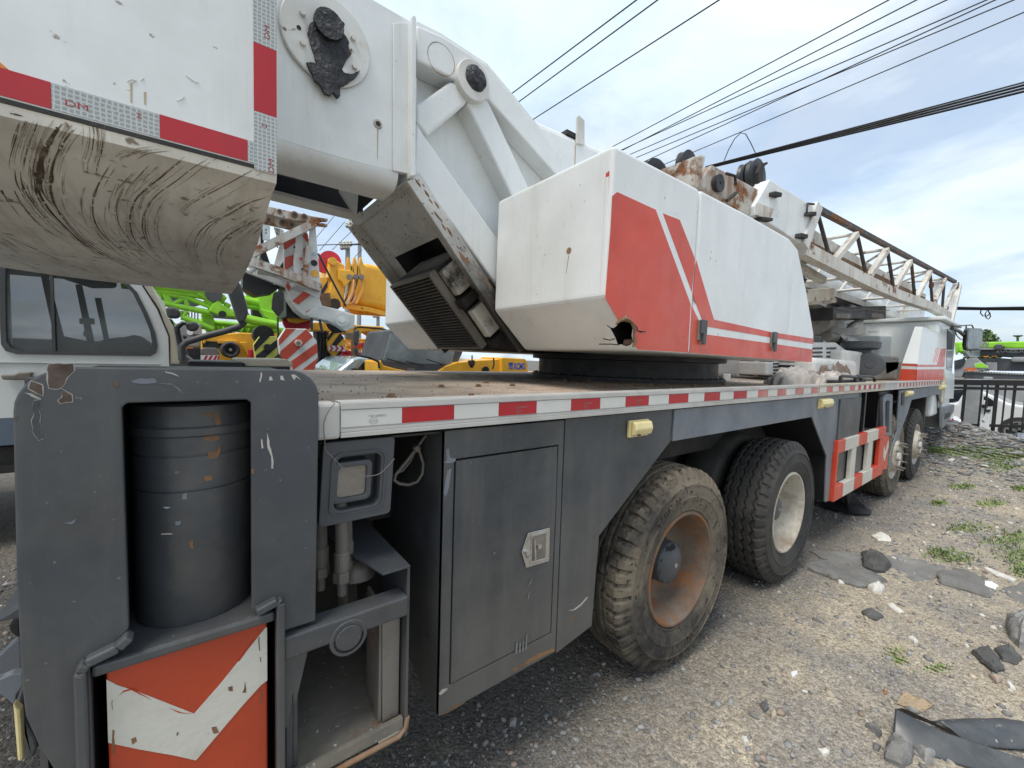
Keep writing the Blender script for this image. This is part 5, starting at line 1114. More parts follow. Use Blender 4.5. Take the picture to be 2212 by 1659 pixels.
# orange paint remains above the tape at the far left
g=G(); g.prism(uy('A1',[(-60,300),(0,352),(55,398),(-60,370)],1.1487),(0,.001,0)); part('orange_paint_mark',g,M['orange'],cwt)
for q in ([(718,462),(742,448),(772,456),(745,466)],[(795,455),(812,440),(805,450)],[(1050,425),(1070,440),(1100,462),(1125,468)],[(1000,570),(1030,560),(1042,545)]):
    g=G(); g.tube(uy('A1',q,1.149),.0008,4); part('paint_scratch',g,M['tapewhite'],cwt)
g=G()
for (x,y,l) in ((742,470,110),(820,520,70)):
    p=uy('A1',[(x-7,y),(x+7,y),(x+4,y+l),(x-4,y+l)],1.1492); g.prism(p,(0,.0006,0))
part('rust_run',g,bpy.data.materials['rust_stain'],cwt,kind='stuff')
# ---- fly jib stowed beside the boom
def Yj(px): return 1.85-(px-1470)/605*.60
def J(k,pts,dy=0):
    o=[]
    for (x,y) in pts:
        a,b,s=CR[k]; px=(a+x/s)*2212/3840; d=ray(k,x,y); Y=Yj(px); p=EYE+d*(Y/d.y); o.append(p+V((0,dy,0)))
    return o
def jp(name,pts,th,m,par=None,dy=0,**kw):
    g=G(); g.prism(J('B2',pts,dy),(0,th,0)); return part(name,g,M[m],par,**kw) if par else cp(name,g,M[m],**kw)
jib=jp('fly_jib',[(450,195),(740,350),(690,455),(680,520),(510,415),(385,330),(370,300)],.25,'rustwhite',bevel=.01)
jp('jib_root_plate',[(785,292),(1030,440),(1060,455),(985,690),(930,660),(800,575),(695,515),(690,455)],.42,'white',jib,dy=-.03,bevel=.01)
jp('corner_gusset',[(700,440),(800,480),(765,560),(695,515)],.01,'jibwhite',jib,dy=-.045)
jp('end_plate',[(335,145),(390,150),(375,330),(340,345),(330,320)],.30,'rustwhite',jib,dy=-.01,bevel=.006)
jp('end_plate',[(225,180),(300,180),(310,240),(290,320),(220,280)],.05,'jibwhite',jib,dy=.45,bevel=.01)
jp('sheave_guard',[(400,120),(455,103),(482,115),(470,200),(445,195),(440,140)],.03,'jibwhite',jib,dy=.1,bevel=.004)
def sheave(k,x,y,r,dy,name='sheave',th=.06):
    c_=J(k,[(x,y)],dy)[0]; g=G(); g.lathe([(r*.15,0),(r*.9,0),(r,0),(r*.93,th/2),(r,th),(r*.15,th)],tuple(c_),'y',32); part(name,g,M['black'],jib,smooth=35)
sheave('B2',320,235,.20,.30); sheave('B2',400,165,.12,.12); sheave('B2',478,315,.07,-.03,'pulley',.05); sheave('B2',815,240,.15,.10); sheave('B2',830,240,.15,.2)
jp('sheave_bracket',[(795,175),(830,165),(835,175),(815,190),(805,215),(800,300),(780,300),(775,230)],.03,'dark',jib,dy=.05)
jp('sheave_bracket',[(820,190),(855,165),(860,190),(862,275),(880,295),(870,335),(800,295)],.03,'jibwhite',jib,dy=.32)
for q in ([(1000,500),(1040,500),(1040,525),(995,520)],[(780,375),(825,385),(822,410),(778,400)],[(945,630),(990,640),(985,665),(940,655)],[(690,530),(770,540),(765,560),(700,550)]):
    jp('pin_lug',q,.06,'dark',jib,dy=-.08,bevel=.004)
g=G(); g.tube(J('B2',[(500,430),(540,400),(560,380)],-.05),.015,6); part('jib_hook_rod',g,M['dark'],jib,smooth=60); g=G(); g.tube(J('B2',[(505,260),(560,275),(565,330)],-.04),.012,6); part('jib_hook_rod',g,M['dark'],jib,smooth=60); g=G(); g.tube(J('B2',[(1045,450),(1005,445),(1000,500)],-.05),.01,6); part('jib_hook_rod',g,M['dark'],jib,smooth=60)
# lattice
jp('inner_beam',[(1075,560),(1440,790),(1810,1000),(1800,1045),(1400,872),(1030,700)],.2,'jibwhite',jib,dy=.06)
jp('inner_beam_band',[(1045,640),(1420,830),(1800,1020),(1800,1036),(1400,862),(1035,668)],.01,'ruststain',jib,dy=.045)
def jt(name,pts,r,m,dy=0,sq=False):
    g=G(); P=J('B2',pts,dy)
    if sq:
        g.bar(P[0],P[-1],r*2,r*2)
    else: g.tube(P,r,8)
    part(name,g,M[m],jib,smooth=None if sq else 60)
W_=.62
chT=[(1085,460),(1960,925)]; chB=[(1005,722),(1205,825),(1425,935),(1600,1010),(1820,1085),(1915,1140)]
jt('chord',chT,.026,'jibdark',0,True); 
P=J('B2',chB); 
for a,b in zip(P[:-1],P[1:]): 
    g=G(); g.bar(a,b,.10,.13); part('chord',g,M['jibwhite'],jib)
jt('chord',[(1085,470),(1960,930)],.03,'jibwhite',W_,True)
P=J('B2',chB,W_); g=G(); g.bar(P[0],P[-1],.08,.10); part('chord',g,M['whited'],jib)
jt('root_post',[(1085,455),(995,705)],.055,'whited',0,True)
nodesT=[(1100,480),(1350,625),(1538,722),(1688,795),(1805,858),(1895,905)]
nodesB=[(1182,780),(1408,885),(1575,950),(1708,1010),(1818,1062),(1880,1090)]
for a,b in zip(nodesT,nodesB): jt('strut',[a,b],.02,'jibdark')
Wd_=[((1345,628),(1205,795)),((1535,725),(1425,890)),((1680,797),(1585,955)),((1805,860),(1720,1020)),((1895,908),(1825,1060)),((1965,935),(1890,1100))]
for a,b in Wd_: jt('brace',[a,b],.03,'jibwhite',0,True)
for a,b in Wd_[:]: jt('brace',[a,b],.022,'whited',W_)
for a,b in zip(nodesT,nodesB): 
    g=G(); p=J('B2',[a])[0]; g.tube([p,p+V((0,W_,0))],.02,8); part('cross_tube',g,M['jibwhite'],jib,smooth=60)
    p=J('B2',[b])[0]; g=G(); g.tube([p,p+V((0,W_,0))],.02,8); part('cross_tube',g,M['whited'],jib,smooth=60)
for i in range(5):
    p=J('B2',[nodesT[i]])[0]; q=J('B2',[nodesT[i+1]],W_)[0]; g=G(); g.tube([p,q],.018,8); part('cross_tube',g,M['jibwhite'],jib,smooth=60)
jt('end_post',[(1980,950),(1925,1180)],.05,'whited',0,True); jt('end_post',[(1900,905),(1875,1100)],.03,'whited',.1,True); jt('end_post',[(1955,925),(1915,1140)],.03,'jibwhite',W_,True)
sheave('B2',1975,945,.06,-.02,'end_pin',.08); sheave('B2',1968,930,.06,.3,'end_pin',.08)
# jib support cradle and hook frame below
g=G(); P=J('B2',[(1010,790),(1250,960),(1460,970)],.5); g.bar(J('B2',[(1010,740)],.2)[0],J('B2',[(1300,900)],.25)[0],.08,.08); g.bar(J('B2',[(1085,1010)],.5)[0],J('B2',[(1475,975)],.5)[0],.12,.16); g.bar(J('B2',[(1085,1050)],.5)[0],J('B2',[(1500,1020)],.5)[0],.05,.06)
cr=cp('jib_cradle',g,M['jibwhite'],bevel=.006)
for x in (1168,1290):
    q=J('B2',[(x,975)],.5)[0]; g=G(); g.lathe([(.05,0),(.11,.05),(.06,.12),(.09,.2),(.05,.26)],(q.x,q.y,q.z-.02),'z',16); part('spring_buffer',g,M['black'],cr,smooth=50)
g=G(); g.prism(J('B2',[(1445,1065),(1740,1060),(1738,1145),(1600,1140),(1440,1150)],.4),(0,.7,0)); hk=cp('hook_tray',g,M['black'],bevel=.01)
for x in (1490,1680):
    q=J('B2',[(x,1125)],.35)[0]; g=G(); g.lathe([(.0001,0),(.24,.01),(.24,.07),(.0001,.08)],(q.x,q.y+.2,q.z-.05),'z',24); part('tray_sheave',g,M['dullsteel'],hk,smooth=35)
g=G(); g.tube(J('B2',[(1445,1075),(1520,1090),(1600,1080),(1690,1095),(1740,1090)],.36),.006,5); part('tray_wire',g,M['dullsteel'],hk)
# ================================================================ GROUND
CR.update({'E1':(3200,2500,3.456),'E2':(3500,1150,4.741),'E3':(3400,1450,4.741)})
GZ=-.10
def gh(x,y):
    b=GZ
    b+=.62*math.exp(-((x-12.7)/1.35)**2-((y-1.6)/1.0)**2) + .25*math.exp(-((x-12.5)/1.0)**2-((y-.2)/.8)**2)
    d=min(1,max(0,(abs(x)+abs(y)-.5)))
    b+=.022*noise.noise(V((x*.9,y*.9,0)))+.010*noise.noise(V((x*3.1,y*3.1,3)))+.005*noise.noise(V((x*9,y*9,7)))
    return b
def axis(lo,hi,fine0,fine1,st,gr):
    a=list(np.arange(fine0,fine1,st)); s=st; x=a[-1]
    while x<hi: s*=gr; x+=s; a.append(x)
    s=st;x=a[0]; pre=[]
    while x>lo: s*=gr; x-=s; pre.append(x)
    return pre[::-1]+a
XS=axis(-300,400,-.8,6.5,.032,1.045); YS=axis(-300,400,-1.0,2.0,.032,1.06)
def ground_mesh():
    vs=[(x,y,gh(x,y) if abs(x)<40 and abs(y)<40 else GZ) for x in XS for y in YS]
    n=len(YS); fs=[(i*n+j,(i+1)*n+j,(i+1)*n+j+1,i*n+j+1) for i in range(len(XS)-1) for j in range(n-1)]
    me=bpy.data.meshes.new('ground'); me.from_pydata(vs,[],fs); me.polygons.foreach_set('use_smooth',[True]*len(fs)); return me
def ground_mat():
    m=bpy.data.materials.new('gravelly_dirt'); m.use_nodes=True; nt=m.node_tree; N=nt.nodes; L=nt.links; b=N['Principled BSDF']; b.inputs['Roughness'].default_value=.92; b.inputs['Specular IOR Level'].default_value=.25
    tc=N.new('ShaderNodeTexCoord').outputs['Object']
    def nz(s,d=8,r=.65,off=(0,0,0)):
        mp=N.new('ShaderNodeMapping'); mp.inputs['Location'].default_value=off; L.new(tc,mp.inputs[0]); n=N.new('ShaderNodeTexNoise'); n.inputs['Scale'].default_value=s; n.inputs['Detail'].default_value=d; n.inputs['Roughness'].default_value=r; L.new(mp.outputs[0],n.inputs['Vector']); return n.outputs[0]
    def vor(s,out='Color',feat='F1'):
        v=N.new('ShaderNodeTexVoronoi'); v.feature=feat; v.inputs['Scale'].default_value=s; L.new(tc,v.inputs['Vector']); return v.outputs[out]
    def rng_(src,a,c,b_,d):
        r=N.new('ShaderNodeMapRange'); r.inputs[1].default_value=a; r.inputs[2].default_value=b_; r.inputs[3].default_value=c; r.inputs[4].default_value=d; L.new(src,r.inputs[0]); return r.outputs[0]
    def mix(f,a,c2,mode='MIX'):
        x=N.new('ShaderNodeMix'); x.data_type='RGBA'; x.blend_type=mode
        if isinstance(f,float): x.inputs[0].default_value=f
        else: L.new(f,x.inputs[0])
        for k,q in ((6,a),(7,c2)):
            if isinstance(q,tuple): x.inputs[k].default_value=(*q,1)
            else: L.new(q,x.inputs[k])
        return x.outputs[2]
    c=mix(rng_(nz(1.1),.38,0,.62,1),(.27,.25,.225),(.42,.36,.265))
    c=mix(rng_(nz(.7,5,.6,(7,7,0)),.52,0,.68,.9),c,(.20,.197,.19))
    c=mix(rng_(nz(2.4,6,.7,(3,1,0)),.55,0,.68,.8),c,(.50,.43,.32))
    c=mix(rng_(nz(5,7,.75,(2,5,0)),.5,0,.7,.5),c,(.17,.165,.155))
    sp=N.new('ShaderNodeSeparateXYZ'); L.new(tc,sp.inputs[0]); c=mix(rng_(sp.outputs[1],.70,0,1.25,.78),c,(.095,.088,.08))  # darker toward the truck: the shade under it is put into the colour
    def sepx(col,k):
        s=N.new('ShaderNodeSeparateColor'); L.new(col,s.inputs[0]); return s.outputs[k]
    for sc,lo,hi,am in ((62,.62,1.42,.6),(170,.6,1.45,.7)):
        vc=vor(sc); g_=N.new('ShaderNodeCombineColor'); val=rng_(sepx(vc,0),0,lo,1,hi)
        for i in range(3): L.new(val,g_.inputs[i])
        c=mix(am,c,g_.outputs[0],'MULTIPLY')
    L.new(c,b.inputs['Base Color'])
    h1=rng_(vor(62,'Distance'),0,1,.9,0); h2=rng_(vor(170,'Distance'),0,1,.9,0)
    a1=N.new('ShaderNodeMath'); a1.operation='MULTIPLY_ADD'; L.new(h2,a1.inputs[0]); a1.inputs[1].default_value=.45; L.new(h1,a1.inputs[2])
    a2=N.new('ShaderNodeMath'); a2.operation='MULTIPLY_ADD'; L.new(nz(14,8,.7),a2.inputs[0]); a2.inputs[1].default_value=1.6; L.new(a1.outputs[0],a2.inputs[2])
    bn=N.new('ShaderNodeBump'); bn.inputs['Strength'].default_value=.8; bn.inputs['Distance'].default_value=.010; L.new(a2.outputs[0],bn.inputs['Height']); L.new(bn.outputs[0],b.inputs['Normal'])
    return m
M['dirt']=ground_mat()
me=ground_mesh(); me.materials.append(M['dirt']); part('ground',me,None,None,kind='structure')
# ---- loose gravel
def smat(n,col,v=.3): return mat(n,col,.9,var=v,vscale=25,bump=(60,.5,.004),spec=.2)
SM=[smat('grey_stone',(.30,.295,.285)),smat('dark_stone',(.19,.19,.185)),smat('tan_stone',(.44,.38,.29)),smat('pale_stone',(.62,.60,.54),.12),smat('brown_stone',(.32,.25,.20))]
ico=bmesh.new(); bmesh.ops.create_icosphere(ico,subdivisions=1,radius=1); ICV=np.array([v.co[:] for v in ico.verts]); ICF=np.array([[v.index for v in f.verts] for f in ico.faces]); ico.free()
def gravel(name,pts,sizes,mi,kind='stuff',flat=.65):
    n=len(pts); k=len(ICV)
    sc=rng.uniform(.55,1.25,(n,1,3)); sc[:,:,2]*=flat
    jit=1+rng.uniform(-.28,.28,(n,k,1))
    v=ICV[None]*jit*sc*np.array(sizes)[:,None,None]
    a=rng.uniform(0,6.28,n); ca,sa=np.cos(a)[:,None],np.sin(a)[:,None]
    x=v[:,:,0]*ca-v[:,:,1]*sa; y=v[:,:,0]*sa+v[:,:,1]*ca; v[:,:,0]=x; v[:,:,1]=y
    tl=rng.uniform(-.35,.35,(n,1)); v[:,:,2]+=v[:,:,0]*tl
    v+=np.array(pts)[:,None,:]; v=v.reshape(-1,3)
    f=(ICF[None]+(np.arange(n)*k)[:,None,None]).reshape(-1,3)
    me=bpy.data.meshes.new(name); me.vertices.add(len(v)); me.vertices.foreach_set('co',v.ravel())
    me.loops.add(f.size); me.loops.foreach_set('vertex_index',f.ravel().astype(np.int32)); me.polygons.add(len(f)); me.polygons.foreach_set('loop_start',np.arange(0,f.size,3,dtype=np.int32)); me.polygons.foreach_set('loop_total',np.full(len(f),3,dtype=np.int32))
    for m in SM: me.materials.append(m)
    me.polygons.foreach_set('material_index',np.repeat(np.array(mi,dtype=np.int32),len(ICF))); me.update(calc_edges=True); me.validate()
    o=bpy.data.objects.new(name,me); C.objects.link(o); o['kind']=kind; return o
pts=[];sz=[];mi=[]
def scatter(n,fx,fs,w=(.42,.2,.2,.08,.10)):
    for _ in range(n):
        x,y=fx(); s=fs(); m_=rng.choice(5,p=w); m_=int(m_) if not (y>.72 and .0<x<9 and m_ in (2,3)) else (1 if random.random()<.6 else 0); pts.append((x,y,gh(x,y)+s*.15)); sz.append(s); mi.append(m_)  # pale and tan stones by the truck go darker, matching the painted shade
def near():
    x=.2+9*random.random()**1.9; y=random.uniform(-1.3,1.5); return x,y
scatter(40000,near,lambda: min(.016,.0017*math.exp(abs(random.gauss(0,.78)))),(.40,.14,.26,.06,.14))
scatter(420,lambda:(random.uniform(1.5,6.5),random.uniform(-1.2,.9)),lambda: random.uniform(.012,.026),(.42,.30,.12,.06,.10))
scatter(1500,near,lambda: random.uniform(.006,.017),(.36,.14,.24,.13,.13))
scatter(4500,lambda:(random.uniform(-2.6,.4),random.uniform(1.8,4.5)),lambda:min(.03,.005*math.exp(abs(random.gauss(0,.7)))))
scatter(3500,lambda:(random.uniform(5,13),random.uniform(-2.0,1.6)),lambda:random.uniform(.008,.022))
o=gravel('loose_gravel',pts,sz,mi); tag(o,'loose grey and tan gravel scattered over the dirt yard','gravel',kind='stuff')
pts=[];sz=[];mi=[]
scatter(11000,lambda:(random.gauss(12.3,1.2),random.gauss(1.1,1.05)),lambda:min(.085,.013*math.exp(abs(random.gauss(0,.72)))),(.46,.40,.05,.04,.05))
o=gravel('rubble_heap',pts,sz,mi,flat=.32); tag(o,'heap of slaty grey rubble in front of the black fence','rubble heap',kind='stuff')
# ---- named stones, slabs and litter
def ghit(k,x,y):
    d=ray(k,x,y).normalized(); t=.3; 
    for _ in range(400):
        p=EYE+d*t
        if p.z<=gh(p.x,p.y): break
        t*=1.01
    return p
def rock(name,label,cat,k,q,h,m,seed=0,rough_=.25,flat=False,group=None):
    P=[ghit(k,*a_) for a_ in q]; cx_=sum(p.x for p in P)/len(P); cy_=sum(p.y for p in P)/len(P); zb=gh(cx_,cy_)
    n0=len(P); Q=[]
    for i in range(n0):
        for j in range(5):
            p=lerp(P[i],P[(i+1)%n0],j/5); a_=.03 if (flat and m is asph) else .012; Q.append(p+V((noise.noise(p*19)*a_,noise.noise(p*23)*a_,0)))
    c_=sum(Q,V((0,0,0)))/len(Q); n=len(Q); vs=[]
    prof=[(1.0,-.25),(1.0,.55),(.93,.92),(.75,1.0),(.35,1.04)] if flat else [(.95,-.25),(1.0,.3),(.86,.72),(.62,.92),(.3,1.02)]
    for r,z in prof:
        for p in Q:
            v=c_+(p-c_)*r; v.z=zb+z*h*(1+(.7 if flat and h>.009 else rough_)*noise.noise(V((v.x*9+seed,v.y*9,seed)))+.25*noise.noise(V((v.x*45,v.y*45,seed)))); 
            if not flat: v+=V((noise.noise(v*20)*.08*h,noise.noise(v*21)*.08*h,0))
            vs.append(tuple(v))
    vs.append((c_.x,c_.y,zb+h*1.02)); fs=[]
    for a in range(len(prof)-1):
        for i in range(n): fs.append((a*n+i,a*n+(i+1)%n,(a+1)*n+(i+1)%n,(a+1)*n+i))
    for i in range(n): fs.append(((len(prof)-1)*n+i,(len(prof)-1)*n+(i+1)%n,len(vs)-1))
    g=G(); g.add(vs,fs); o=part(name,g,m,None,smooth=32); tag(o,label,cat,group); return o
asph=mat('old_asphalt',(.19,.187,.175),.9,dirt=((.17,.16,.145),5,.45,.7,.7),bump=(45,.9,.012),var=.3,speck=((.25,.24,.22),55,.66,.7))
asphd=mat('black_asphalt_clod',(.105,.105,.10),.9,dirt=((.12,.11,.10),9,.5,.75,.6),bump=(40,1,.015),var=.4)
rock('asphalt_slab','tilted broken asphalt slab beside the second rear wheel','asphalt slab','B5',[(430,605),(500,590),(600,588),(700,598),(800,640),(880,690),(800,715),(720,712),(620,680),(520,640)],.035,asph,1,flat=True)
rock('asphalt_slab','cracked flat asphalt slab behind the round black clod','asphalt slab','B5',[(480,530),(620,527),(740,540),(760,600),(640,600),(540,570)],.012,asph,2,flat=True)
rock('asphalt_slab','wide cracked asphalt slab right of the round black clod','asphalt slab','B5',[(860,530),(1000,528),(1120,570),(1200,610),(1130,670),(1000,680),(900,650)],.010,asph,3,flat=True)
rock('asphalt_slab','lumpy asphalt piece left of the white plank','asphalt slab','B5',[(1140,640),(1260,620),(1370,660),(1450,740),(1430,775),(1300,740),(1160,690)],.022,asph,4,flat=True)
rock('asphalt_slab','asphalt slab running out of the right edge below the white plank','asphalt slab','B5',[(1480,720),(1600,690),(1700,720),(1700,820),(1560,790)],.012,asph,5,flat=True)
rock('asphalt_clod','round black asphalt clod on the slabs by the wheel','clod','B5',[(742,545),(790,530),(860,560),(900,610),(870,645),(800,635),(750,600)],.075,asphd,6)
rock('asphalt_clod','long dark clod lying in the rut at the right','clod','B5',[(1325,1060),(1400,1030),(1480,1110),(1490,1160),(1450,1175),(1370,1120)],.035,asphd,7)
rock('asphalt_clod','dark flat clod beside the boulder at the right edge','clod','B5',[(1440,1040),(1520,1030),(1590,1090),(1560,1120),(1490,1100)],.03,asphd,8)
rock('asphalt_clod','grey crumbly clod touching the lower edge of the rubber sheet','clod','E1',[(400,1060),(500,1000),(620,1030),(780,1180),(790,1300),(600,1330),(430,1250)],.06,asph,9)
rock('stone','brown grey pitted stone under the fold of the rubber sheet','stone','E1',[(780,1090),(900,1110),(1050,1210),(1040,1290),(900,1270),(820,1170)],.035,SM[0],10)
rock('stone','dark blue grey pebble left of the rubber sheet','stone','E1',[(240,1040),(290,1020),(345,1070),(300,1110),(250,1090)],.018,SM[1],11)
rock('stone','dark angular stone left of the rubber sheet','stone','E1',[(160,800),(260,800),(385,900),(340,950),(230,880)],.03,SM[1],12)
rock('boulder','large grey boulder at the right edge of the picture','boulder','B5',[(1500,930),(1560,905),(1640,910),(1700,960),(1690,1060),(1580,1040),(1520,990)],.12,SM[0],13)
rock('stone','flat pale stone behind the asphalt slabs','stone','B5',[(800,440),(850,428),(905,460),(900,480),(830,465)],.03,SM[3],14)
rock('stone','pale pyramid shaped stone in front of the tilted slab','stone','B5',[(775,720),(830,700),(868,735),(850,755),(800,735)],.05,SM[3],15)
rock('stone','small white stone at the tip of the tilted slab','stone','B5',[(620,685),(650,682),(660,700),(630,702)],.02,SM[3],16)
rock('stone','long pale stone with a squared end','stone','B5',[(870,808),(900,802),(965,840),(940,855)],.022,SM[3],17)
rock('stone','dark clod in the middle of the gravel','stone','B5',[(740,850),(800,835),(860,870),(830,890),(770,870)],.035,asphd,18)
rock('tile_chip','square white tile chip lying alone on the gravel','tile chip','B5',[(370,1165),(405,1156),(417,1175),(380,1190)],.008,mat('white_tile',(.72,.72,.70),.4,var=.04),19,.05,True)
rock('stone','cream wedge shaped stone near the grass tuft','stone','B5',[(980,985),(1010,978),(1050,1015),(1020,1020)],.02,SM[3],20)
rock('stone','buff oval stone in the lower gravel','stone','B5',[(255,1378),(280,1368),(302,1405),(275,1425)],.02,SM[2],21)
rock('stone','dark lump beside the buff oval stone','stone','B5',[(210,1330),(245,1318),(262,1350),(230,1368)],.022,SM[1],22)
rock('stone','whitish stone near the bottom edge','stone','B5',[(105,1515),(140,1505),(152,1535),(120,1548)],.014,SM[3],23)
rock('stone','cream stone left of the rubber sheet near the bottom edge','stone','B5',[(520,1575),(555,1568),(580,1600),(545,1615)],.014,SM[3],24)
rock('stone','pink brown stone at the right below the boulder','stone','B5',[(1415,1185),(1455,1178),(1490,1215),(1450,1222)],.02,SM[4],25)
rock('stone','white stone at the right below the boulder','stone','B5',[(1500,1230),(1530,1222),(1552,1255),(1520,1262)],.02,SM[3],26)
rock('stone','larger grey stone lying in the shade beneath the tool locker','stone','A6',[(1490,1320),(1520,1300),(1552,1320),(1530,1352),(1495,1348)],.02,SM[0],27)
rock('stone','small grey stone beside the larger one beneath the tool locker','stone','A6',[(1455,1410),(1480,1400),(1492,1420),(1465,1430)],.012,SM[0],28)
rock('plank','weathered white plank lying by the grass at the right','plank','B5',[(1378,615),(1410,608),(1560,680),(1545,692),(1480,665)],.02,SM[3],29,.05,True)
rock('foil_scrap','crumpled white foil scrap in front of the white plank','litter','B5',[(1385,690),(1430,688),(1470,712),(1440,720),(1390,708)],.02,mat('foil',(.8,.8,.8),.3,var=.05),30)
rock('stone','terracotta chip beside the dark angular stone','stone','E1',[(360,320),(400,310),(430,360),(390,380)],.01,mat('terracotta',(.30,.13,.08),.9),31)
# cardboard scrap
cbm=mat('brown_cardboard',(.33,.25,.16),.9,bump=(20,.5,.01),var=.2)
o=part('cardboard_scrap',sheet(0,1,0,1,0,10,10,.02,.004,3),cbm,None)
P=uz('E1',[(560,470),(660,310),(1050,480),(900,590)],GZ+.01)
for v in o.data.vertices:
    a,b_=v.co.x,v.co.z; p=P[0]*(1-a)*(1-b_)+P[3]*a*(1-b_)+P[2]*a*b_+P[1]*(1-a)*b_; v.co=(p.x,p.y,gh(p.x,p.y)+.004+v.co.y*.5+.004*noise.noise(p*60))
tag(o,'torn brown cardboard scrap trodden into the gravel behind the rubber sheet','cardboard')
# black rubber sheet folded on the ground
rub=mat('black_rubber_sheet',(.050,.056,.062),.42,dirt=((.17,.175,.165),3.2,.45,.75,.6),bump=(5,.25,.012),var=.2,speck=((.3,.3,.27),40,.69,.73))
def ruled(name,A,B,nu=20,nv=10,bul=0,th=.004):
    g=G(); vs=[]
    def cr(L_,t):
        t=t*(len(L_)-1); i=min(int(t),len(L_)-2); f=t-i; return lerp(L_[i],L_[i+1],f)
    for i in range(nu+1):
        a=cr(A,i/nu); b_=cr(B,i/nu)
        for j in range(nv+1):
            p=lerp(a,b_,j/nv); p=p+V((0,0,bul*math.sin(math.pi*j/nv)+.004*noise.noise(p*9))); vs.append(p)
    fs=[(i*(nv+1)+j,(i+1)*(nv+1)+j,(i+1)*(nv+1)+j+1,i*(nv+1)+j+1) for i in range(nu) for j in range(nv)]
    return g.add(vs,fs)
def E1(q,z): return uz('E1',q,GZ+z)
A=[E1([(540,548)],.085)[0],E1([(800,690)],.07)[0],E1([(1150,850)],.06)[0],E1([(1460,955)],.055)[0],E1([(1900,1100)],.05)[0],E1([(2300,1230)],.05)[0]]
B=[E1([(505,930)],.008)[0],E1([(700,1050)],.006)[0],E1([(1050,1190)],.006)[0],E1([(1400,1290)],.006)[0],E1([(1800,1400)],.004)[0],E1([(2300,1520)],.004)[0]]
g=ruled('a',A,B,30,12,.012); shee=part('rubber_sheet',g,rub,None,smooth=60); tag(shee,'folded strip of black rubber sheet lying on the gravel in the corner','rubber sheet')
mod=shee.modifiers.new('s','SOLIDIFY'); mod.thickness=.006
A=[E1([(540,548)],.085)[0],E1([(640,540)],.075)[0],E1([(1020,700)],.06)[0],E1([(1460,950)],.05)[0]]
B=[E1([(548,556)],.08)[0],E1([(620,600)],.02)[0],E1([(1000,740)],.02)[0],E1([(1440,950)],.045)[0]]
g=ruled('b',A,B,16,5); fl_=part('fold',g,rub,shee,smooth=60)
A=[E1([(1010,700)],.04)[0],E1([(1400,675)],.03)[0],E1([(1900,665)],.035)[0],E1([(2400,740)],.04)[0]]
B=[E1([(1400,950)],.02)[0],E1([(1640,1020)],.02)[0],E1([(1900,1055)],.015)[0],E1([(2400,1080)],.02)[0]]
g=ruled('c',A,B,24,12,.02); f2=part('upper_flap',g,rub,shee,smooth=60); mod=f2.modifiers.new('s','SOLIDIFY'); mod.thickness=.005
# ---- grass
def grass(label,spots,n,hh,seed):
    r=random.Random(seed); g=G()
    for _ in range(n):
        (k,x,y,rx,ry)=r.choice(spots); p=ghit(k,x+r.gauss(0,rx),y+r.gauss(0,ry))
        if not(0<p.x<16): continue
        z=gh(p.x,p.y); h=hh*r.uniform(.4,1.3)*(1+.03*p.x); w=.0022+.0006*p.x; a=r.uniform(0,6.28); l=r.uniform(.2,.9)*h
        d=V((math.cos(a),math.sin(a),0)); s=V((-d.y,d.x,0))*w; b=V((p.x,p.y,z-.003))
        g.add([b-s,b+s,b+d*l*.4+V((0,0,h*.65))+s*.7,b+d*l+V((0,0,h))],[(0,1,2),(0,2,3)])
    m=mat('grass_%d'%seed,(.23,.33,.10),.7,var=.4,vscale=9,dirt=((.42,.40,.20),14,.5,.7,.8))
    o=part('grass',g,m,None,recalc=False); tag(o,label,'grass',kind='stuff')
grass('bright green grass strip along the foot of the rubble heap',[('E3',600,1190,90,25),('E3',900,1170,120,35),('E3',1200,1200,160,45),('E3',1500,1260,180,60),('E3',1800,1300,180,50),('E3',1750,1430,160,50),('E3',2050,1260,120,40),('E3',500,1150,60,20),('E3',1450,1180,70,40)],5200,.032,1)
grass('sparse weeds growing through the gravel at the right',[('B5',1150,530,40,12),('B5',1240,560,50,15),('B5',1480,470,60,20),('B5',1560,450,40,20),('B5',1560,540,50,25),('B5',1590,620,30,25),('B5',1280,180,35,8),('B5',1430,270,50,10),('B5',1580,190,20,6),('B5',1150,268,20,6),('B5',1300,400,60,15)],2600,.026,2)
grass('faint dry tufts on the gravel in front of the cream stone',[('B5',920,1060,30,18),('B5',950,1105,22,8),('B5',1150,1140,40,12)],420,.014,3)
# ================================================================ BACKGROUND, each thing at its own distance
def grp(*a,**k): return thing(*a,**k)
def bp(par,name,k,pts,Y,th,m,bevel=0,**kw):
    g=G(); g.prism(uy(k,pts,Y),(0,th,0)); return part(name,g,M[m],par,bevel=bevel,**kw)
def bt(par,name,k,pts,Y,r,m,sq=False):
    g=G(); P=uy(k,pts,Y)
    if sq:
        for a,b in zip(P[:-1],P[1:]): g.bar(a,b,r*2,r*2)
    else: g.tube(P,r,8)
    return part(name,g,M[m],par,smooth=None if sq else 60)
def bd(par,name,k,x,y,r,Y,m,th=.03,n=24):
    p=uy(k,[(x,y)],Y)[0]; g=G(); g.lathe([(.0001,0),(r,0),(r,th),(.0001,th)],tuple(p),'y',n); return part(name,g,M[m],par,smooth=40)
def pxr(k,x,y,dx,Y): a=uy(k,[(x,y),(x+dx,y)],Y); return (a[1]-a[0]).length
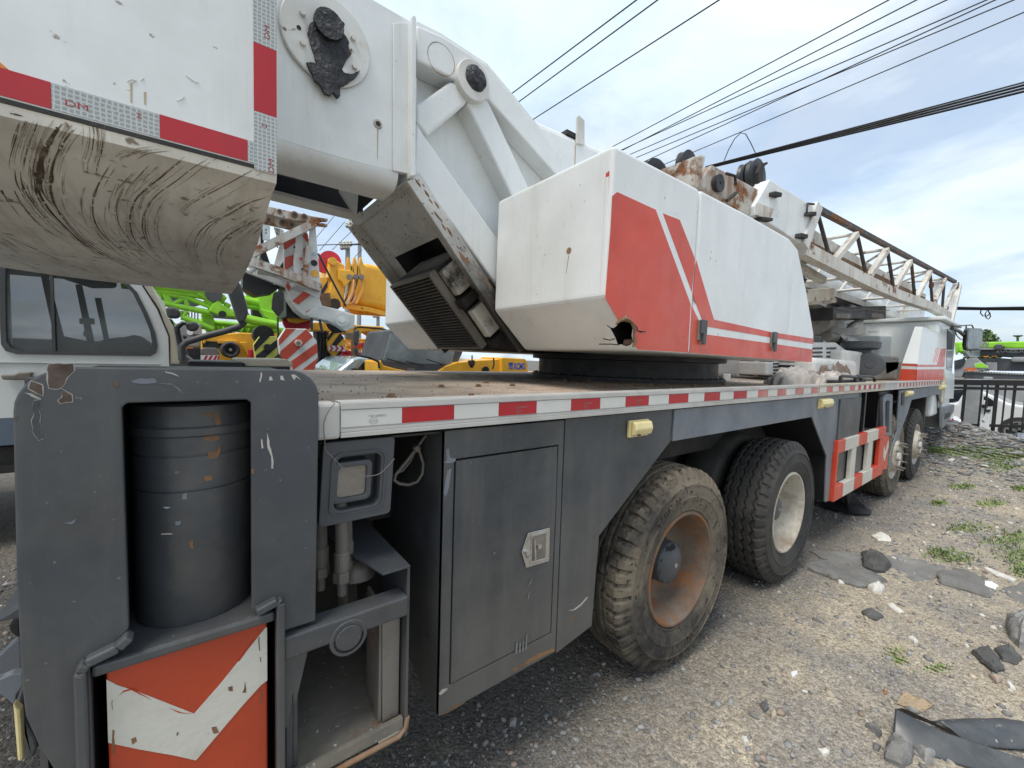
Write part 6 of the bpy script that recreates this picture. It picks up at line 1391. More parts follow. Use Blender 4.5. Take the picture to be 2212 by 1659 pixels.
def wheel_bg(par,x,y,z,r,m='rimwhite',w=.28):
    g=G(); g.lathe([(r*.56,-w/2),(r*.8,-w/2-.02),(r*.95,-w/2+.01),(r,-w/2+.04),(r,w/2),(r*.5,w/2)],(x,y,z),'y',36); t=part('tyre',g,M['rubber'],par,smooth=40)
    g=G(); g.lathe([(r*.56,-w/2),(r*.52,-w/2+.03),(r*.45,-w/2+.08),(r*.3,-w/2+.04),(r*.18,-w/2+.02),(r*.16,-w/2-.03),(.0001,-w/2-.03)],(x,y,z),'y',30); rm=part('wheel_rim',g,M[m],par,smooth=40)
    for i in range(8):
        a=i*math.pi/4; g=G(); g.disc((x+r*.36*math.cos(a),y-w/2+.03,z+r*.36*math.sin(a)),.03,'y',10,.02); part('rim_hole',g,M['black'],rm)
# ---- white truck cab at the left
VY=4.8
van=grp('white_truck','white truck cab with a dusty side window parked behind the grey outrigger housing','truck',(-1,5.6,0))
body=[(-200,70),(-20,118),(330,215),(800,300),(1280,330),(1460,360),(1480,440),(1560,600),(1650,760),(1720,880),(1745,1000),(1752,1280),(1760,1900),(1500,1960),(-600,1930)]
roofl=[(-600,80),(-100,90),(300,60),(700,110),(1100,210),(1380,330)]
P=uy('B7',[(-700,60),(0,50),(500,70),(950,130),(1250,230),(1400,380),(1480,440),(1560,560),(1650,740),(1720,880),(1746,1000),(1754,1280)],VY)
ztop=P[0].z
q=[V((-4.2,VY,P[0].z))]+P[1:]+[V((P[-1].x,VY,.95)),V((P[-1].x,VY,.72)),V((-4.2,VY,.72))]
g=G(); 
# side with window opening
win_=[(40,200),(100,195),(560,250),(900,340),(1300,420),(1420,540),(1530,760),(1610,960),(1635,1100),(1620,1170),(1560,1205),(180,1185),(60,1150),(15,1080),(5,900),(0,400),(5,230)]
Wp=uy('B7',win_,VY)
bodyg=bpy.data.meshes.new('cab_body')
def holed(outer,inner,y,th):
    tris=tessellate_polygon([[V((p.x,p.z,0)) for p in outer],[V((p.x,p.z,0)) for p in inner]])
    al=outer+inner; g=G(); n=len(al)
    vs=[V((p.x,y,p.z)) for p in al]+[V((p.x,y+th,p.z)) for p in al]
    fs=[tuple(t) for t in tris]+[tuple(i+n for i in t[::-1]) for t in tris]
    no=len(outer)
    for i in range(no): fs.append((i,(i+1)%no,(i+1)%no+n,i+n))
    for i in range(len(inner)): a=no+i; b=no+(i+1)%len(inner); fs.append((a,b,b+n,a+n))
    return g.add(vs,fs)
part('cab_side',holed(q,Wp,VY,.06),M['cabwhite'],van)
g=G(); g.prism([V((p.x-.02,VY+.06,p.z-.01)) for p in q],(0,1.8,0)); 
g2=G(); 
# shell: roof, front, back, floor (interior stays open)
for a,b in zip(q[:8],q[1:9]): g2.add([a,b,b+V((0,1.9,0)),a+V((0,1.9,0))],[(0,1,2,3)])
g2.box((-4.2,VY+.06,.72),(q[11].x,VY+1.9,.98)); g2.box((-4.2,VY+1.88,.72),(q[10].x-.3,VY+1.9,1.42)); g2.box((-1.6,VY+.06,.98),(-1.55,VY+1.9,2.3))
part('cab_shell',g2,M['cabwhite'],van)
g=G(); g.frame([p+V((0,-.012,0)) for p in Wp],[sum(Wp,V((0,0,0)))/len(Wp)+(p-sum(Wp,V((0,0,0)))/len(Wp))*.93+V((0,-.012,0)) for p in Wp],(0,.04,0)); part('window_gasket',g,M['bumper'],van)
g=G(); g.prism([p+V((0,.03,0)) for p in Wp],(0,.004,0)); part('window_pane',g,M['glass'],van)
g=G(); g.box((uy('B7',[(500,0)],VY)[0].x,VY+.0,uy('B7',[(500,1150)],VY)[0].z),(uy('B7',[(535,0)],VY)[0].x,VY+.025,uy('B7',[(500,270)],VY)[0].z)); part('window_divider',g,M['bumper'],van)
# interior: seats, far windows, curtain, dashboard
g=G(); g.prism(uy('B7',[(560,980),(930,1060),(930,1150),(560,1140)],VY+.5),(0,.2,0)); g.prism(uy('B7',[(400,270),(450,275),(640,1000),(560,1000)],VY+1.2),(0,.1,0)); part('interior_panel',g,M['concrete'],van)
g=G(); g.prism(uy('B7',[(600,290),(1180,410),(1160,470),(900,470),(585,370)],VY+.35),(0,.25,0)); part('sun_visor',g,mat('pale_blue_vinyl',(.45,.50,.56),.6),van,bevel=.02)
g=G(); g.prism(uy('B7',[(780,460),(840,460),(990,1150),(920,1150)],VY+1.1),(0,.06,0)); g.prism(uy('B7',[(980,600),(1040,600),(1130,1060),(1080,1050)],VY+1.1),(0,.06,0)); part('far_pillar',g,M['bumper'],van,kind='stuff')
g=G(); g.prism(uy('B7',[(820,815),(900,805),(970,815),(975,875),(825,870)],VY+.9),(0,.05,0)); part('glove',g,M['cream'],van); g=G(); g.prism(uy('B7',[(865,945),(920,940),(955,970),(950,1025),(900,1015),(865,990)],VY+.9),(0,.05,0)); part('glove',g,M['cream'],van)
g=G(); g.prism(uy('B7',[(1000,1090),(1230,1020),(1400,980),(1590,1110),(1590,1180),(1000,1180)],VY+.7),(0,.6,0)); part('dashboard',g,M['bumper'],van,bevel=.02)
g=G(); g.tube(uy('B7',[(1010,1090),(1100,1050),(1250,1030),(1380,1040)],VY+.5),.02,8); part('steering_wheel',g,M['black'],van)
g=G(); g.box((-4.2,VY-.012,1.345),(P[-1].x-.06,VY,1.352)); part('belt_crease',g,M['concrete'],van)
g=G(); q2=uy('B7',[(1745,1000),(1756,1280),(1762,1280),(1760,1000),(1640,700),(1470,440),(1455,445),(1630,720)],VY-.003); g.prism(q2,(0,.004,0)); part('door_gap',g,M['black'],van)
g=G(); g.prism(uy('B7',[(1480,440),(1560,450),(1650,640),(1740,800),(1800,900),(1860,1230),(1860,1290),(1760,1285),(1750,1000),(1650,730)],VY+.001),(0,1.8,0)); part('front_pillar',g,M['cream'],van,bevel=.01)
g=G(); g.prism(uy('B7',[(1752,815),(1790,830),(1900,1190),(1880,1200),(1860,1150)],VY+.05),(0,1.7,0)); part('windscreen',g,M['glassd'],van)
g=G(); g.prism(uy('B7',[(0,1400),(150,1395),(180,1375),(330,1370),(330,1455),(20,1450)],VY-.06),(0,.05,0)); part('door_handle',g,M['dullsteel'],van,bevel=.01)
g=G(); g.prism([V((-4.2,VY-.004,.72)),V((P[-1].x,VY-.004,.72)),V((P[-1].x,VY-.004,.93)),V((-4.2,VY-.004,.93))],(0,.003,0)); part('grey_band',g,mat('blue_grey_band',(.12,.16,.21),.5),van)
g=G(); g.box((-4.2,VY+.05,.52),(P[-1].x-.1,VY+.3,.70)); g.box((-4.2,VY+.02,.50),(-.4,VY+.04,.56)); part('chassis',g,M['dark'],van)
wheel_bg(van,-1.9,VY+.2,.42,.5); wheel_bg(van,-5.0,VY+.2,.42,.5)
# mirrors with arm
a8=lambda q,Y:uy('A8',q,Y)
g=G(); g.tube(a8([(405,1440),(400,1330),(440,1290),(600,1240),(760,1200),(880,1160),(925,1120)],VY-.4),.028,10); am=part('mirror_arm',g,M['bumper'],van,smooth=60)
bp(van,'large_mirror','A8',[(870,770),(900,830),(950,1000),(955,1050),(925,1125),(880,1130),(850,1060),(790,880),(800,810)],VY-.5,.12,'bumper',bevel=.03)
bp(van,'small_mirror','A8',[(265,1000),(330,995),(385,1020),(395,1060),(370,1090),(280,1085)],VY-.2,.15,'bumper',bevel=.03)
bp(van,'small_mirror','A8',[(440,1135),(480,1115),(530,1125),(550,1160),(525,1195),(470,1200),(435,1170)],VY-.2,.12,'bumper',bevel=.03)
g=G(); g.tube(a8([(370,1200),(365,1170),(410,1130),(440,1140)],VY-.2),.018,8); g.tube(a8([(365,1200),(400,1320),(430,1450)],VY-.1),.02,8); part('mirror_bracket',g,M['black'],van,smooth=60)
bp(van,'mirror_foot','A8',[(380,1410),(440,1400),(500,1440),(510,1470),(380,1470)],VY-.4,.3,'dullsteel',bevel=.02)
# cream strip: far outrigger cap of the foreground crane
g=G(); p=uy('A8',[(850,1425),(1275,1432),(1320,1460),(1325,1495),(850,1490)],3.2); g.prism(p,(0,.4,0)); cp('far_outrigger_cap',g,M['cream'],bevel=.01)
g=G(); g.box((p[0].x+.02,3.25,.2),(p[2].x-.02,3.8,p[3].z)); cp('far_outrigger_housing',g,M['grey'])
g=G(); g.box((p[0].x-.25,3.15,.4),(p[0].x+.05,3.6,p[3].z+.03)); cp('far_outrigger_bracket',g,M['black'],bevel=.02)
# ---- old white crane nose with red stripes
RY=7.0
old=grp('old_crane_nose','rusty white lattice nose with red stripes at the front of an old parked crane','crane nose',(1.2,7.3,0))
bp(old,'top_beam','A7',[(150,130),(290,165),(410,190),(600,232),(608,292),(540,275),(480,260),(320,235),(150,188)],RY,.12,'rustwhite',bevel=.01)
for q in ([(600,232),(660,240),(664,256),(625,256),(612,262)],[(610,272),(660,280),(662,298),(606,292)]): bp(old,'fork_tine','A7',q,RY,.10,'rustwhite',bevel=.006)
for x,y,r in ((300,185,20),(412,210,27),(485,225,24)): 
    d_=bd(old,'pin_eye','A7',x,y,pxr('A7',x,y,r,RY),RY-.03,'rust',.03); bd(d_,'eye_bore','A7',x,y,pxr('A7',x,y,r*.55,RY),RY-.035,'black',.01)
bp(old,'second_beam','A7',[(130,195),(500,265),(565,290),(520,312),(400,322),(130,262)],RY+.15,.1,'rustwhite',bevel=.01)
for x,y,r in ((217,250,18),(325,272,26),(390,287,26)): 
    d_=bd(old,'pin_eye','A7',x,y,pxr('A7',x,y,r,RY),RY+.10,'rust',.04); bd(d_,'eye_bore','A7',x,y,pxr('A7',x,y,r*.5,RY),RY+.09,'black',.01)
bp(old,'mast_plate','A7',[(60,300),(150,300),(160,500),(140,560),(60,520)],RY+.2,.05,'whited')
bp(old,'mast_plate','A7',[(172,285),(228,292),(226,402),(175,400)],RY+.16,.05,'steel')
bp(old,'mast_plate','A7',[(258,305),(300,315),(300,440),(250,620),(262,640),(320,570),(330,330)],RY+.16,.05,'whited')
bp(old,'dark_channel','A7',[(148,290),(178,290),(180,440),(240,620),(280,640),(330,560),(345,640),(330,780),(300,740),(200,600),(150,520)],RY+.35,.3,'black')
for x,y in ((198,322),(198,345),(280,325),(280,350),(285,455)): bd(old,'bolt','A7',x,y,pxr('A7',x,y,6,RY),RY+.13,'dullsteel',.03,6)
bp(old,'striped_plate','A7',[(330,420),(440,325),(510,345),(525,430),(500,520),(470,690),(520,760),(560,800),(600,840),(620,900),(600,1000),(500,985),(430,930),(375,850),(345,750),(335,600)],RY+.25,.35,'whited',bevel=.01)
for q in ([(330,470),(325,425),(430,358),(440,400),(345,475)],[(345,530),(420,510),(410,580),(340,640),(335,570)],[(480,470),(505,440),(500,520),(485,525)],[(395,860),(480,790),(540,810),(440,890)],[(495,945),(585,900),(620,905),(540,975)],[(345,750),(370,700),(385,730),(370,790)],[(470,370),(500,345),(515,370),(515,420),(500,410)]): bp(old,'red_stripe','A7',q,RY+.24,.006,'stripered')
bp(old,'tapered_rib','A7',[(430,345),(470,340),(475,690),(410,665),(405,560)],RY+.1,.05,'whited')
hp_=bp(old,'perforated_plate','A7',[(530,285),(568,285),(588,520),(612,790),(600,840),(490,790),(500,680),(520,430)],RY+.05,.04,'whited')
for x,y,r,mm in ((560,507,15,'carblue'),(560,575,24,'dark'),(565,655,28,'yellow'),(462,543,13,'stripered'),(470,622,9,'dark'),(410,455,8,'dark'),(455,675,18,'stripered')): bd(hp_,'plate_hole','A7',x,y,pxr('A7',x,y,r,RY),RY+.04,mm,.008)
bt(old,'diagonal_strut','A7',[(80,510),(560,275)],RY-.02,.055,'rustwhite',True)
bt(old,'diagonal_strut','A7',[(515,450),(490,690)],RY+.02,.035,'rustwhite',True)
bt(old,'lower_chord','A7',[(60,560),(320,650),(610,765)],RY-.03,.06,'rustwhite',True)
bt(old,'lower_chord','A7',[(20,610),(250,700),(560,820)],RY+.3,.05,'whited',True)
bt(old,'cross_tube','A7',[(60,560),(100,620),(60,640)],RY-.02,.05,'whited')
bt(old,'cross_tube','A7',[(130,640),(230,655),(360,700),(500,740)],RY+.1,.04,'whited')
bt(old,'cross_tube','A7',[(380,745),(450,715)],RY,.04,'whited'); bt(old,'cross_tube','A7',[(80,490),(85,560)],RY,.07,'rustwhite')
bp(old,'dark_underside','A7',[(20,640),(180,690),(300,760),(250,800),(120,820),(20,760)],RY+.5,.4,'black')
bp(old,'snout','A7',[(590,890),(640,900),(740,925),(868,965),(865,1060),(800,1090),(740,1050),(660,1010),(520,985),(500,960)],RY+.1,.4,'whited',bevel=.02)
bd(old,'snout_pin','A7',770,1003,.11,RY+.06,'whited',.05); bd(old,'snout_pin','A7',770,1003,.05,RY+.04,'cabwhite',.05)
bp(old,'snout_pulley','A7',[(660,1015),(740,1052),(800,1092),(740,1105),(690,1070)],RY+.3,.2,'black')
bp(old,'snout_hook_plate','A7',[(255,800),(310,780),(330,800),(330,930),(290,980),(240,920),(245,850)],RY-.1,.05,'dark')
g=G(); g.prism(uy('A7',[(340,620),(350,980),(470,985),(600,1000),(600,860),(470,700)],RY+.7),(0,.8,0)); g.prism([V((.5,RY+1,0.1)),V((2.5,RY+1,.1)),V((2.5,RY+1,1.3)),V((.5,RY+1,1.3))],(0,2,0)); part('crane_body',g,M['black'],old)
bp(old,'rust_box','A7',[(520,840),(680,800),(690,900),(560,900)],RY+.5,.2,'rust'); 
bt(old,'hoist_rope','A7',[(590,505),(690,700),(800,905)],RY-.2,.016,'wire')
bt(old,'hoist_rope','A7',[(285,985),(290,1290)],RY-.1,.012,'wire'); bt(old,'hoist_rope','A7',[(345,1090),(370,1200),(390,1350),(400,1385)],RY-.3,.008,'wire')
bt(old,'hoist_rope','A7',[(540,990),(540,1080)],RY,.02,'wire'); bt(old,'hoist_rope','A7',[(600,1000),(620,1100)],RY,.02,'wire')
# striped hook blocks
def hook(label,out,Y,base,stripe,stripes,extra=()):
    o=grp('hook_block',label,'hook block',tuple(uy('A7',[(sum(p[0] for p in out)/len(out),1380)],Y)[0]),'crane hook blocks hanging behind the deck')
    bp(o,'side_plate','A7',out,Y,.16,base,bevel=.012)
    for s in stripes: bp(o,'stripe','A7',s,Y-.004,.004,stripe)
    return o
h=hook('large octagonal hook block with diagonal red and white stripes',[(345,1068),(505,1072),(580,1165),(587,1290),(555,1383),(560,1450),(400,1450),(385,1335),(302,1262),(292,1150)],RY-.4,'whited','stripered',
 [[(345,1070),(420,1072),(294,1200),(293,1150)],[(500,1074),(550,1130),(335,1320),(300,1262),(305,1240)],[(578,1180),(585,1250),(400,1383),(388,1340),(380,1320)],[(587,1290),(560,1383),(470,1383)]])
bd(h,'centre_pin','A7',443,1178,pxr('A7',443,1178,28,RY),RY-.46,'chevwhite',.06,6); bd(h,'centre_pin','A7',443,1178,pxr('A7',443,1178,14,RY),RY-.50,'rust',.06)
h=hook('lime and black striped hook block left of the red and white one',[(148,1130),(282,1128),(296,1290),(292,1330),(120,1330),(104,1190)],7.6,'stripeyel','black',
 [[(150,1130),(225,1129),(110,1245),(104,1192)],[(282,1150),(290,1200),(190,1290),(122,1290),(118,1275)],[(293,1260),(296,1290),(255,1290)]])
bd(h,'centre_pin','A7',210,1210,.05,7.5,'dark',.1)
g=G(); g.lathe([(.0001,0),(.15,0),(.15,.3),(.0001,.3)],tuple(uy('A7',[(180,1115)],7.9)[0]),'y',20); part('sheave',g,M['black'],h)
h=hook('orange and black striped hook block behind the red and white one',[(690,1092),(755,1100),(795,1160),(792,1220),(745,1275),(700,1282),(660,1230),(655,1150)],7.9,'yellow','black',
 [[(690,1092),(720,1095),(660,1170),(658,1140)],[(755,1102),(785,1140),(690,1240),(668,1225)],[(793,1190),(790,1225),(745,1276),(725,1270)]])
g=G(); g.prism(uy('A7',[(575,1090),(660,1090),(700,1130),(690,1250),(740,1290),(745,1383),(745,1450),(575,1450),(595,1290)],8.0),(0,.3,0)); part('sheave_pack',g,M['black'],h,bevel=.02)
for x in (600,622,645): bt(h,'rope','A7',[(x,1090),(x+12,1180),(x,1290)],7.95,.02,'dark')
bp(h,'warning_band','A7',[(668,1195),(793,1205),(793,1242),(668,1238)],7.85,.01,'cabwhite')
for x in (672,712,752): bp(h,'band_arrow','A7',[(x,1197),(x+16,1198),(x+34,1220),(x+16,1240),(x,1239),(x+16,1219)],7.845,.004,'bgred')
# ---- yellow telescopic boom head
YY=9.5
yb=grp('yellow_crane','yellow telescopic crane boom with stacked collars and a red sheave','crane boom',(3.5,10,0))
P=uy('A7',[(905,545),(1140,610),(1420,700),(1420,1010),(1140,935),(860,885)],YY)
bp(yb,'boom_section','A7',[(930,565),(1140,612),(1500,720),(1500,1040),(1140,940),(880,890),(900,700)],YY,.9,'yellow',bevel=.12,seg=4)
bp(yb,'boom_head','A7',[(680,545),(740,560),(790,590),(800,740),(780,905),(740,915),(665,890),(670,800),(690,700),(660,690)],YY-.1,.8,'yellow',bevel=.03)
bp(yb,'head_bracket','A7',[(740,620),(840,630),(870,660),(855,690),(790,760),(770,720),(745,700)],YY-.2,.2,'yellow',bevel=.02)
for x in (815,862,908):
    bp(yb,'boom_collar','A7',[(x-10,590),(x,530),(x+8,530),(x+24,585),(x+40,600),(x+36,740),(x+20,800),(x-20,880),(x-36,885),(x+4,780),(x+10,690)],YY-.15-.01*(x-815)/40,.1,'yellow',bevel=.008)
    bp(yb,'collar_gap','A7',[(x+24,600),(x+30,600),(x+25,720),(x-10,850),(x-25,872),(x-30,868),(x+5,790),(x+18,700)],YY-.17,.02,'black')
    bd(yb,'collar_bolt','A7',x+10,680,.06,YY-.22,'dullsteel',.06,8)
bd(yb,'red_sheave','A7',682,565,pxr('A7',682,565,85,YY),YY+.3,'bgred',.15,32); bd(yb,'red_sheave','A7',640,590,pxr('A7',640,590,60,YY),YY+.1,'bgred',.12,32)
bp(yb,'dark_stripe','A7',[(640,740),(665,700),(660,760),(615,830),(600,800)],YY-.11,.01,'black')
bp(yb,'lower_stripe_plate','A7',[(600,690),(680,680),(670,860),(610,860)],YY,.2,'yellow')
bp(yb,'rust_bracket','A7',[(540,810),(670,800),(680,900),(560,900)],YY-.2,.2,'rust')
bd(yb,'pivot_pin','A7',715,885,.12,YY-.2,'dark',.1); bd(yb,'pivot_pin','A7',700,560,.08,YY-.2,'yellow',.1)
bt(yb,'under_truss','A7',[(780,900),(960,925),(1140,970),(1400,1040)],YY,.05,'yellow',True); bt(yb,'under_truss','A7',[(830,945),(1140,965)],YY+.3,.05,'yellow',True)
for x in (800,900,1000): bt(yb,'truss_brace','A7',[(x,905+(x-800)*.2),(x+50,945)],YY+.1,.03,'yellow')
bp(yb,'orange_hook_link','A7',[(375,960),(430,945),(530,985),(520,1010),(440,1030),(380,1020),(360,990)],YY-1.4,.15,'yellow',bevel=.02); bd(yb,'hook_pulley','A7',435,1010,.24,YY-1.1,'bgred',.1); 
g=G(); g.prism([V((3.0,YY+.2,GZ)),V((9,YY+.2,GZ)),V((9,YY+.2,1.1)),V((3.0,YY+.2,1.1))],(0,2.3,0)); part('carrier_body',g,M['yellow'],yb,bevel=.05)
# second yellow crane: lower boom, cab mirror, lattice
YY=8.6
y2=grp('yellow_crane','low yellow crane with black wing mirrors behind the orange hook block','crane',(2.4,9,0))
bp(y2,'boom_section','A7',[(545,1022),(700,1020),(900,1045),(1085,1055),(1090,1120),(1085,1165),(1040,1170),(1020,1120),(980,1095),(920,1100),(900,1130),(800,1100),(545,1085)],YY,.6,'yellow',bevel=.02)
bd(y2,'boom_pin','A7',1015,1122,.06,YY-.05,'yellow',.05); bp(y2,'boom_bracket','A7',[(985,1060),(1020,1060),(1040,1110),(1090,1160),(1090,1180),(1000,1150)],YY-.05,.1,'yellow',bevel=.01)
bt(y2,'handrail','A7',[(860,1085),(870,1065),(900,1058),(1060,1070),(1100,1080)],YY-.1,.02,'wire')
bp(y2,'wing_mirror','A7',[(862,1085),(900,1080),(905,1110),(895,1195),(870,1200),(855,1160)],YY-.6,.1,'bumper',bevel=.02); bp(y2,'wing_mirror','A7',[(862,1220),(895,1215),(897,1265),(865,1268)],YY-.6,.1,'bumper',bevel=.02)
bt(y2,'mirror_stay','A7',[(845,1110),(850,1200),(855,1380)],YY-.7,.03,'rust'); bp(y2,'junction_box','A7',[(808,1100),(850,1100),(850,1150),(812,1150)],YY-.7,.15,'dullsteel',bevel=.01)
g=G(); g.prism([V((2.0,YY+.4,GZ)),V((3.0,YY+.4,GZ)),V((3.0,YY+.4,1.25)),V((2.0,YY+.4,1.25))],(0,1.5,0)); part('carrier_body',g,M['yellow'],y2,bevel=.03)
# yellow lattice jib, red lattice jib
LY_=11
yl=grp('yellow_lattice_jib','yellow lattice jib lying low behind the blue car','lattice jib',tuple(uy('A7',[(950,1250)],LY_)[0]))
def lattice(par,k,top,bot,Y,n,r,m,dep=.7):
    T=uy(k,top,Y);B=uy(k,bot,Y)
    for dy in (0,dep):
        for s in (T,B):
            g=G(); g.tube([p+V((0,dy,0)) for p in s],r,6); part('chord',g,M[m],par,smooth=60)
    for i in range(n):
        a=lerp(T[0],T[-1],i/n);b=lerp(B[0],B[-1],(i+.5)/n);c_=lerp(T[0],T[-1],(i+1)/n)
        g=G(); g.tube([a,b,c_],r*.6,5); part('brace',g,M[m],par); g=G(); g.tube([a+V((0,dep,0)),b+V((0,dep,0)),c_+V((0,dep,0))],r*.6,5); part('brace',g,M[m],par)
        g=G(); g.tube([a,a+V((0,dep,0)),b],r*.5,5); part('brace',g,M[m],par)
lattice(yl,'A7',[(800,1150),(1120,1165)],[(800,1215),(1120,1235)],LY_,7,.035,'yellow'); lattice(yl,'A7',[(800,1205),(1120,1215)],[(800,1270),(1120,1275)],LY_-1,7,.03,'yellow')
rl_=grp('red_lattice_jib','red lattice jib lying on the ground behind the blue car','lattice jib',tuple(uy('A7',[(800,1330)],8.9)[0]))
lattice(rl_,'A7',[(735,1235),(1060,1290)],[(735,1290),(1060,1330)],8.9,6,.04,'bgred',.5); lattice(rl_,'A7',[(735,1300),(900,1320)],[(735,1350),(900,1360)],8.3,5,.04,'bgred',.5)
bp(rl_,'red_box','A7',[(910,1180),(1010,1175),(1010,1210),(915,1215)],9.5,.5,'bgred')
# ---- pale blue car
CY=6.0
car=grp('pale_blue_car','pale blue car roof seen between the hook blocks and the yellow truck','car',(2.3,6.6,0))
P=uy('A7',[(735,1388),(790,1345),(850,1298),(905,1284),(1000,1282),(1120,1290),(1250,1340),(1350,1385)],CY)
q=P+[V((P[-1].x+.3,CY,.5)),V((P[-1].x+.3,CY,.1)),V((P[0].x-.3,CY,.1)),V((P[0].x-.4,CY,.6))]
g=G(); g.prism(q,(0,1.6,0)); part('car_body',g,M['carblue'],car,bevel=.06,seg=3)
bp(car,'side_window','A7',[(875,1385),(925,1330),(965,1312),(1048,1308),(1048,1388)],CY-.004,.004,'glassd')
bp(car,'windscreen','A7',[(790,1388),(860,1310),(900,1298),(920,1300),(850,1388)],CY-.006,.005,'carblue'); bp(car,'wing_mirror','A7',[(850,1370),(880,1365),(885,1385),(850,1388)],CY-.1,.08,'glassd',bevel=.01)
for x in (P[0].x+.2,P[-1].x-.3): wheel_bg(car,x,CY+.1,.2,.3,'steel',.2)
# ---- yellow truck with blue lettering
TYY=5.4
yt=grp('yellow_truck','yellow truck with a wide windscreen and blue lettering behind the deck','truck',(3.2,6,0))
bp(yt,'cab_shell','A7',[(1072,1300),(1135,1090),(1160,1070),(1700,1180),(1680,1260),(1640,1345),(1080,1330)],TYY+.1,1.0,'bumper',bevel=.03)
bp(yt,'windscreen','A7',[(1082,1305),(1140,1105),(1200,1110),(1600,1180),(1620,1245),(1595,1335),(1400,1330)],TYY,.02,'screen')

bp(yt,'black_panel','A7',[(1062,1300),(1085,1310),(1400,1330),(1600,1337),(1540,1385),(1500,1450),(1080,1450),(1060,1380)],TYY-.02,.5,'bumper',bevel=.01)
bp(yt,'front_wing','A7',[(1052,1325),(1062,1308),(1085,1350),(1180,1375),(1290,1395),(1290,1470),(1050,1470)],TYY-.08,.6,'yellow',bevel=.01)
bp(yt,'bonnet_side','A7',[(1480,1400),(1560,1350),(1640,1325),(1800,1310),(1975,1300),(1978,1400),(1978,1500),(1480,1500)],TYY-.05,.6,'yellow',bevel=.01)
tb=bp(yt,'tank_box','A7',[(1975,1292),(1985,1288),(2150,1298),(2168,1320),(2172,1395),(2172,1500),(1975,1500)],TYY-.12,.6,'yellow',bevel=.01)
for a in ((1105,1295,1245,1335),(1250,1315,1390,1350),(1405,1300,1545,1345)): bt(yt,'wiper','A7',[(a[0],a[1]),(a[2],a[3])],TYY-.05,.008,'wire')
q=uy('A7',[(2108,1356)],TYY-.125)[0]; w=pxr('A7',2058,1356,88,TYY)
g=textmesh('XCMG',w*.46,0,.004,1.0); xs_=[v[0] for v in g.v]; k_=w/(max(xs_)-min(xs_)); place(g,lambda v:V((q.x+v.x*k_+v.y*.12,TYY-.124,q.z+v.y*1.25))); part('lettering',g,M['blue'],tb)
q=uy('A7',[(2027,1326),(2058,1328),(2058,1374),(2027,1372)],TYY-.124); c_=sum(q,V((0,0,0)))/4; g=G(); g.frame(q,[c_+(p-c_)*.78 for p in q],(0,.002,0)); g.prism([c_+V(v)*1.0 for v in ((-.045,0,.05),(.045,0,.05),(.02,0,-.0),(.0,0,-.06),(-.02,0,0))],(0,.002,0)); part('emblem',g,M['blue'],tb)
bp(yt,'nose_badge','A7',[(1262,1368),(1318,1370),(1316,1390),(1260,1390)],TYY-.03,.01,'steel'); bd(yt,'headlamp','A7',1855,1385,.06,TYY-.08,'black',.03)
bt(yt,'lamp_stalk','A7',[(1750,1270),(1750,1310)],TYY-.2,.01,'wire'); bp(yt,'hanging_lamp','A7',[(1735,1310),(1775,1308),(1775,1340),(1758,1370),(1742,1345)],TYY-.2,.08,'dark',bevel=.015)
bt(yt,'aerial','A7',[(1912,1290),(1915,1340),(1905,1375)],TYY-.2,.012,'wire')
bt(yt,'mirror_arm','A7',[(880,1270),(980,1290),(1045,1320),(1050,1370)],TYY-.1,.015,'wire')
g=G(); g.box((2.0,TYY+.2,GZ+.3),(4.6,TYY+2,.9)); part('chassis',g,M['dark'],yt)
for x in (2.5,4.2): wheel_bg(yt,x,TYY+.35,.4,.5)
# ---- green cranes
GY=11
gc=grp('green_crane','lime green crane with a folded lattice jib behind the white truck cab','crane',(0,11.5,0))
def ga(name,pts,r,Y=GY,m='green'): bt(gc,name,'A8',pts,Y,r,m)
ga('main_tube',[(-100,790),(150,808),(500,850),(720,890)],.13); ga('main_tube',[(150,855),(530,900),(760,950)],.07)
bp(gc,'hinge_plate','A8',[(530,840),(700,860),(760,900),(780,925),(700,940),(600,935),(525,895)],GY-.1,.4,'green',bevel=.02); bd(gc,'hinge_pin','A8',668,893,.15,GY-.15,'bumper',.1)
ga('lattice_chord',[(220,960),(400,1000),(640,1045)],.06); ga('lattice_chord',[(270,890),(440,920),(650,1000)],.05)
for q in ([(275,890),(320,980)],[(335,970),(430,925)],[(400,905),(420,880)],[(430,920),(450,1000)],[(240,870),(300,985)],[(215,870),(215,960)]): ga('lattice_brace',q,.04)
bp(gc,'gusset_plate','A8',[(650,980),(700,940),(780,1010),(850,1080),(740,1075),(625,1030)],GY-.15,.3,'green',bevel=.02); bd(gc,'hinge_pin','A8',740,1057,.07,GY-.2,'black',.1)
ga('lattice_chord',[(600,930),(760,1030),(980,1110),(1200,1150)],.09); ga('lattice_chord',[(620,1000),(900,1070),(1180,1130)],.05); ga('strut',[(740,1040),(790,970)],.06)
ga('long_tube',[(900,940),(1150,985),(1300,1005)],.11,GY+.5); ga('long_tube',[(920,985),(1160,1020)],.07,GY+.5); ga('thin_rod',[(900,810),(980,940)],.045,GY+.5); ga('thin_rod',[(950,820),(1045,950)],.045,GY+.5)
bp(gc,'column','A8',[(1025,815),(1100,805),(1110,830),(1150,825),(1190,800),(1195,1000),(1200,1060),(1180,1100),(1110,1090),(1060,1020),(1040,960)],GY+.3,.5,'green',bevel=.03)
bp(gc,'column_foot','A8',[(1050,1010),(1200,1050),(1250,1090),(1250,1115),(1150,1118),(1090,1080)],GY+.1,.3,'green',bevel=.02)
bp(gc,'boom_foot','A8',[(560,1050),(660,1060),(670,1100),(680,1200),(720,1230),(620,1220),(580,1160)],GY+.2,.4,'green',bevel=.03)
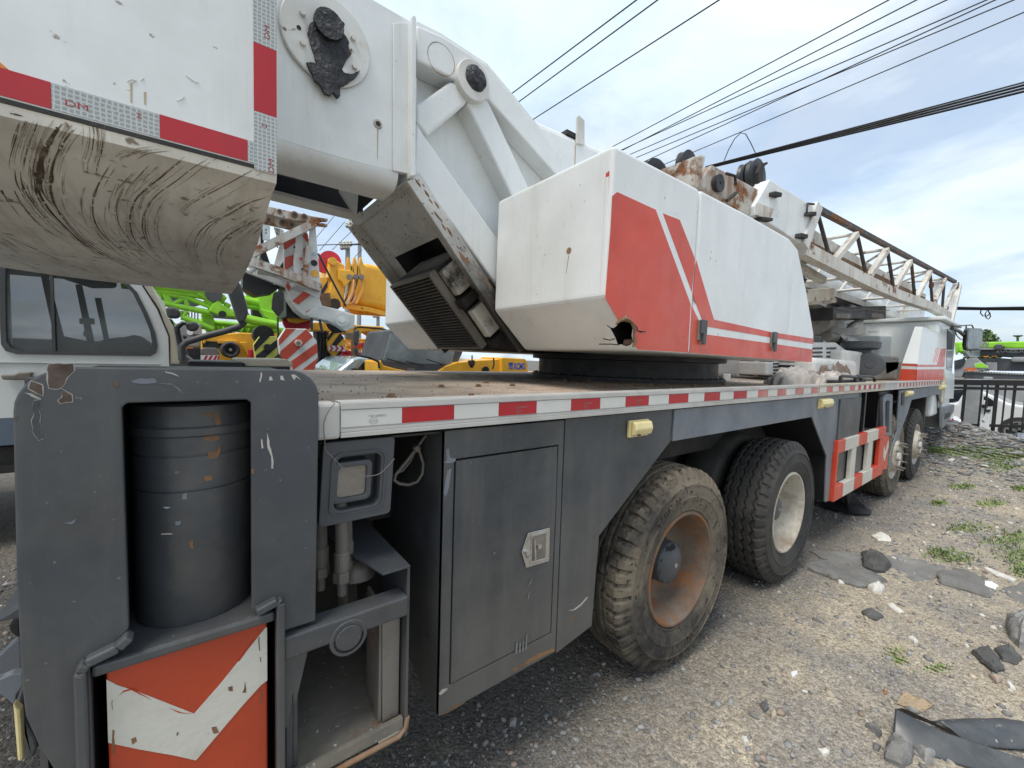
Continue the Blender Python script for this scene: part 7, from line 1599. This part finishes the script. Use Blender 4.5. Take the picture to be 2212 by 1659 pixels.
ga('lower_boom',[(400,1080),(560,1140),(660,1185)],.06); ga('lower_boom',[(395,1030),(400,1085),(450,1035)],.05)
ga('low_tube',[(430,1130),(700,1150),(1000,1180),(1250,1210)],.12,GY+1); ga('low_tube',[(660,1130),(900,1150),(1200,1160)],.06,GY+.6)
for i in range(9): ga('lattice_brace',[(700+i*55,1150),(728+i*55,1210),(755+i*55,1155)],.035,GY+.9)
bp(gc,'jib_foot','A8',[(690,1205),(840,1215),(890,1240),(880,1270),(800,1270),(720,1235)],GY-.6,.2,'green',bevel=.02); bd(gc,'foot_pin','A8',820,1245,.09,GY-.7,'dark',.1); bd(gc,'foot_pin','A8',860,1250,.06,GY-.7,'dark',.1)
for x in (455,480,505,530): bp(gc,'radiator_slat','A8',[(x,1040),(x+10,1042),(x+10,1105),(x,1100)],GY+.3,.1,'black')
bp(gc,'dark_machinery','A8',[(215,880),(330,900),(520,930),(600,960),(450,1000),(220,960)],GY+1.4,.4,'bumper')
bp(gc,'dark_machinery','A8',[(900,700),(1040,720),(1030,820),(960,810),(900,800)],GY+1,.3,'black'); bp(gc,'dark_machinery','A8',[(600,1030),(950,1040),(1000,1110),(1010,1180),(900,1100),(640,1080)],GY+2,.4,'bumper')
bp(gc,'dark_machinery','A8',[(985,1010),(1080,1010),(1110,1110),(1180,1130),(1190,1200),(1000,1200)],GY+1,.4,'dark')
g=G(); g.prism([V((-3,GY+1.8,GZ)),V((2.8,GY+1.8,GZ)),V((2.8,GY+1.8,1.6)),V((-3,GY+1.8,1.6))],(0,2,0)); part('carrier_body',g,M['bumper'],gc)
# ---- yellow carrier with spare wheel and grey cab
OY=9.6
oc=grp('yellow_carrier','yellow crane carrier with a wheel and a grey slatted cab below the green jib','carrier',(0,10,0))
bp(oc,'deck_side','A8',[(565,1215),(700,1225),(880,1210),(1010,1215),(1010,1420),(1010,1520),(560,1520),(560,1300)],OY,.5,'yellow',bevel=.02)
for q in ([(880,1290),(940,1290),(1000,1390),(1000,1420),(960,1420)],[(580,1230),(600,1225),(600,1300),(580,1300)],[(700,1270),(860,1275),(870,1310),(700,1300)]): bp(oc,'side_rib','A8',q,OY-.06,.05,'yellow',bevel=.01)
bp(oc,'dark_gap','A8',[(570,1280),(740,1285),(735,1340),(575,1330)],OY-.02,.02,'dark')
p=uy('A8',[(800,1352)],OY-.2)[0]; wheel_bg(oc,p.x,OY-.3,p.z,pxr('A8',800,1352,80,OY-.2),'steel')
bp(oc,'orange_band','A8',[(1000,1215),(1195,1215),(1200,1250),(1000,1250)],OY+.1,.4,'yellow')
bp(oc,'grey_cab','A8',[(350,1130),(560,1135),(575,1230),(560,1330),(440,1330),(400,1240)],OY+.3,.8,'concrete',bevel=.03)
for i in range(4): bp(oc,'louvre','A8',[(405,1235+i*11),(440,1237+i*11),(440,1243+i*11),(405,1241+i*11)],OY+.28,.02,'black'); bp(oc,'louvre','A8',[(495,1225+i*12),(555,1225+i*12),(556,1232+i*12),(496,1232+i*12)],OY+.28,.02,'black')
bd(oc,'cab_port','A8',470,1208,.05,OY+.27,'cabwhite',.02); bp(oc,'orange_lamp','A8',[(435,1332),(495,1332),(495,1355),(440,1355)],OY-.1,.05,'orange')
bp(oc,'stripe_block','A8',[(560,1345),(600,1335),(690,1338),(715,1370),(712,1520),(560,1520)],OY-.8,.3,'dullsteel',bevel=.01)
for i,x in enumerate((560,600,640,680)): bp(oc,'red_stripe','A8',[(x,1475),(x+22,1475),(min(x+60,714),1400),(min(x+40,706),1400)],OY-.805,.005,'bgred' if i%1==0 else 'whited')
bp(oc,'white_band','A8',[(558,1398),(712,1398),(712,1475),(558,1475)],OY-.802,.002,'cabwhite')
bp(oc,'red_drum','A8',[(962,1348),(1008,1348),(1015,1418),(1015,1500),(962,1500)],OY-.6,.3,'bgred',bevel=.02)
bp(oc,'front_bumper','A8',[(440,1340),(560,1345),(560,1440),(480,1440)],OY-.3,.3,'black')
# ---- poles and wires in the gap
def pole(label,k,x0,x1,yt,Y,h0=GZ,arms=()):
    a=uy(k,[(x0,yt)],Y)[0]; b=uy(k,[(x1,yt)],Y)[0]; r=(b.x-a.x)/2; cx_=(a.x+b.x)/2
    o=grp('utility_pole',label,'utility pole',(cx_,Y,GZ)); g=G(); g.tube([V((cx_,Y,GZ)),V((cx_,Y,a.z))],[r*1.2,r*.9],12); part('pole_shaft',g,M['concrete'],o,smooth=60)
    for (p,q) in arms:
        g=G(); P=uy(k,[p,q],Y-.2); g.bar(P[0],P[1],.12,.12); part('cross_arm',g,M['dullsteel'],o)
        for t in (.05,.35,.65,.95):
            c_=lerp(P[0],P[1],t); g=G(); g.lathe([(.05,0),(.09,.05),(.05,.12),(.08,.18),(.03,.25)],(c_.x,c_.y,c_.z),'z',8); part('insulator',g,M['cream'],o)
    return o
pole('tall concrete utility pole with a cross arm behind the yellow boom','A8',1862,1896,320,26,arms=[((1765,330),(1830,345)),((1790,300),(1930,390)),((1860,410),(1950,385))])
pole('shorter utility pole with tangled wires left of the tall one','A8',1757,1800,480,24,arms=[((1715,490),(1810,485)),((1720,515),(1790,510))])
pole('thin concrete pole seen low between the yellow boom and the white hood','A8',2015,2045,1060,30,arms=[((1990,1080),(2035,1080))])
def wires(label,k,lines,Z,r,group=None,name='overhead_cable',ext=.35,m='wire'):
    for i,(a,b) in enumerate(lines):
        pa,pb=uz(k,[a],Z+.0)[0],uz(k,[b],Z)[0]; d=pb-pa
        g=G(); n=10; P=[]
        s,e=pa-d*ext,pb+d*2.2
        for j in range(n+1): P.append(lerp(s,e,j/n))
        g.tube(P,r,5); o=part(name,g,M[m],None,smooth=60); tag(o,label if isinstance(label,str) else label[i],'cable',group)
names3=['upper left overhead wire crossing the sky above the crane boom','middle of the three overhead wires above the crane boom','lowest of the three overhead wires above the crane boom']
wires(names3,'B8',[((132,378),(636,0)),((160,412),(722,0)),((237,472),(972,0))],7.5,.012,ext=.12)
n8=['overhead wire starting highest at the white hood corner','second overhead wire from the hood corner','third overhead wire with a splice in the middle','faint overhead wire below the spliced one','overhead wire running through the centre of the right sky','low overhead wire crossing near the centre of the right sky','lowest single overhead wire ending at the rusty jib head']
wires(n8,'B8',[((517,608),(1662,0)),((585,608),(1775,0)),((590,603),(1898,0)),((617,625),(2060,0)),((672,655),(2095,0)),((690,618),(2170,0)),((722,680),(2212,50))],7.0,.010,ext=.1)
bl=[]
for i in range(7): bl.append(((968-i*1,664+i*2.0),(2214,326+i*6.5+(i%2)*3)))
cb=thing('cable_bundle','thick sagging bundle of black cables running down to the rusty jib head','cables',(12,-2,5.5))
for a,b in bl:
    pa,pb=uz('B8',[a],5.5)[0],uz('B8',[b],5.5)[0]; d=pb-pa; s_=pa-d*.06; e_=pb+d*1.6; g=G(); g.tube([lerp(s_,e_,j/12)+V((0,0,-.03*math.sin(math.pi*j/12)+.01*noise.noise(V((j,a[1],0))))) for j in range(13)],.012,5); part('cable_strand',g,M['wire'],cb,smooth=60)
# loop of wire
def zs(k,q,Z,r,label):
    g=G(); P=uz(k,q,Z); g.tube(P,r,5); o=part('wire_loop',g,M['wire'],None,smooth=60); tag(o,label,'wire')
zs('B8',[(990,660),(1010,610),(1035,565),(1060,540),(1080,545),(1100,580),(1120,622)],5.6,.008,'thin wire standing up in an arch above the cable bundle')
lb=thing('cable_bundle','level bundle of dark cables in the sky beyond the carrier cab','cables',(22,-1,3))
for i in range(6):
    P=ux('E2',[(120+i*3,2+i*9),(900,18+i*6+(i%3)*4),(1800,4+i*11)],22+i*.2); P.append(P[-1]+(P[-1]-P[-2])*2.5); g=G(); g.tube(P,.022,5); part('cable_strand',g,M['wire'],lb)
g=G(); g.tube(ux('E2',[(850,60),(835,110),(880,165),(960,165),(1000,120),(960,60),(920,130),(940,200),(980,222),(1015,180),(1005,120),(970,65)],22),.018,5); o=part('wire_loop',g,M['wire'],None,smooth=60); tag(o,'coil of slack wire hanging from the level cable bundle','wire')
for i,(a,b) in enumerate([((1520,420),(1665,245)),((1545,530),(1755,290)),((1650,525),(1830,350)),((1520,485),(2010,470)),((1800,485),(2060,470)),((1990,610),(2180,560)),((2050,640),(2200,600)),((1820,600),(1900,520))]):
    P=uy('A8',[a,b],23); g=G(); g.tube(P,.022 if i in (3,4) else .014,4); o=part('distant_wire',g,M['wire'],None); tag(o,['slanting wire nearest the old crane nose under the crane frame','second slanting wire right of the old crane nose','third slanting wire ending beside the tall pole top','heavier wire running level to the shorter pole','dark level wire joining the two pole tops','rising wire above the yellow boom by the white hood','short faint wire touching the far white hood edge','slanting wire just right of the tall pole'][i],'wire','utility wires seen under the crane frame')
# ---- right background: fence, pillar, cars, green crane
FX=14.0
fen=grp('steel_fence','black steel fence with vertical bars and one concrete pillar','fence',(FX,.8,0))
def fx(k,q,X=FX): return ux(k,q,X)
def vbar(x0,x1,yt,yb,nm='fence_bar',X=FX,m='black',th=.05):
    P=fx('B4',[(x0,yt),(x1,yt)],X); g=G(); y0,y1=min(P[0].y,P[1].y),max(P[0].y,P[1].y); g.box((X,y0,GZ-.05),(X+th,y1,P[0].z)); return part(nm,g,M[m],fen)
P=fx('B4',[(1400,342),(2900,352),(1400,370),(2900,380)]); 
def rail(yl,yr,h,nm='fence_rail'):
    a=fx('B4',[(1640,yl)])[0]; b=fx('B4',[(2212,yr)])[0]; d=b-a; s=a-d*.4; e=b+d*3
    g=G(); g.bar(s,e,.05,h); part(nm,g,M['black'],fen)
rail(352,360,.12); rail(408,420,.06); rail(772,788,.06)
vbar(1618,1652,345,0); vbar(1772,1815,345,0); vbar(1848,1868,345,0); vbar(1930,1972,345,0,th=.08); vbar(2026,2046,345,0); vbar(2112,2146,345,0); 
for i in range(14): vbar(2230+i*105,2250+i*105+(16 if i%2 else 0),347,0)
P=fx('B4',[(1652,362),(1792,362)]); g=G(); g.box((FX-.02,P[1].y,GZ),(FX+.25,P[0].y,P[0].z)); part('concrete_pillar',g,M['concrete'],fen)
# bottom sheets
for a,b in ((1950,2100),(2150,2400),(2405,2700),(2705,3000)):
    P=fx('B4',[(a,848),(b,865)],FX-.04); g=G(); y0,y1=P[1].y,P[0].y; n=12
    ptsx=[(FX-.04+.012*math.cos(i*1.6),lerp(y0,y1,i/n)) for i in range(n+1)]
    g.prism([V((x,y,GZ-.05)) for x,y in ptsx]+[V((x+.006,y,GZ-.05)) for x,y in ptsx[::-1]],(0,0,P[0].z-GZ+.05)); part('corrugated_sheet',g,mat('pale_blue_sheet',(.42,.46,.52),.45) if 'pale_blue_sheet' not in bpy.data.materials else bpy.data.materials['pale_blue_sheet'],fen)
# white plastic board leaning on the heap
P=ux('E3',[(1410,450),(1480,450),(1455,900),(1440,930),(1270,780),(1300,680)],13.2); g=G(); g.prism(P,(.04,0,0)); o=part('white_board',g,M['carwhite'],None,bevel=.01); tag(o,'tapering white plastic board leaning upright against the black fence','board')
for q in ([(1325,600),(1340,595),(1390,625),(1380,630)],[(1370,525),(1383,490),(1386,500)],[(1425,550),(1440,548),(1440,556)]):
    g=G(); g.prism(ux('E3',q,13.19),(.006,0,0)); part('tear',g,M['black'],o)
g=G(); g.prism(ux('E3',[(1408,410),(1490,405),(1485,455),(1405,450)],13.18),(.06,0,0)); part('board_cap',g,M['dark'],o)
o=part('plastic_bag',ruled('bag',ux('E3',[(790,580),(820,515),(900,530),(965,600)],12.9),ux('E3',[(770,610),(850,610),(900,625),(965,625)],12.6),12,8,.03),mat('white_film',(.8,.8,.8),.35,var=.05),None,smooth=60); tag(o,'white and red plastic bag lying on top of the rubble heap','plastic bag')
g=G(); g.prism(ux('E3',[(790,575),(830,560),(835,595),(795,600)],12.58),(.01,0,0)); part('red_print',g,M['bgred'],o)
# white car behind the fence
WX=15.2
wc=grp('white_car','white car parked behind the black fence at the right edge','car',(WX+.9,-.5,0))
def wx(name,k,q,X,th,m,**kw):
    g=G(); g.prism(ux(k,q,X),(th,0,0)); return part(name,g,M[m],wc,**kw)
wx('car_body','E3',[(1290,70),(1380,90),(1600,190),(1800,290),(2000,330),(2400,350),(3000,420),(3100,560),(3100,800),(2300,850),(2180,640),(2000,590),(1850,600),(1720,700),(1690,850),(1100,860),(700,850),(690,300),(900,290),(1000,120)],WX,1.7,'carwhite',bevel=.06,seg=3)
wx('side_window','E3',[(1370,170),(1450,190),(1590,280),(1600,340),(1370,350)],WX-.01,.02,'glassd'); wx('wing_mirror','E3',[(1365,240),(1400,245),(1420,290),(1400,320),(1350,325)],WX-.12,.1,'carwhite',bevel=.03); wx('mirror_base','E3',[(1320,318),(1420,335),(1450,370),(1400,385),(1330,380)],WX-.1,.08,'black',bevel=.02)
wx('door_seam','E3',[(1530,370),(1545,370),(1555,480),(1535,640),(1528,640),(1546,480)],WX-.005,.006,'dark'); wx('sill_line','E3',[(1465,680),(1690,680),(1690,690),(1465,690)],WX-.005,.006,'dark')
c_=ux('E3',[(2010,800)],WX)[0]; g=G(); g.lathe([(.0001,-.02),(.19,-.02),(.2,0),(.33,-.01),(.35,.02),(.35,.2)],tuple(c_),'x',36); part('tyre',g,M['rubber'],wc,smooth=40)
g=G()
for i in range(5):
    a=i*2*math.pi/5+.3; g.bar(V((c_.x-.03,c_.y,c_.z)),V((c_.x-.03,c_.y+.22*math.cos(a),c_.z+.22*math.sin(a))),.06,.02,up=(1,0,0))
g.lathe([(.21,-.03),(.24,-.03),(.24,-.01),(.21,-.01)],tuple(c_),'x',30,closed=True); part('alloy_wheel',g,M['steel'],wc)
sc_=grp('silver_car','silver car with a dark windscreen between the carrier cab and the fence pillar','car',(16.8,3,0))
def sx_(name,k,q,X,th,m,**kw):
    g=G(); g.prism(ux(k,q,X),(th,0,0)); return part(name,g,M[m],sc_,**kw)
sx_('car_body','E3',[(500,20),(700,10),(1000,30),(1045,60),(1030,290),(1060,300),(1060,660),(500,700)],17.2,1.8,'carwhite',bevel=.05); sx_('windscreen','E3',[(700,50),(1035,50),(1028,290),(860,280),(700,270)],17.18,.02,'glassd')
# green bushes behind the fence
def bush(label,cx_,cy_,cz_,rx,ry,rz,n,seed,leaf=1):
    r=random.Random(seed); g=G()
    for _ in range(n):
        while True:
            p=V((r.uniform(-1,1),r.uniform(-1,1),r.uniform(-1,1)))
            if p.length<1: break
        b=V((cx_+p.x*rx,cy_+p.y*ry,cz_+p.z*rz*(1+.3*noise.noise(V((p.x*3,p.y*3,seed)))))); s=r.uniform(.03,.08)*leaf
        u=V((r.gauss(0,1),r.gauss(0,1),r.gauss(0,1))).normalized()*s; w=u.cross(V((r.gauss(0,1),r.gauss(0,1),r.gauss(0,1)))).normalized()*s*.6
        g.add([b-u,b+w,b+u,b-w],[(0,1,2,3)])
    t=grp('bush',label,'bush',(cx_,cy_,GZ)); m=mat('leaves_%d'%seed,(.07,.13,.035),.7,var=.5,vscale=6,dirt=((.20,.26,.06),5,.5,.7,.8)); part('foliage',g,m,t,recalc=False)
    g=G()
    for i in range(6):
        a=i; g.tube([V((cx_+.3*math.cos(a)*rx,cy_+.3*math.sin(a)*ry,GZ)),V((cx_+.6*math.cos(a)*rx,cy_+.6*math.sin(a)*ry,cz_+rz*.5))],.02,5)
    part('stems',g,M['rust'],t)
bush('leafy green bush behind the white car bonnet at the right edge',21,-.2,.55,1.2,1.6,.75,5200,3)
bush('second green bush nearer the fence pillar behind the white car',22,1.3,.6,1.0,1.2,.6,3200,4)
tz_=ux('E2',[(900,560)],60)[0]; bush('small distant tree crown just above the green crane boom',tz_.x,tz_.y,tz_.z-1.2,1.6,1.3,1.9,2600,5,2.6)
# green crane
QX=26
zc=grp('green_crane','lime green and grey truck crane parked beyond the fence at the right edge','crane',(QX+1,0,0))
def zx(name,k,q,X,th,m,**kw):
    g=G(); g.prism(ux(k,q,X),(th,0,0)); return part(name,g,M[m],zc,**kw)
zx('boom','E2',[(395,625),(900,628),(1300,618),(2400,600),(2400,745),(1300,738),(395,740)],QX,.9,'green',bevel=.05); zx('boom_edge','E2',[(395,740),(1300,738),(2400,745),(2400,765),(1300,762),(395,762)],QX-.02,.9,'concrete')
zx('boom_head','E2',[(385,640),(585,640),(585,745),(555,750),(550,820),(480,830),(440,800),(400,860),(385,800)],QX-.3,.3,'green',bevel=.03); zx('head_lug','E2',[(450,700),(520,695),(555,700),(555,800),(460,800)],QX-.5,.2,'green',bevel=.03)
zx('lower_boom','E2',[(830,765),(2400,765),(2400,900),(1500,905),(1150,880),(830,860)],QX+.3,.8,'bumper',bevel=.03)
zx('boom_pivot','E2',[(1070,690),(1130,665),(1200,670),(1270,700),(1270,725),(1200,760),(1090,755)],QX-.15,.2,'bumper',bevel=.04)
zx('cab_cover','E2',[(370,1110),(560,960),(640,920),(780,915),(860,990),(970,1060),(970,1095),(900,1140),(560,1130),(540,1180),(500,1260),(370,1250)],QX-.3,1.0,'cabgrey',bevel=.03)
zx('cab_window','E2',[(370,960),(560,915),(575,950),(545,1030),(480,1090),(370,1110)],QX-.35,.6,'glassd'); zx('white_outline','E2',[(728,1020),(850,985),(975,1060),(972,1098),(742,1085)],QX-.32,.02,'cabwhite'); zx('green_panel','E2',[(738,1025),(850,992),(966,1062),(964,1090),(748,1080)],QX-.335,.02,'green')
zx('engine_house','E2',[(800,920),(1160,910),(1400,930),(2400,900),(2400,1150),(1130,1140),(960,1100),(860,990)],QX+.2,1.2,'bumper'); zx('steel_tank','E2',[(1390,895),(2400,880),(2400,990),(1385,985),(1375,930)],QX-.1,.5,'concrete',bevel=.06); zx('tool_box','E2',[(930,990),(1130,990),(1130,1140),(960,1130)],QX,.4,'concrete',bevel=.02)
zx('deck_beam','E2',[(555,1150),(800,1150),(1300,1185),(2400,1230),(2400,1310),(540,1280)],QX-.2,1.5,'bumper'); zx('deck_strip','E2',[(555,1145),(800,1145),(1300,1172),(2400,1220),(2400,1245),(1300,1197),(800,1170),(555,1165)],QX-.25,.05,'tapewhite')
for i in range(22): x=600+i*52; y=1150+(max(0,x-800))*.048; zx('dark_tape','E2',[(x,y),(x+26,y+1),(x+26,y+14),(x,y+13)],QX-.27,.015,'black')
pl_=zx('number_plate','E2',[(565,1090),(775,1095),(772,1140),(560,1135)],QX-.4,.02,'orange')
q=ux('E2',[(668,1117)],QX-.41)[0]; w=(ux('E2',[(575,1117)],QX)[0]-ux('E2',[(765,1117)],QX)[0]).length
g=textmesh('18638250091',.25); xs_=[v[0] for v in g.v]; k_=w/(max(xs_)-min(xs_)); place(g,lambda v:V((QX-.405,q.y-v.x*k_,q.z+v.y*.9))); part('plate_digits',g,M['stripered'],pl_)
q=ux('E2',[(915,698)],QX-.01)[0]; w=(ux('E2',[(850,698)],QX)[0]-ux('E2',[(982,698)],QX)[0]).length; g=textmesh('LION',.6,0,.035); xs_=[v[0] for v in g.v]; k_=w/(max(xs_)-min(xs_)); place(g,lambda v:V((QX-.012,q.y-v.x*k_,q.z+v.y*.72))); part('boom_lettering',g,M['inkgrey'],zc)
q=ux('E2',[(1430,785)],QX+.28)[0]; g=textmesh('ZOOMLION',.28); place(g,lambda v:V((QX+.288,q.y-v.x*.62,q.z+v.y*.7))); part('boom_lettering',g,M['cabwhite'],zc); zx('underline','E2',[(1310,802),(1545,805),(1545,812),(1315,810)],QX+.285,.01,'cabwhite')
g=G(); p=ux('E2',[(1500,545),(1498,615)],QX+.4); g.tube(p,.04,6); g.lathe([(.04,0),(.14,.05),(.14,.08)],tuple(p[0]),'z',10); part('anemometer',g,M['bumper'],zc)
zx('amber_lamp','E2',[(890,880),(990,872),(985,890),(940,900),(890,895)],QX-.2,.1,'orange'); zx('amber_lamp','E2',[(1035,875),(1130,875),(1130,885),(1040,885)],QX-.2,.1,'orange')
for y in (2.4,.6,-1.6,-3.2):
    g=G(); g.lathe([(.0001,-.1),(.3,-.1),(.5,-.12),(.55,-.08),(.55,.2)],(QX+.1,y,.45),'x',30); part('tyre',g,M['rubber'],zc,smooth=40)
# concrete blocks and clutter in front of the green crane
for lab,q in (('pale concrete block with a dark notch behind the fence',[(890,1245),(1040,1245),(1035,1325),(885,1320)]),('low flat concrete slab behind the fence left of the notched block',[(570,1285),(875,1290),(875,1318),(575,1312)])):
    P=ux('E2',q,17.5); g=G(); g.box((17.5,P[1].y,GZ),(18.0,P[0].y,P[0].z)); o=part('concrete_block',g,M['concrete'],None,bevel=.02); tag(o,lab,'concrete block')
g=G(); g.box((19.5,-6,GZ),(19.7,6,1.2)); o=part('low_wall',g,M['concrete'],None); tag(o,'long low grey wall between the bushes and the green crane','wall')
